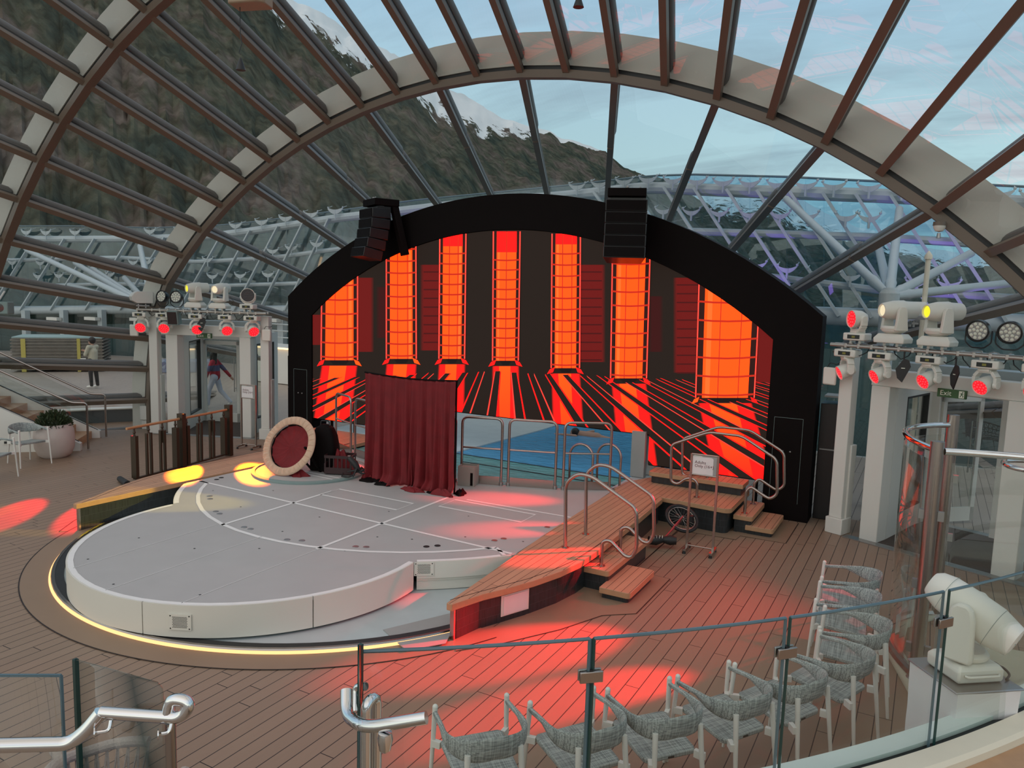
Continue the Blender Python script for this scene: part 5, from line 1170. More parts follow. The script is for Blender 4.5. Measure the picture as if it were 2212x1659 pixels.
MB().box((0, 0, 0.42), (0.34, 0.3, 0.36)).obj('upper_box', m_white, t, bevel=0.012); MB().box((0, 0.02, 0.12), (0.30, 0.26, 0.24)).obj('lower_box', m_white, t, bevel=0.01)
for z in (0.34, 0.52): MB().cyl((0.11, -0.155, z), (0.11, -0.165, z), 0.014, n=10).obj('lock', m_rub, t)

p = at(8, 665, 19.5)
t = thing('horn_speaker', 'grey loudspeaker with a round reddish cone at the far left edge of the photo', 'loudspeaker', tuple(p-Vector((0, 0, 0.16))), radians(35))
MB().box((0, 0, 0.16), (0.30, 0.26, 0.26)).obj('cabinet', m_grey, t, bevel=0.02)
b = MB(); T = Matrix.Rotation(radians(90), 3, 'X'); b.lathe((-0.02, -0.13, 0.16), [(0.09, 0), (0.085, -0.0), (0.03, -0.045), (0.0, -0.02)], 20, T=T); b.obj('cone', pmat('red_cone', (0.35, 0.08, 0.07, 1), 0.5), t)
b = MB(); b.cyl((-0.1, 0, 0.3), (-0.1, 0.25, 0.5), 0.02); b.obj('mount_pole', m_white, t)

# ------------------------------------------------------------------ foreground: raised platform rim and glass balustrade
RC = Vector((-9.19, 12.03, 0)); RR = 11.57
def rp(px, z=1.95): 
    pts = {0: 0}; return None
def onR(px, z, r=RR):
    # point of the rim circle seen at photo column px
    lo, hi = -1.45, -0.35; best = None
    for i in range(1200):
        a = lo+(hi-lo)*i/1199; p = RC+Vector((cos(a)*r, sin(a)*r, z)); v = p-CP; zz = v.dot(fw)
        if zz <= 0: continue
        x = CX+F*v.dot(rt)/zz
        if best is None or abs(x-px) < best[0]: best = (abs(x-px), a)
    return best[1]
def circ(a, r, z): return RC+Vector((cos(a)*r, sin(a)*r, z))
ZT, ZB = 1.95, 0.95
bal = [(onR(780, ZT)+0.0, onR(1275, ZT)), (onR(1284, ZT), onR(1698, ZT)), (onR(1709, ZT), onR(2038, ZT)), (onR(2050, ZT), onR(2212, ZT)+0.16)]
pl = ['glass balustrade panel at the front, left of the middle joint', 'glass balustrade panel at the front, between the two clamped joints of the chair row', 'glass balustrade panel at the front, in front of the bending chair row', 'glass balustrade panel at the lower right corner, before the covered plinth']
for (a0, a1), lb in zip(bal, pl):
    t = thing('glass_balustrade', lb, 'balustrade', tuple(circ((a0+a1)/2, RR, ZB)), group='front glass balustrade panels')
    b = MB(); n = 10; vs = []
    for i in range(n+1):
        a = a0+(a1-a0)*i/n
        for r, z in ((RR-0.007, ZB-0.1), (RR-0.007, ZT), (RR+0.007, ZT), (RR+0.007, ZB-0.1)): vs.append(circ(a, r, z))
    b.add(vs, [(4*i+k, 4*i+4+k, 4*i+4+(k+1) % 4, 4*i+(k+1) % 4) for i in range(n) for k in (0, 2)]); b.obj('glass_pane', m_rglass, t, world=True)
    b = MB(); b.tube([circ(a0+(a1-a0)*i/n, RR, ZT) for i in range(n+1)], 0.0095, 6); b.obj('top_edge', m_edge2, t, world=True, label='blue-grey glass edge')
    for a in (a0, a1):
        b = MB(); b.bar(circ(a, RR, ZB-0.05), circ(a, RR, ZT), 0.016, 0.016); b.obj('side_edge', m_edge if a == a0 else m_edge2, t, world=True)
for k in (0, 1, 2):
    a = (bal[k][1]+bal[k+1][0])/2; c = circ(a, RR, ZT-0.20); rz = a+pi/2
    t = thing('glass_clamp', 'steel clamp joining two front glass panels, %s' % ('the middle one behind the first chairs', 'the right one above the fifth chair', 'the one in front of the large moving head')[k], 'clamp', tuple(c), rz, 'steel glass clamps')
    MB().box((0, 0.016, 0), (0.125, 0.016, 0.06)).obj('outer_plate', m_dsteel, t, bevel=0.004); MB().box((0, -0.016, 0), (0.125, 0.016, 0.06)).obj('inner_plate', m_steel, t, bevel=0.004)
    MB().box((0, 0, 0.0), (0.02, 0.03, 0.075)).obj('gasket', m_rub, t)
    for z in (-0.013, 0.013): MB().cyl((0, 0.02, z), (0, 0.028, z), 0.006, n=8).obj('screw', m_chrome, t)
# rim the glass stands in
def rimarc(name, prof, mat, a0, a1, n=60, **kw):
    b = MB(); m_ = len(prof); vs = []
    for i in range(n+1):
        a = a0+(a1-a0)*i/n
        for r, z in prof: vs.append(circ(a, r, z))
    b.add(vs, [(m_*i+k, m_*i+m_+k, m_*i+m_+(k+1) % m_, m_*i+(k+1) % m_) for i in range(n) for k in range(m_)]+[tuple(range(m_)), tuple(range(m_*n, m_*n+m_))[::-1]])
    return b.obj(name, mat, **kw)
ra, rb_ = bal[0][0]+0.02, bal[3][1]
rimarc('trim_10', [(RR-0.17, 0.70), (RR-0.17, 0.94), (RR-0.02, 0.955), (RR-0.02, 0.70)], pmat('aqua_white_rim', (0.70, 0.80, 0.76, 1), 0.4), ra, rb_, kind='structure')
rimarc('trim_11', [(RR-0.021, 0.70), (RR-0.021, 0.925), (RR+0.035, 0.925), (RR+0.035, 0.70)], m_rub, ra, rb_, kind='structure')
rimarc('trim_12', [(RR+0.036, 0.60), (RR+0.036, 0.955), (RR+0.17, 0.955), (RR+0.19, 0.93), (RR+0.19, 0.60)], m_cream, ra, rb_, kind='structure')
rimarc('wall_front', [(RR-0.12, 0.0), (RR-0.12, 0.70), (RR+0.1, 0.70), (RR+0.1, 0.0)], m_cream, ra, rb_, kind='structure')
rimarc('floor', [(RR+0.191, 0.60), (RR+0.191, 0.88), (RR+3.5, 0.88), (RR+3.5, 0.60)], m_trim, ra, rb_, kind='structure')
# stair-side glass with chrome rails (left of the front row)
def pane(name, label, P, th=0.014, edges=(), group='stair-side glass panels'):
    t = thing(name, label, 'glass panel', tuple(P[0]), group=group)
    b = MB(); b.add(P, [tuple(range(len(P)))]); b.obj('glass_pane', m_rglass, t, world=True, solid=th)
    for i, j, m_ in edges: b = MB(); b.bar(P[i], P[j], 0.02 if m_ is m_edge else 0.011, 0.02 if m_ is m_edge else 0.011); b.obj('glass_edge', m_, t, world=True)
    return t
def pw(px, py, dist): return at(px, py, dist)
a_ = onz(779, 1383, 2.02); a_.z = 2.0
e0 = Vector((a_.x, a_.y, 0)); e0n = Vector((a_.x, a_.y, 0)).normalized()
P = [Vector((e0.x, e0.y, 0.3)), Vector((e0.x, e0.y, 2.0)), Vector((e0.x, e0.y, 0))-e0n*1.3+Vector((0, 0, 2.0)), Vector((e0.x, e0.y, 0))-e0n*1.3+Vector((0, 0, 0.9))]
pane('stair_glass', 'tall glass stair panel seen edge-on as a black vertical line, centre bottom', P, 0.016, ((0, 1, m_edge),))
l0 = onz(163, 1424, 1.95); l1 = onz(352, 1478, 1.95)
P = [Vector((l0.x, l0.y, 0.6)), Vector((l0.x, l0.y, 1.95))]+[l0.lerp(l1, 0.93), l0.lerp(l1, 0.985)-Vector((0, 0, 0.02)), l1-Vector((0, 0, 0.07)), Vector((l1.x, l1.y, 0.6))]
pane('stair_glass', 'glass stair panel with a thick black edge and rounded corner, lower left', P, 0.012, ((0, 1, m_edge),))
l2 = onz(-60, 1459, 1.95); l3 = onz(132, 1459, 1.95)
P = [Vector((l2.x, l2.y, 0.6)), l2, l3, Vector((l3.x, l3.y, 0.6))]
pane('stair_glass', 'glass panel with a thin grey edge at the lower left corner', P, 0.012, ((1, 2, m_edge2), (2, 3, m_edge2)))
# left chrome handrail
H1 = [at(-80, 1612, 4.05), at(150, 1606, 4.0), at(185, 1580, 3.95), at(218, 1539, 3.9), at(398, 1552, 3.75)]
t = thing('chrome_handrail', 'shiny chrome handrail bending up and ending in a loop, lower left', 'handrail', tuple(H1[1]), group='chrome handrails')
b = MB(); b.tube(fillet(H1[:4], 0.10, 6), 0.030, 14); b.obj('rail_tube', m_chrome, t, world=True)
b = MB(); b.tube(fillet([at(218, 1539, 3.9), at(392, 1551, 3.75), at(414, 1516, 3.70), at(368, 1508, 3.74), at(362, 1548, 3.78)], 0.07, 6), 0.026, 12); b.obj('loop_end', m_chrome, t, world=True)
for q0, q1, q2 in (((240, 1556, 3.88), (236, 1579, 3.88), (205, 1583, 3.9)), ((371, 1562, 3.78), (366, 1583, 3.78), (343, 1586, 3.8))):
    b = MB(); b.tube(fillet([at(*q0), at(*q1), at(*q2)], 0.04, 5), 0.008, 8); b.cyl(at(*q2), at(q2[0]-3, q2[1]+0.5, q2[2]), 0.022, n=12); b.obj('rail_bracket', m_chrome, t, world=True)
b = MB(); p = at(368, 1560, 3.80); b.cyl(p, Vector((p.x, p.y, 0.3)), 0.022); b.obj('rail_post', m_steel, t, world=True)
# right chrome handrail
G = [at(748, 1492, 3.9), at(748, 1545, 3.85), at(785, 1573, 3.7), at(921, 1550, 3.6)]
t = thing('chrome_handrail', 'short thick chrome handrail hooking up at its left end, bottom centre', 'handrail', tuple(G[2]), group='chrome handrails')
b = MB(); b.tube(fillet(G, 0.11, 7), 0.028, 14); b.obj('rail_tube', m_chrome, t, world=True)
b = MB(); p = at(832, 1573, 3.66); b.lathe(p-Vector((0, 0, 0.10)), [(0.0, -0.02), (0.025, 0.0), (0.035, 0.05), (0.03, 0.08)], 12); b.obj('rail_bracket', m_chrome, t, world=True)
t = thing('chrome_post_loop', 'tall chrome double post joined by a rounded top, beside the edge-on glass', 'handrail', tuple(Vector((at(795, 1480, 4.05).x, at(795, 1480, 4.05).y, 0.3))), group='chrome handrails')
p = at(790, 1600, 4.0); q = at(813, 1600, 4.08)
tz = at(800, 1480, 4.05).z
b = MB(); b.tube(fillet([Vector((p.x, p.y, 0.3)), Vector((p.x, p.y, tz)), Vector((q.x, q.y, tz)), Vector((q.x, q.y, 0.3))], 0.05, 6), 0.026, 14); b.obj('loop_tube', m_chrome, t, world=True)
b = MB(); b.tube(fillet([at(768, 1535, 4.1), at(768, 1483, 4.1), at(790, 1483, 4.05)], 0.05, 5), 0.02, 12); b.obj('side_tube', m_chrome, t, world=True)
# rope loungers at the very bottom left
def rope_chair(label, loc, rz):
    t = thing('rope_lounge_chair', label, 'lounge chair', loc, rz, 'rope lounge chairs')
    m_rope = pmat('rope_beige', (0.42, 0.36, 0.32, 1), 0.9, var=0.2, scale=80, bump=0.6, bscale=120)
    pts = [(0.40*cos(a), 0.36*sin(a), 0.62+0.10*max(0, -sin(a))) for a in [radians(20+320*i/30)-pi/2-radians(160)+radians(0) for i in range(31)]]
    pts = [(0.42*cos(a), 0.38*sin(a), 0.60+0.10*max(0, -sin(a))) for a in [radians(-235+290*i/30) for i in range(31)]]
    b = MB(); b.tube(pts, 0.035, 10); b.obj('arm_rim', m_rope, t)
    b = MB()
    for i in range(31):
        x, y, z = pts[i]; b.cyl((x, y, z), (x*0.82, y*0.82, 0.28), 0.009, n=5)
        if i < 30: x2, y2, z2 = pts[i+1]; b.cyl((x, y, z-0.02), (x2*0.82, y2*0.82, 0.28), 0.007, n=5)
    o = b.obj('rope_sides', m_rope, t); o['kind'] = 'stuff'
    b = MB(); b.lathe((0, 0, 0.28), [(0.0, 0), (0.34, 0), (0.36, 0.03), (0.36, 0.09), (0.33, 0.12), (0, 0.13)], 32); b.obj('cushion', pmat('blue_violet_cushion', (0.14, 0.13, 0.27, 1), 0.85, bump=0.2), t)
    for k in range(4): a = pi/4+k*pi/2; b = MB(); b.cyl((0.30*cos(a), 0.30*sin(a), 0.27), (0.34*cos(a), 0.34*sin(a), 0), 0.014); b.obj('leg', m_fixg, t)
rope_chair('beige rope lounge chair with a blue-violet cushion, left one at the bottom left corner', (-4.95, 2.30, 0), radians(25))
rope_chair('beige rope lounge chair with a blue-violet cushion behind the black-edged glass, lower left', (-4.25, 2.72, 0), radians(-10))
# ------------------------------------------------------------------ covered plinth with big moving head
p = at(2082, 1452, 6.55)
PLX, PLY = p.x, p.y; PZ = p.z-0.02; rz0 = radians(38)
t = thing('covered_plinth', 'square plinth under a white stretch fabric cover with a zip, lower right', 'plinth', (PLX, PLY, 0.0), rz0)
b = MB()
def cov(u, v):
    a = 2*pi*u; c_, s_ = cos(a), sin(a); k = max(abs(c_), abs(s_)); k2 = 1/k if k else 1; r = 0.25*(0.86*k2+0.14)*(1-0.05*sin(pi*v)+0.05*(1-v)); wob = 0.004*sin(v*26+u*30)*(1-v)
    return (c_*(r+wob), s_*(r+wob), PZ*v)
b.grid(cov, 64, 24); b.add([cov(i/64, 1) for i in range(64)], [tuple(range(64))]); b.obj('fabric_cover', m_cover, t)
b = MB(); b.box((-0.0, -0.252, PZ-0.35), (0.035, 0.01, 0.36)); b.obj('zip', m_white2, t)
MB().box((0, 0, PZ+0.008), (0.52, 0.50, 0.014)).obj('top_plate', m_dsteel, t, bevel=0.01)
t = thing('moving_head_light', 'large white moving head spotlight standing on the covered plinth, lower right', 'stage light', (PLX, PLY, PZ+0.016), rz0); t.scale = (0.88, 0.88, 0.92)
b = MB(); V = [(-0.20, -0.18), (0.20, -0.18), (0.20, 0.18), (-0.20, 0.18)]; vs = []
for k, z in ((0.95, 0), (1.0, 0.03), (1.0, 0.10), (0.85, 0.135)):
    for x, y in V: vs.append((x*k, y*k, z))
b.add(vs, [(3, 2, 1, 0), (12, 13, 14, 15)]+[(4*j+i, 4*j+(i+1) % 4, 4*j+4+(i+1) % 4, 4*j+4+i) for j in range(3) for i in range(4)]); b.obj('base_box', m_fix, t, bevel=0.015)
b = MB(); b.box((0.202, 0.0, 0.055), (0.02, 0.26, 0.07)); b.obj('connector_panel', m_rub, t)
b = MB()
for y in (-0.04, 0.03): b.tube(fillet([(0.21, y, 0.06), (0.30, y, 0.06), (0.33, y-0.06, 0.02), (0.24, y-0.12, 0.012)], 0.04), 0.009, 8); b.cyl((0.205, y, 0.06), (0.27, y, 0.06), 0.017)
b.obj('power_leads', m_rub, t)
b = MB(); b.tube(fillet([(-0.15, -0.185, 0.07), (-0.13, -0.21, 0.07), (0.13, -0.21, 0.07), (0.15, -0.185, 0.07)], 0.02), 0.010, 8); b.obj('carry_handle', m_fix, t)
dh = Vector((-0.86, 0.30, 0.40)).normalized(); Rz = Matrix.Rotation(-rz0, 3, 'Z'); hd = Rz @ dh; pan = atan2(hd.y, hd.x)
s = Vector((-sin(pan), cos(pan), 0)); f = Vector((cos(pan), sin(pan), 0)); c = Vector((0, 0, 0.50))
b = MB(); T = Matrix((f, s, Vector((0, 0, 1)))).transposed()
b.lathe((0, 0, 0.135), [(0.13, 0), (0.17, 0.03), (0.15, 0.07), (0, 0.075)], 28, T=T)
for q in (-1, 1):
    vs = []; rows = [(0.10, 0.15), (0.105, 0.20), (0.098, 0.35), (0.095, 0.48), (0.075, 0.56), (0.03, 0.60)]
    for wd, zz in rows:
        for sx, sy in ((-1, -1), (1, -1), (1, 1), (-1, 1)): vs.append(T @ Vector((sx*wd, q*0.19+sy*0.035, zz)))
    b.add(vs, [(3, 2, 1, 0), tuple(range(20, 24))]+[(4*j+i, 4*j+(i+1) % 4, 4*j+4+(i+1) % 4, 4*j+4+i) for j in range(5) for i in range(4)])
b.obj('yoke', m_fix, t, bevel=0.02)
e1 = hd.cross(Vector((0, 0, 1))).normalized(); e2 = e1.cross(hd)
b = MB(); n = 28; prof = [(-0.36, 0.075), (-0.35, 0.115), (-0.19, 0.15), (-0.185, 0.152), (0.0, 0.152), (0.20, 0.14), (0.29, 0.12), (0.33, 0.085), (0.33, 0.06), (0.30, 0.055)]; vs = []
for h, r in prof:
    for k in range(n):
        a = 2*pi*k/n; c_, s_ = cos(a), sin(a); pw_ = 0.72 if h < 0.25 else 0.95
        vs.append(c+hd*h+(e1*math.copysign(abs(c_)**pw_, c_)+e2*math.copysign(abs(s_)**pw_, s_))*r)
fs = [(j*n+k, j*n+(k+1) % n, (j+1)*n+(k+1) % n, (j+1)*n+k) for j in range(len(prof)-1) for k in range(n)]+[tuple(range(n))[::-1], tuple((len(prof)-1)*n+k for k in range(n))]
b.add(vs, fs); b.obj('head', m_fix, t)
b = MB(); T2 = Matrix((e1, e2, hd)).transposed(); b.lathe(c+hd*0.30, [(0.055, 0), (0.055, 0.01), (0, 0.015)], 18, T=T2); b.obj('lens', m_lens, t)
b = MB()
for k in (-0.19, 0.19):
    b.tube([c+hd*k+(e1*math.copysign(abs(cos(a))**0.72, cos(a))+e2*math.copysign(abs(sin(a))**0.72, sin(a)))*0.1515 for a in [2*pi*i/40 for i in range(40)]], 0.0015, 4, closed=True)
for q in (-0.05, 0.05): b.box(c-hd*0.345+e1*q+e2*0.0, (0.05, 0.01, 0.02))
b.obj('seam_line', m_grey, t)
# ------------------------------------------------------------------ tall steel posts with curved glass and top rails
g = thing('curved_glass_screen', 'tall curved glass screen with thick steel posts and chrome top rail, right of the chairs', 'glass screen', (0.3, 8.6, 0))
pA = Vector((0.12, 8.18, 0)); pB = Vector((0.28, 10.1, 0))
for p, z in ((pA, 2.42), (pB, 2.45)):
    b = MB(); b.cyl(p+Vector((0, 0, 0.05)), p+Vector((0, 0, z)), 0.062, n=20); b.obj('steel_post', m_steel, g, world=True)
    MB().lathe(p, [(0.11, 0.0), (0.11, 0.03), (0.07, 0.06), (0, 0.06)], 20).obj('post_foot', m_dsteel, g, world=True)
cA = []
def qb(a, c_, d_, n): return [a*(1-t)**2+c_*2*t*(1-t)+d_*t*t for t in [i/n for i in range(n+1)]]
ctl = Vector((-1.35, 9.15, 0))
crv = qb(pB, Vector((-0.56, 9.45, 0)), pA, 20)
b = MB(); b.tube([p+Vector((0, 0, 2.33)) for p in crv], 0.032, 12); b.obj('top_rail', m_chrome, g, world=True)
b = MB(); vs = []
for p in crv[1:-1]: vs += [p+Vector((0, 0, 0.12)), p+Vector((0, 0, 2.22))]
b.add(vs, [(2*i, 2*i+2, 2*i+3, 2*i+1) for i in range(len(vs)//2-1)]); b.obj('curved_glass', m_rglass, g, world=True, solid=0.012)
b = MB(); b.tube([p+Vector((0, 0, 0.06)) for p in crv], 0.05, 8); b.obj('base_shoe', m_steel, g, world=True)
for z in (0.35, 1.0, 1.7):
    for p in (pA, pB):
        b = MB(); b.box(p+Vector((-0.07, 0.02, z)), (0.07, 0.05, 0.09)); b.box(p+Vector((0.075, 0.0, z)), (0.07, 0.05, 0.09)); b.obj('glass_clip', m_dsteel, g, world=True)
crv2 = qb(pA+Vector((0.06, 0, 0)), Vector((0.9, 8.5, 0)), Vector((2.6, 8.4, 0)), 20)
b = MB(); b.tube([p+Vector((0, 0, 2.33)) for p in crv2], 0.034, 12); b.obj('top_rail', m_chrome, g, world=True)
b = MB(); vs = []
for p in crv2[1:]: vs += [p+Vector((0, 0, 0.12)), p+Vector((0, 0, 2.22))]
b.add(vs, [(2*i, 2*i+2, 2*i+3, 2*i+1) for i in range(len(vs)//2-1)]); b.obj('curved_glass', m_rglass, g, world=True, solid=0.012)
b = MB(); b.tube(fillet([Vector((1.35, 10.3, 2.0)), Vector((0.75, 10.0, 2.0)), Vector((0.85, 9.5, 2.0)), Vector((1.9, 9.6, 2.0))], 0.25, 6), 0.028, 12); b.obj('inner_rail', m_chrome, g, world=True)
b = MB(); b.tube(fillet([Vector((0.35, 9.55, 0.55)), Vector((0.42, 9.3, 0.50)), Vector((0.20, 9.1, 0.52)), Vector((0.12, 9.3, 0.55))], 0.1), 0.02, 10); b.obj('grab_hook', m_chrome, g, world=True)
b = MB(); b.tube([Vector((0.9, 7.2, 0.9)), Vector((2.2, 7.6, 0.85))], 0.022, 10); b.obj('low_rail', m_steel, g, world=True)
# stone floor inside with a drain, and bronze curb
st_ = arc(1.7, 8.2, 1.62, 150, 265, 24)
b = MB(); b.prism([(1.9, 9.5), (0.45, 9.4)]+[(0.28, 8.0), (0.30, 7.4), (0.55, 6.9), (1.0, 6.7), (3.5, 6.8), (3.5, 9.5)], 0.0, 0.06); b.obj('stone_base', m_sage, label='pale stone floor slab inside the curved glass screen, lower right', cat='floor slab')
ribbon([(0.32, 10.2), (-0.06, 9.6), (-0.10, 8.8), (0.10, 8.1), (0.30, 7.4), (0.8, 6.7)], 0.16, 0.0).obj('stone_curb', m_sage, label='low brown curved curb under the foot of the curved glass screen', cat='curb', solid=0.10)
dp = at(2190, 1505, 6.4)
b = MB(); b.lathe((0, 0, 0), [(0.20, 0.0), (0.20, 0.008), (0, 0.008)], 6); t = thing('floor_drain', 'six-sided slotted metal drain in the stone slab at the right edge', 'drain', (1.42, 6.95, 0.061)); b.obj('drain_plate', m_fixg, t)
b = MB()
for i in range(-3, 4):
    for j in range(-4, 5):
        if abs(i*0.045)+abs(j*0.03) < 0.17: b.box((i*0.045+(j % 2)*0.02, j*0.03, 0.009), (0.03, 0.009, 0.002))
b.obj('slots', m_rub, t)
t = thing('potted_fern', 'dark green leafy plant poking in at the right edge, beside the covered plinth', 'plant', (1.30, 6.15, 0.0))
b = MB(); b.lathe((0, 0, 0), [(0.16, 0), (0.2, 0.3), (0.22, 0.55), (0.19, 0.55), (0, 0.5)], 20); b.obj('pot', m_pot, t)
rnd = random.Random(8); b = MB()
for k in range(46):
    a = rnd.uniform(0, 2*pi); L_ = rnd.uniform(0.15, 0.34); d = Vector((cos(a), sin(a), rnd.uniform(0.2, 1.6))).normalized(); s = d.cross(Vector((0, 0, 1))).normalized(); p = Vector((0, 0, 0.55)); q = p+d*L_
    b.add([p, p+(q-p)*0.5+s*0.035, q-Vector((0, 0, 0.05)), p+(q-p)*0.5-s*0.035], [(0, 1, 2, 3)])
o = b.obj('leaves', m_leaf, t); o['kind'] = 'stuff'
# ================================================================== glass dome: arches, purlins, panes
def nd(a, Y, z, R, x=XC): return Vector((x+R*cos(radians(a)), Y, z+R*sin(radians(a))))
FOOT = {12: (341, 668), 13: (331, 728), 14: (325, 790), 15: (322, 853)}
def A2(k):
    p = nd(90.3+4.28*k, 12.2, -4.4, 12.0)
    if abs(k) >= 12:
        q = ony(*FOOT[min(abs(k), 15)], 12.2); p.x = q.x if k > 0 else 2*XC-q.x
    return p
def A1(k):
    p = nd(89+4.28*k*1.155, 9.05, -2.8, 12.25)
    if k < -1: q = A2(k); p = q+(p-q)*(1+0.16*min(5, -1-k))
    return p
def A0(k): p, q = A1(k), A2(k); v = p-q; return p+v*0.95+Vector((0, 0, -0.05))
def A9(k): p, q = A0(k), A1(k); return Vector((p.x+(p.x-XC)*0.05, p.y-3.6, p.z+0.25))
def A3(k): return nd(90.3+4.28*k, 14.79, -4.68, 11.71, -8.58)
def A4(k): p, q = A3(k), A2(k); return p+(p-q)*1.5
KR = range(-20, 22)
CTR = Vector((XC, 0, -4.4))
def radial(p, zc_=-4.4): v = Vector((p.x-XC, 0, p.z-zc_)); return v.normalized()
tn = [20]
def nt_(name='trim'):
    tn[0] += 1; return 'trim_%d' % tn[0]
# arches: inner bronze rail, deep pale outer beam
def arch(fn, zc_, ks, lab):
    pts = []
    for k in ks:
        a, c = fn(k), fn(k+1)
        pts += [a]
    pts.append(fn(ks[-1]+1))
    n = len(pts)
    for nm, r0, r1, hw, m in (('rail', -0.115, 0.02, 0.085, m_bronze), ('beam', 0.09, 0.64, 0.07, m_band)):
        b = MB(); vs = []
        for p in pts:
            rd = radial(p, zc_)
            for r, y in ((r0, -hw), (r1, -hw), (r1, hw), (r0, hw)): vs.append(p+rd*r+Vector((0, y, 0)))
        b.add(vs, [(4*i+k, 4*i+4+k, 4*i+4+(k+1) % 4, 4*i+(k+1) % 4) for i in range(n-1) for k in range(4)]+[(0, 1, 2, 3), (4*n-1, 4*n-2, 4*n-3, 4*n-4)])
        b.obj(nt_(), m, kind='structure', smooth=False)
    b = MB(); vs = []
    for p in pts:
        rd = radial(p, zc_)
        for r, y in ((0.02, -0.05), (0.09, -0.05), (0.09, 0.05), (0.02, 0.05)): vs.append(p+rd*r+Vector((0, y, 0)))
    b.add(vs, [(4*i+k, 4*i+4+k, 4*i+4+(k+1) % 4, 4*i+(k+1) % 4) for i in range(n-1) for k in range(4)]); b.obj(nt_(), m_rub, kind='structure', smooth=False)
arch(A2, -4.4, list(KR), 'arch'); arch(A1, -2.8, list(KR), 'arch'); arch(A0, -1.8, list(KR), 'arch')
# purlins: bronze inner rail, black gasket, grey rounded outer beam on stubs
def purlin(p, q, zc1, zc2, wdt=0.115):
    r1, r2 = radial(p, zc1), radial(q, zc2); t = (q-p).normalized(); rm = (r1+r2).normalized()
    p = p+t*0.03; q = q-t*0.03
    b = MB(); b.bar(p-r1*0.045, q-r2*0.045, wdt, 0.085, upd=rm); b.bar(p+r1*0.02, q+r2*0.02, wdt*0.8, 0.05, mi=1, upd=rm)
    # rounded rectangular outer beam
    s = t.cross(rm).normalized(); L_ = (q-p).length
    a = p+rm*0.215+t*0.10; c = q+rm*0.215-t*0.10
    prof = [(0.06*cos(x_), 0.115*sin(x_)) for x_ in [2*pi*i/12 for i in range(12)]]; vs = []
    for e_, sc3 in ((a-t*0.05, 0.55), (a, 1.0), (c, 1.0), (c+t*0.05, 0.55)):
        for x_, y_ in prof: vs.append(e_+s*x_*sc3+rm*y_*sc3)
    b.add(vs, [(12*j+i, 12*j+(i+1) % 12, 12*j+12+(i+1) % 12, 12*j+12+i) for j in range(3) for i in range(12)]+[tuple(range(12))[::-1], tuple(range(36, 48))], 2)
    n = max(2, int(L_/1.0))
    for i in range(n):
        m_ = p.lerp(q, (i+0.5)/n); b.bar(m_+rm*0.03, m_+rm*0.12, 0.02, 0.14, mi=2, upd=t)
    return b.obj(nt_(), [m_bronze, m_rub, m_tubeg], kind='structure')
for k in KR:
    purlin(A1(k), A2(k), -2.8, -4.4)
    if k > -3: purlin(A0(k), A1(k), -1.8, -2.8)
    if k % 2: purlin(A2(k), A3(k), -4.4, -4.68, 0.125); purlin(A3(k), A4(k), -4.68, -6, 0.125)
def glassrow(f, g, ks, name, step=1, off=0.0):
    b = MB()
    for k in ks:
        a, c, d, e_ = f(k), f(k+step), g(k+step), g(k); n = ((c-a).cross(e_-a)).normalized(); m_ = (a+c)/2
        if n.dot(radial(m_)) < 0: n = -n
        o_ = n*0.03; tl = 0.0
        b.add([a+o_, c+o_, d+o_, e_+o_], [(0, 1, 2, 3)])
    b.obj(name, m_glass, kind='structure', smooth=False)
glassrow(A1, A2, list(KR)[:-1], 'window_1'); glassrow(A0, A1, list(KR)[:-1], 'window_2')
odd = [k for k in KR if k % 2][:-1]
glassrow(A2, A3, odd, 'window_3', 2); glassrow(A3, A4, odd, 'window_4', 2)
for px, py, lab in ((268, 501, 'small round pinkish dome lamp on the left arch rail'), (2030, 484, 'small round white dome lamp on the right arch rail')):
    q = ony(px, py, 12.05); t = thing('dome_lamp', lab, 'lamp', (q.x, q.y, q.z-0.05), group='small lamps on the arch rail')
    MB().lathe((0, 0, 0), [(0.0, -0.06), (0.05, -0.045), (0.075, 0.0), (0.075, 0.03)], 18).obj('globe', m_fix, t); MB().lathe((0, 0, 0.03), [(0.085, 0), (0.08, 0.05), (0, 0.05)], 18).obj('mount', m_bronze, t)
    if px > 1000: MB().lathe((0, 0, -0.14), [(0.0, 0.03), (0.03, 0.0), (0.02, 0.07)], 10).obj('drop', m_dsteel, t)
q = at(540, 5, 8.2); t = thing('hanging_speaker', 'boxy speaker hanging from the dome at the top edge, with a cord below', 'loudspeaker', tuple(q), radians(20))
b = MB(); P = [(-0.17, -0.1), (0.13, -0.13), (0.18, -0.08), (0.18, 0.10), (-0.17, 0.12)]; b.prism(P, -0.04, 0.3); b.obj('speaker_box', pmat('tan_box', (0.34, 0.24, 0.16, 1), 0.5), t, bevel=0.015)
b = MB(); b.cyl((-0.10, 0.0, -0.04), (-0.10, 0, -0.28), 0.004, n=6); b.tube([(-0.10, 0, -0.28), (-0.085, 0, -0.36), (-0.115, 0, -0.44), (-0.10, 0, -0.46)], 0.004, 6); b.lathe((-0.10, 0, -0.60), [(0.045, 0.0), (0.03, 0.05), (0.012, 0.10), (0.0, 0.12)], 12); b.obj('cord_and_weight', m_rub, t)
b = MB(); b.cyl((0.0, 0.0, 0.3), (0.0, 0.0, 1.6), 0.012); b.obj('drop_rod', m_dsteel, t)
q = at(1250, 2, 8.5); t = thing('hanging_sensor', 'small black cone sensor hanging at the top edge of the photo', 'sensor', tuple(q-Vector((0, 0, 0.06))))
b = MB(); b.lathe((0, 0, 0), [(0.055, 0), (0.03, 0.07), (0.01, 0.12), (0, 0.13)], 16); b.obj('cone', m_rub, t); b = MB(); b.cyl((0, 0, 0.12), (0, 0, 1.2), 0.004, n=6); b.obj('cord', m_rub, t)

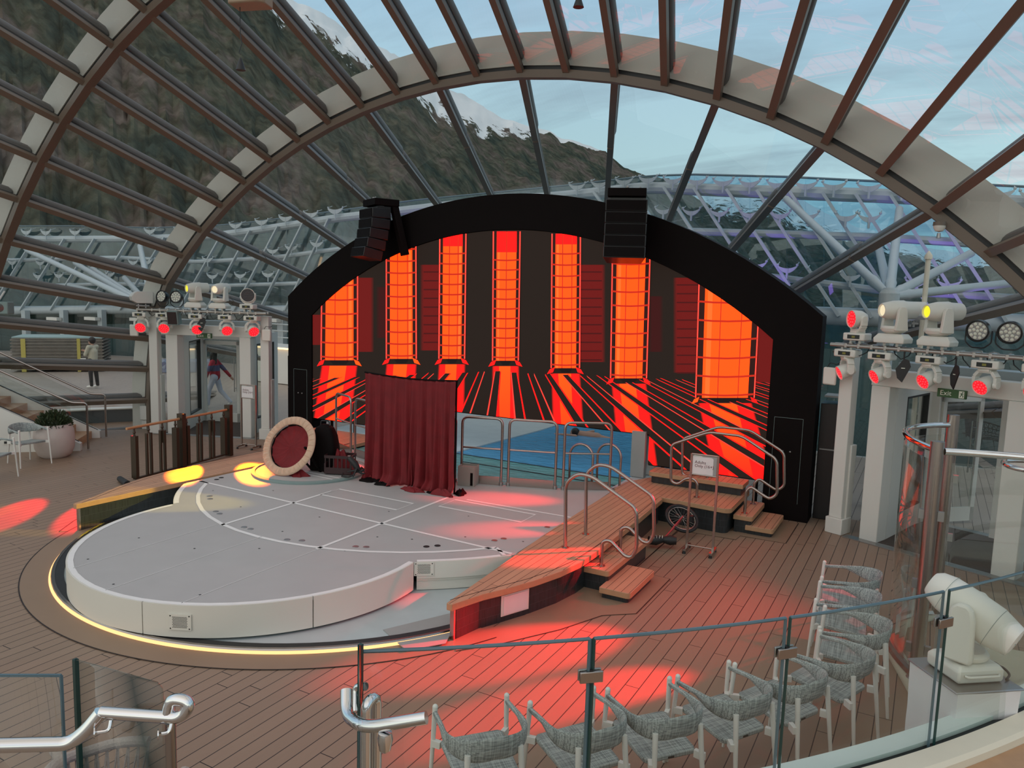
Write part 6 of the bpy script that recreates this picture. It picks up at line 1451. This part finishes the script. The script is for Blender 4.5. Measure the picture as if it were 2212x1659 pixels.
# ================================================================== outside: glass canopy ring round the bow
PATH = [(-60, 8), (-50, 16), (-40, 22.5), (-32, 24.8), (-25, 25), (-18.6, 24.0), (-8, 21.6), (-2, 20.0), (3, 20.6), (9, 23.5), (16, 29)]
def cpt(px, py):
    d = ray(px, py)
    for i in range(len(PATH)-1):
        (x0, y0), (x1, y1) = PATH[i], PATH[i+1]; ex_, ey_ = x1-x0, y1-y0
        den = d.x*ey_-d.y*ex_
        if abs(den) < 1e-9: continue
        t = (x0*ey_-y0*ex_)/den; s = (x0*d.y-y0*d.x)/den
        if t > 0 and -1e-6 <= s <= 1: return CP+d*t
    return None
def interp(tab, x):
    for i in range(len(tab)-1):
        if tab[i][0] <= x <= tab[i+1][0]: u_ = (x-tab[i][0])/(tab[i+1][0]-tab[i][0]); return tab[i][1]*(1-u_)+tab[i+1][1]*u_
    return tab[0][1] if x < tab[0][0] else tab[-1][1]
TG = [(-200, 486), (50, 488), (170, 488), (330, 492), (470, 487), (560, 478), (700, 459), (900, 432), (1230, 400), (1400, 380), (1500, 377), (1700, 382), (1900, 392), (2100, 398), (2212, 403), (2500, 420)]
TB = [(-200, 512), (110, 517), (280, 516), (450, 511), (560, 497), (730, 471), (1000, 441), (1230, 423), (1400, 405), (1600, 413), (1900, 423), (2212, 439), (2500, 455)]
R2_ = [(-200, 562), (60, 562), (250, 556), (430, 566), (600, 556), (730, 538), (1230, 500), (1500, 500), (1700, 506), (1900, 513), (2212, 532), (2500, 545)]
R3_ = [(-200, 620), (20, 619), (250, 613), (450, 618), (650, 612), (1230, 585), (1600, 590), (1900, 627), (2212, 645), (2500, 655)]
PP = [(-200, 668), (0, 671), (230, 669), (420, 672), (640, 670), (1230, 660), (1780, 682), (2212, 700), (2500, 712)]
can = thing('glass_canopy', 'ring of tilted blue glass windscreens with white steel beams beyond the dome, around the bow', 'canopy', (-12, 24, 0))
xs = list(range(-120, 2420, 60))
def beam(tab, hw, mat, nm, inward=0.0, n=8, sq=False):
    P = [cpt(x, interp(tab, x)) for x in range(-180, 2460, 40)]; P = [p for p in P if p is not None]
    b = MB(); b.tube(P, hw, 4 if sq else n); b.obj(nm, mat, can, world=True, smooth=not sq)
beam(TB, 0.17, m_outw, 'ring_beam', n=10); beam(R2_, 0.10, m_outw, 'ring_beam'); beam(R3_, 0.09, m_outw, 'ring_beam'); beam(PP, 0.22, m_outw, 'edge_pipe', n=12)
# glass between top edge and pipe, one pane mesh per bay of the ring
b = MB(); prev = None
for x in range(-180, 2460, 40):
    col_ = [cpt(x, interp(TG, x)), cpt(x, interp(R2_, x)), cpt(x, interp(R3_, x)), cpt(x, interp(PP, x))]
    if any(c is None for c in col_): prev = None; continue
    if prev:
        for j in range(3): b.add([prev[j], col_[j], col_[j+1], prev[j+1]], [(0, 1, 2, 3)])
    prev = col_
b.obj('glass_panes', m_cglass, can, world=True, smooth=False, solid=0.02)
b = MB(); P = [cpt(x, interp(TG, x)) for x in range(-180, 2460, 40)]; b.tube([p for p in P if p is not None], 0.03, 5); b.obj('glass_top_edge', m_edge2, can, world=True)
m_lit = [m_outw]
def lean(x): return -1 if x < 1080 else 1
rndc = random.Random(11)
for x in [-40, 20, 85, 150, 215, 290, 365, 430, 490, 550, 610, 665, 720, 1290, 1370, 1440, 1505, 1575, 1640, 1710, 1780, 1850, 1925, 2000, 2080, 2160]:
    s = lean(x); dx = (95 if s < 0 else 175)
    p = cpt(x, interp(TB, x)); q = cpt(x+s*dx, interp(PP, x+s*dx))
    if p is None or q is None: continue
    inw = Vector((0, -0.25, 0)); b = MB(); b.bar(p+inw, q+inw, 0.07, 0.14, upd=(0, 1, 0)); b.obj('rafter', m_outw, can, world=True)
def spider(px, py, sc_, up_=True):
    c = cpt(px, py)
    if c is None: return
    c = c+Vector((0, -0.3, 0)); b = MB(); e_ = Vector((1, 0.1, 0)).normalized(); w_ = 0.27*sc_
    vs = []; n = 8
    for i in range(n+1):
        u_ = -1+2*i/n; zt = 0.07*u_*u_; th = 0.12*(1-0.8*u_*u_)+0.02
        for y in (-0.02, 0.02):
            vs += [c+e_*u_*w_+Vector((0, y, zt)), c+e_*u_*w_+Vector((0, y, zt-th*sc_))]
    fs = []
    for i in range(n):
        for k, l in ((0, 1), (1, 3), (3, 2), (2, 0)): fs.append((4*i+k, 4*i+4+k, 4*i+4+l, 4*i+l))
    b.add(vs, fs+[(0, 1, 3, 2), (4*n, 4*n+2, 4*n+3, 4*n+1)])
    b.cyl(c+Vector((0, 0.0, -0.30*sc_)), c, 0.025, 0.04, 6)
    for s_ in (-1, 1): b.ball(c+e_*s_*w_+Vector((0, 0, 0.09)), 0.035, 6, 5); b.cyl(c+e_*s_*w_+Vector((0, 0, 0.08)), c+e_*s_*w_+Vector((0, 0.25, 0.17)), 0.012, n=5)
    b.obj('spider_bracket', m_outw, can, world=True)
for x in [70, 112, 175, 336, 400, 520, 576, 628, 682, 735, 1255, 1303, 1356, 1407, 1460, 1512, 1568, 1625, 1685, 1745, 1805, 1880, 1950, 2160, 2230]: spider(x, interp(TB, x)-16, 1.35 if x < 760 else 0.95)
for x in [40, 100, 205, 300, 330, 460, 560, 600, 640, 695, 1440, 1500, 1560, 1625, 1690, 1750, 1830, 1880, 2090, 2150]: spider(x, interp(TB, x)+50, 1.2 if x < 760 else 0.85)
for x in [95, 140, 250, 360, 470, 530, 590, 1640, 1705, 1770, 1840, 1900, 1980, 2050]: spider(x, interp(R3_, x)-22, 1.2 if x < 760 else 0.85)
# posts under the pipe
for x in [68, 150, 232, 330, 430, 620]:
    p = cpt(x, interp(PP, x)); 
    b = MB(); b.bar(Vector((p.x, p.y-0.3, 0)), Vector((p.x, p.y-0.3, p.z)), 0.35, 0.25, upd=(0, 1, 0)); b.obj('post', m_outw, can, world=True)
    b = MB(); b.box((p.x-0.35, p.y-0.6, p.z-0.45), (0.9, 0.25, 0.15)); b.obj('post_bracket', m_white, can, world=True)
# lower windbreak wall
m_dglass = glassmat('dark_teal_glass', (0.32, 0.42, 0.42, 1), 0.06)
b = MB(); prev = None
for x in range(-180, 2460, 60):
    p = cpt(x, interp(PP, x))
    if p is None: prev = None; continue
    if prev is not None: b.add([prev, p, Vector((p.x, p.y, 0)), Vector((prev.x, prev.y, 0))], [(0, 1, 2, 3)])
    prev = p
b.obj('lower_glass', m_dglass, can, world=True, smooth=False, solid=0.03)
# branching columns
def tree(label, hub, tips_, base=0.0, r=0.085):
    t = thing('branching_column', label, 'column', (hub.x, hub.y, base), group='branching white steel columns')
    b = MB(); b.cyl((hub.x, hub.y, base), hub, 0.14, 0.14, 20); b.lathe(hub, [(0.17, -0.3), (0.17, 0.05), (0.1, 0.15), (0, 0.15)], 20); b.obj('trunk', m_outw, t, world=True)
    for p in tips_:
        d = (p-hub); b = MB(); b.tube([hub, hub+d*0.12, hub+d*0.14, p-d*0.03, p], [r*0.7, r*1.2, r, r, r*0.5], 12); b.obj('branch', m_outw, t, world=True)
hR = ony(1921, 640, 15.2); tree('white steel column with splayed branches beyond the dome, on the right', hR, [cpt(1700, 430)+Vector((0, -.4, 0)), cpt(1945, 452)+Vector((0, -.4, 0)), cpt(1902, 540)+Vector((0, -.6, 0)), cpt(2100, 548)+Vector((0, -.6, 0)), cpt(2200, 610)])
hL = ony(330, 668, 19.0); tree('white steel column with splayed branches beyond the dome, on the left', hL, [cpt(80, 540)+Vector((0, -.6, 0)), cpt(185, 568)+Vector((0, -.6, 0)), cpt(222, 580)+Vector((0, -.6, 0)), cpt(172, 615)+Vector((0, -.6, 0)), cpt(326, 530)+Vector((0, -.6, 0)), cpt(292, 600)+Vector((0, -.6, 0)), cpt(400, 560)+Vector((0, -.6, 0))], r=0.12)
p0 = cpt(16, 600)+Vector((0, -1, 0)); p1 = cpt(62, 532)+Vector((0, -1, 0)); MB().cyl(p0, p1, 0.17, n=12).obj('steel_strut', m_outw, label='short thick white strut crossing the canopy at the far left', cat='strut')
t = thing('thin_mast', 'thin pale mast rising behind the right truss', 'mast', tuple(Vector((ony(1996, 660, 14.3).x, 14.3, 0.0))))
b = MB(); q = ony(1998, 560, 14.3); b.cyl((0, 0, 0), (0, 0, q.z), 0.04, n=10); b.lathe((0, 0, q.z), [(0.06, 0), (0.06, 0.06), (0.02, 0.12), (0, 0.14)], 10); b.obj('mast_tube', m_cream, t)
# violet flood lights that wash the canopy rafters
for q, tg in ((Vector((-3.5, 18.6, 2.6)), Vector((-4.5, 20.7, 6.3))), (Vector((0.5, 17.8, 1.9)), Vector((0, 20.2, 6.0))), (Vector((-16, 20.5, 2.8)), Vector((-18, 23.6, 5.4)))):
    t = thing('violet_flood', 'violet floodlight washing the canopy beams, standing on the outer deck %s' % ('behind the screen' if q.x < -2 and q.x > -10 else 'right of the screen' if q.x > -2 else 'left of the screen'), 'lamp', tuple(q), group='violet canopy floodlights')
    MB().box((0, 0, -0.1), (0.3, 0.2, 0.2)).obj('lamp_body', m_blackg, t); MB().cyl((0, 0, -0.2), (0, 0, -q.z), 0.04).obj('pole', m_outw, t)
    MB().box((0, 0, 0.01), (0.24, 0.14, 0.02)).obj('lamp_face', emat('violet_face_%d' % int(q.x*10), (0.35, 0.2, 1.0), 2.0), t)
    spot(t, q+Vector((0, 0, 0.1)), tg, 260, (0.35, 0.18, 1.0), 34, 0.9)
# ------------------------------------------------------------------ deck furniture outside, left
t = thing('stacked_sunbeds', 'long stack of slatted grey sunbeds strapped with yellow bands on the outer deck, left', 'sunbed stack', (-31.6, 18.5, 0), radians(49))
m_slat = pmat('grey_slats', (0.20, 0.18, 0.15, 1), 0.7, var=0.2)
m_yb = pmat('yellow_band', (0.50, 0.42, 0.10, 1), 0.6)
for k in range(10):
    b = MB(); b.box((0, 0, 0.10+k*0.13), (3.3, 1.9, 0.06)); b.box((0, -0.9, 0.165+k*0.13), (3.2, 0.05, 0.04)); b.obj('sunbed', m_slat, t, smooth=False)
b = MB(); b.box((0.75, 0, 0.67), (0.12, 1.96, 1.34)); b.obj('yellow_strap', m_yb, t); b = MB(); b.box((-1.2, 0, 0.66), (0.16, 1.96, 1.32)); b.obj('yellow_strap', m_yb, t)
MB().box((0, 0, 1.37), (3.2, 1.8, 0.05)).obj('top_cushion', pmat('pale_teal_cushion', (0.30, 0.42, 0.42, 1), 0.7), t)
MB().box((0.9, -0.98, 0.3), (0.2, 0.03, 0.5)).obj('white_tag', m_white, t)
b = MB(); p = onz(350, 828, 0.0); q2 = onz(180, 815, 0); b.bar(Vector((-28.6, 20.6, 0.22)), Vector((-27.2, 22.3, 0.22)), 1.4, 0.44); b.obj('blue_grey_tarpaulin', pmat('tarp', (0.20, 0.25, 0.36, 1), 0.7, bump=0.3), label='low blue-grey covered block behind the walking figure on the outer deck', cat='covered furniture', smooth=False)
# terrace blocks beyond the doors
b = MB(); b.box((-20.5, 21.6, 0.7), (7, 1.4, 1.4)); b.obj('low_deck_wall', m_white, label='long low white wall with a warm light strip beyond the left doors', cat='low wall', bevel=0.02)
b = MB(); b.box((-20.5, 20.85, 1.36), (6.9, 0.06, 0.05)); b.obj('warm_light_strip', emat('warm_outer_strip', (1.0, 0.66, 0.35), 2.2), label='warm light strip along the low white wall beyond the left doors', cat='light strip')
for k, z in enumerate((1.75, 2.0, 2.25)):
    b = MB(); b.cyl((-24, 21.2, z), (-17, 21.2, z), 0.025); b.obj('guard_rail', m_outw, label='horizontal guard rail above the low white wall beyond the left doors, %s bar' % ('lowest', 'middle', 'top')[k], cat='rail', group='guard rail bars')
# hanging chair beyond the right entrance
hp = onz(2130, 985, 0)
t = thing('mesh_lounge_chair', 'green mesh lounge chair on thin white legs, seen through the right doors', 'lounge chair', (hp.x, hp.y, 0), radians(200))
m_gm = pmat('green_mesh', (0.01, 0.09, 0.07, 1), 0.5)
b = MB()
def shell(u, v): a = -1.9+3.8*u; r = 0.42*(0.45+0.55*v); return Vector((r*sin(a), -r*cos(a)*0.9+0.1, 0.40+0.42*v*v*(1-0.45*abs(a)/1.9)))
for i in range(17):
    b.tube([shell(i/16, j/6) for j in range(7)], 0.009, 4)
for j in range(1, 7): b.tube([shell(i/16, j/6) for i in range(17)], 0.012 if j < 6 else 0.02, 4)
for i in range(16):
    for j in range(1, 6): b.cyl(shell(i/16, j/6), shell((i+1)/16, (j+1)/6), 0.006, n=4)
o = b.obj('mesh_shell', m_gm, t); o['kind'] = 'stuff'
for s_ in (-1, 1):
    for y in (-0.3, 0.3): b = MB(); b.cyl((s_*0.2, y*0.6, 0.42), (s_*0.34, y, 0), 0.013, n=8); b.obj('leg', m_chairw, t)
b = MB(); b.cyl((-0.3, -0.26, 0.14), (0.3, -0.26, 0.14), 0.01, n=8); b.obj('cross_bar', m_chairw, t)
t = thing('blue_towel', 'dark blue towel draped over the back of the green mesh chair', 'towel', (hp.x-0.35, hp.y-0.15, 0.35))
b = MB(); b.grid(lambda u, v: (0.42*(u-0.5)*(0.6+0.4*v), 0.04*sin(u*14+v*3)+0.06*v, 0.10+0.62*v+0.03*sin(u*9)), 20, 12); b.obj('cloth', pmat('navy_towel', (0.02, 0.06, 0.14, 1), 0.9, var=0.3, bump=0.3), t, solid=0.02)
for i, (x_, y_, m_) in enumerate(((2088, 938, m_rub), (2105, 965, m_white), (2170, 965, m_rub))):
    q = onz(x_, y_, 0); b = MB(); b.ball((q.x, q.y, 0.03), 0.1, 10, 6, (1.2, 0.5, 0.35)); b.obj('shoe', m_, label=('dark slipper left behind the open right door leaf', 'white slipper under the green mesh chair', 'black shoe on the outer deck right of the green mesh chair')[i], cat='shoe')
for k in range(4):
    b = MB(); b.box((3.0+k*1.6, 17.9, 1.3), (0.12, 0.12, 2.6)); b.obj('outer_post', m_outw, label='white post of the outer deck screen beyond the right doors, %s' % ('nearest the screen', 'second', 'third', 'outermost')[k], cat='post', group='outer deck posts')
# ------------------------------------------------------------------ people on the outer deck
def person(label, loc, rz, J, top_m, trou_m, top_bands=None, hair=None, shoes_m=None, cap=False, H=1.0):
    t = thing('person', label, 'person', loc, rz)
    V = lambda k: Vector(J[k])*H
    b = MB()
    caps(b, V('pelvis'), V('chest'), 0.125*H, 0.13*H); caps(b, V('chest')+Vector((0, 0, 0.10)), V('neck'), 0.09*H, 0.05*H); caps(b, V('neck'), V('head')-Vector((0, 0, 0.06)), 0.052*H, 0.055*H)
    hd = V('head'); f = Vector(J['face']).normalized()
    b.ball(hd, 0.108*H, 16, 12, (0.86, 0.95, 1.12)); b.ball(hd+f*0.055+Vector((0, 0, -0.06)), 0.06*H, 12, 8, (0.9, 0.9, 1.0))
    sd = f.cross(Vector((0, 0, 1)))
    b.ball(hd+f*0.105+Vector((0, 0, -0.012)), 0.018*H, 8, 6, (0.8, 0.8, 1.5))
    for s in (-1, 1): b.ball(hd+sd*s*0.092+Vector((0, 0, -0.005)), 0.024*H, 8, 6, (0.6, 0.9, 1.3))
    for s in ('L', 'R'):
        caps(b, V('sh'+s), V('el'+s), 0.050*H, 0.042*H); caps(b, V('el'+s), V('wr'+s), 0.040*H, 0.027*H)
        w_ = V('wr'+s); dr = (w_-V('el'+s)).normalized(); pe = w_+dr*0.08; sx = dr.cross(Vector((0.3, 1, 0.2))).normalized()
        caps(b, w_, pe, 0.026*H, 0.036*H)
        for k in range(4): q = pe+sx*(k-1.5)*0.019; caps(b, q, q+dr*(0.05+0.012*(k in (1, 2))), 0.0105*H, 0.009*H); caps(b, q+dr*0.055, q+dr*0.085+f*0.02, 0.0095*H, 0.008*H)
        caps(b, w_+dr*0.03, w_+dr*0.065+sx*0.045, 0.012*H, 0.010*H)
        caps(b, V('hip'+s), V('kn'+s), 0.082*H, 0.055*H); caps(b, V('kn'+s), V('an'+s), 0.052*H, 0.035*H); caps(b, V('an'+s)+Vector((0, 0, -0.03)), V('toe'+s), 0.038*H, 0.032*H)
    o = b.obj('body', m_skin, t); body_remesh(o, 0.011)
    b = MB()
    for s in (-1, 1): b.ball(hd+f*0.098+sd*s*0.036+Vector((0, 0, 0.012)), 0.0115*H, 8, 6)
    b.obj('eyes', m_hair, t); b = MB(); b.tube([hd+f*0.108+sd*s*0.024+Vector((0, 0, -0.058-0.003*abs(s))) for s in (-1, 0, 1)], 0.005, 6); b.obj('mouth', pmat('lips_%d' % int(loc[0]), (0.35, 0.12, 0.11, 1)), t)
    b = MB(); caps(b, V('pelvis')+Vector((0, 0, 0.02)), V('chest'), 0.150*H, 0.158*H); caps(b, V('chest'), V('chest')+Vector((0, 0, 0.13)), 0.150*H, 0.105*H); caps(b, V('shL'), V('shR'), 0.075*H, 0.075*H)
    for s in ('L', 'R'): caps(b, V('sh'+s), V('el'+s), 0.072*H, 0.060*H); caps(b, V('el'+s), V('wr'+s), 0.058*H, 0.044*H)
    o = b.obj('sweater', top_m, t); body_remesh(o, 0.012)
    b = MB(); caps(b, V('hipL'), V('hipR'), 0.118*H, 0.118*H)
    for s in ('L', 'R'): caps(b, V('hip'+s), V('kn'+s), 0.100*H, 0.072*H); caps(b, V('kn'+s), V('an'+s), 0.070*H, 0.055*H)
    o = b.obj('trousers', trou_m, t); body_remesh(o, 0.012)
    for s in ('L', 'R'): b = MB(); caps(b, V('an'+s)+Vector((0, 0, -0.03)), V('toe'+s), 0.045*H, 0.038*H); o = b.obj('shoe', shoes_m or m_white, t); body_remesh(o, 0.01)
    b = MB(); b.ball(hd+Vector((0, 0, 0.025))-f*0.022, 0.118*H, 16, 12, (0.93, 1.0, 1.08))
    if hair == 'long':
        caps(b, hd-f*0.06, hd-f*0.10+Vector((0, 0, -0.30)), 0.09*H, 0.045*H)
        for s in (-1, 1): caps(b, hd+sd*s*0.07-f*0.02, hd+sd*s*0.09-f*0.01+Vector((0, 0, -0.26)), 0.04*H, 0.028*H)
    o = b.obj('hair', m_hair if hair == 'long' else m_hair, t); body_remesh(o, 0.012)
    if cap: b = MB(); b.tube([hd+f*0.085+sd*s*0.085+Vector((0, 0, 0.085-0.01*abs(s))) for s in (-1, -0.5, 0, 0.5, 1)], 0.022, 8); b.obj('headband_glasses', m_rub, t)
    return t
m_ws = bpy.data.materials.new('banded_red_sweater'); m_ws.use_nodes = True; nt = m_ws.node_tree; bs = nt.nodes['Principled BSDF']; bs.inputs['Roughness'].default_value = 0.85
tc = N(nt, 'ShaderNodeTexCoord'); sp_ = N(nt, 'ShaderNodeSeparateXYZ'); L(nt, tc, 'Object', sp_, 0); rp_ = N(nt, 'ShaderNodeValToRGB'); nt.links.new(MATH(nt, 'DIVIDE', sp_.outputs[2], 1.6), rp_.inputs[0]); rp_.color_ramp.interpolation = 'CONSTANT'
e = rp_.color_ramp.elements; e[0].position = 0; e[0].color = (0.30, 0.02, 0.03, 1); e[1].position = 0.62; e[1].color = (0.42, 0.03, 0.05, 1)
x = e.new(0.69); x.color = (0.12, 0.12, 0.22, 1); x = e.new(0.80); x.color = (0.50, 0.04, 0.07, 1)
L(nt, rp_, 0, bs, 'Base Color')
m_wj = pmat('pale_blue_jeans', (0.55, 0.58, 0.68, 1), 0.8); m_dj = pmat('black_trousers', (0.015, 0.017, 0.018, 1), 0.8); m_cr = pmat('cream_sweater', (0.52, 0.49, 0.38, 1), 0.85, bump=0.2)
walk = dict(pelvis=(0, 0, 0.93), chest=(0.02, 0, 1.22), neck=(0.03, 0, 1.44), head=(0.05, 0, 1.57), face=(0.75, -0.65, -0.05),
            shL=(0.02, 0.17, 1.38), shR=(0.02, -0.17, 1.38), elL=(0.12, 0.22, 1.12), wrL=(0.20, 0.20, 0.90), elR=(-0.18, -0.24, 1.14), wrR=(-0.36, -0.25, 0.93),
            hipL=(0, 0.09, 0.92), hipR=(0, -0.09, 0.92), knL=(0.16, 0.09, 0.53), anL=(0.20, 0.09, 0.10), toeL=(0.36, 0.10, 0.04), knR=(-0.12, -0.09, 0.50), anR=(-0.42, -0.09, 0.16), toeR=(-0.34, -0.09, 0.04))
person('person walking past beyond the left doors in a red and grey-banded sweater and pale trousers', tuple(onz(466, 879, 0)), radians(210), walk, m_ws, m_wj, hair='long', cap=True)
stand = dict(pelvis=(0, 0, 0.95), chest=(0.0, 0, 1.26), neck=(0.0, 0, 1.49), head=(0.03, 0, 1.63), face=(1, 0.1, 0),
             shL=(0, 0.18, 1.43), shR=(0, -0.18, 1.43), elL=(0.10, 0.22, 1.17), wrL=(0.24, 0.02, 1.22), elR=(0.10, -0.22, 1.17), wrR=(0.25, -0.02, 1.26),
             hipL=(0, 0.09, 0.94), hipR=(0, -0.09, 0.94), knL=(0.02, 0.10, 0.52), anL=(0.0, 0.10, 0.10), toeL=(0.16, 0.11, 0.04), knR=(0.0, -0.12, 0.52), anR=(-0.04, -0.13, 0.10), toeR=(0.12, -0.15, 0.04))
person('person in a cream sweater and black trousers standing with folded arms on the outer deck', tuple(onz(203, 838, 0)), radians(195), stand, m_cr, m_dj, H=1.0)

# ================================================================== mountains and sea
MB().box((0, 6000, -31), (30000, 24000, 2)).obj('sea', pmat('grey_sea', (0.05, 0.08, 0.10, 1), 0.2, bump=0.3, scale=0.02), label='grey sea far below beyond the ship', cat='sea', kind='stuff')
m_mt = bpy.data.materials.new('mountain_slope'); m_mt.use_nodes = True; nt = m_mt.node_tree; bs = nt.nodes['Principled BSDF']; bs.inputs['Roughness'].default_value = 1.0; bs.inputs['Specular IOR Level'].default_value = 0.0
tc = N(nt, 'ShaderNodeTexCoord'); n1 = N(nt, 'ShaderNodeTexNoise'); n1.inputs['Scale'].default_value = 0.012; n1.inputs['Detail'].default_value = 9; n1.inputs['Roughness'].default_value = 0.65; L(nt, tc, 'Object', n1, 'Vector')
mpx = N(nt, 'ShaderNodeMapping'); mpx.inputs['Scale'].default_value = (1, 1, 0.35); L(nt, tc, 'Object', mpx, 0)
n2 = N(nt, 'ShaderNodeTexNoise'); n2.inputs['Scale'].default_value = 0.08; n2.inputs['Detail'].default_value = 6; L(nt, mpx, 0, n2, 'Vector')
rr = N(nt, 'ShaderNodeValToRGB'); L(nt, n1, 'Fac', rr, 0); e = rr.color_ramp.elements
e[0].position = 0.38; e[0].color = (0.040, 0.054, 0.046, 1); e[1].position = 0.60; e[1].color = (0.125, 0.105, 0.092, 1); x = e.new(0.5); x.color = (0.080, 0.084, 0.062, 1)
mm = N(nt, 'ShaderNodeMixRGB'); mm.blend_type = 'MULTIPLY'; mm.inputs[0].default_value = 0.7; L(nt, rr, 0, mm, 1)
r2 = N(nt, 'ShaderNodeValToRGB'); L(nt, n2, 'Fac', r2, 0); r2.color_ramp.elements[0].position = 0.35; r2.color_ramp.elements[0].color = (0.55, 0.55, 0.55, 1); r2.color_ramp.elements[1].position = 0.65; r2.color_ramp.elements[1].color = (1.5, 1.5, 1.5, 1); L(nt, r2, 0, mm, 2)
at_ = N(nt, 'ShaderNodeAttribute'); at_.attribute_name = 'Snow'
n3 = N(nt, 'ShaderNodeTexNoise'); n3.inputs['Scale'].default_value = 0.022; n3.inputs['Detail'].default_value = 8; n3.inputs['Roughness'].default_value = 0.7; n3.inputs['Distortion'].default_value = 0.6; L(nt, tc, 'Object', n3, 'Vector')
sf = MATH(nt, 'SUBTRACT', MATH(nt, 'ADD', MATH(nt, 'MULTIPLY', at_.outputs['Fac'], 1.5), MATH(nt, 'MULTIPLY', n3.outputs[0], 4.5)), 2.7)
sf = MATH(nt, 'MINIMUM', sf, MATH(nt, 'SUBTRACT', MATH(nt, 'MULTIPLY', at_.outputs['Fac'], 3.0), 0.25))
sm = MATH(nt, 'MINIMUM', MATH(nt, 'MAXIMUM', MATH(nt, 'MULTIPLY', sf, 14.0), 0.0), 1.0)
ms = N(nt, 'ShaderNodeMixRGB'); ms.inputs[2].default_value = (0.80, 0.84, 0.86, 1); nt.links.new(sm, ms.inputs[0]); L(nt, mm, 0, ms, 1); L(nt, ms, 0, bs, 'Base Color')
def mountain(name, label, ridge, D, px0, px1, step, snowpx, rows=70, seed=0.0, wob=1.0, ybase=700):
    cols = list(range(px0, px1+1, step)); vs = []; sn = []
    for i, px in enumerate(cols):
        ry = interp(ridge, px); Dm = interp(D, px); top = at(px, ry, 1); d = ray(px, ry); dh = hypot(d.x, d.y)
        hx, hy = d.x/dh, d.y/dh; zt = CAMH+Dm*d.z/dh
        for j in range(rows+1):
            s = j/rows; dist = Dm*(0.42+0.58*s); z = -30+(zt+30)*(s**1.25)
            nz_ = noise.fractal(Vector((px*0.011+seed, s*4.0, 0.3)), 0.9, 2.1, 6); n2_ = noise.fractal(Vector((px*0.05+seed, s*9.0, 5.3)), 0.8, 2.1, 5)
            amp = min(1, s*4)
            z += (nz_*26+n2_*7)*amp*wob*(1 if s < 1 else 0.45); dist *= 1+0.02*nz_*(1-s*0.5)
            vs.append(Vector((hx*dist, hy*dist, z)))
            drop = (1-s)*(zt+30)/Dm*F*1.2
            band = interp(snowpx, px); sn.append(max(0.0, min(1.0, 1.05-drop/max(band, 1))) if band > 1 else 0.0)
        vs.append(Vector((hx*Dm*1.25, hy*Dm*1.25, zt*0.6-20))); sn.append(0)
    m_ = rows+2; fs = [(i*m_+j, (i+1)*m_+j, (i+1)*m_+j+1, i*m_+j+1) for i in range(len(cols)-1) for j in range(m_-1)]
    o = MB().add(vs, fs).obj(name, m_mt, label=label, cat='mountain', keep=True)
    a = o.data.attributes.new('Snow', 'FLOAT', 'POINT'); a.data.foreach_set('value', sn)
    return o
ridge = [(-900, -500), (0, -330), (300, -190), (520, -60), (620, 0), (667, 15), (700, 28), (745, 58), (800, 92), (850, 112), (892, 132), (920, 158), (950, 182), (985, 196), (1000, 198), (1037, 228), (1078, 250), (1145, 275), (1213, 297), (1267, 311), (1311, 329), (1348, 363), (1385, 376), (1446, 396), (1500, 425), (1560, 470), (1700, 520)]
mountain('mountain', 'steep dark forested mountain with a snowy ridge, filling the left half of the view', ridge, [(-900, 1100), (500, 1300), (900, 1700), (1400, 2400), (1700, 2600)], -900, 1700, 8, [(-900, 0), (300, 10), (480, 60), (640, 110), (760, 130), (900, 120), (1000, 110), (1100, 75), (1180, 25), (1300, 0)], rows=90)
mountain('mountain', 'lower dark mountain with snow streaks behind the right canopy glass', [(1150, 600), (1300, 470), (1400, 440), (1480, 418), (1560, 398), (1620, 402), (1680, 398), (1720, 425), (1800, 470), (1900, 500), (2000, 540), (2212, 560), (2500, 590)], [(1150, 3500), (2500, 3800)], 1150, 2500, 10, [(1150, 0), (1400, 60), (1560, 110), (1750, 100), (1900, 40), (2500, 10)], rows=50, seed=9, wob=1.3)
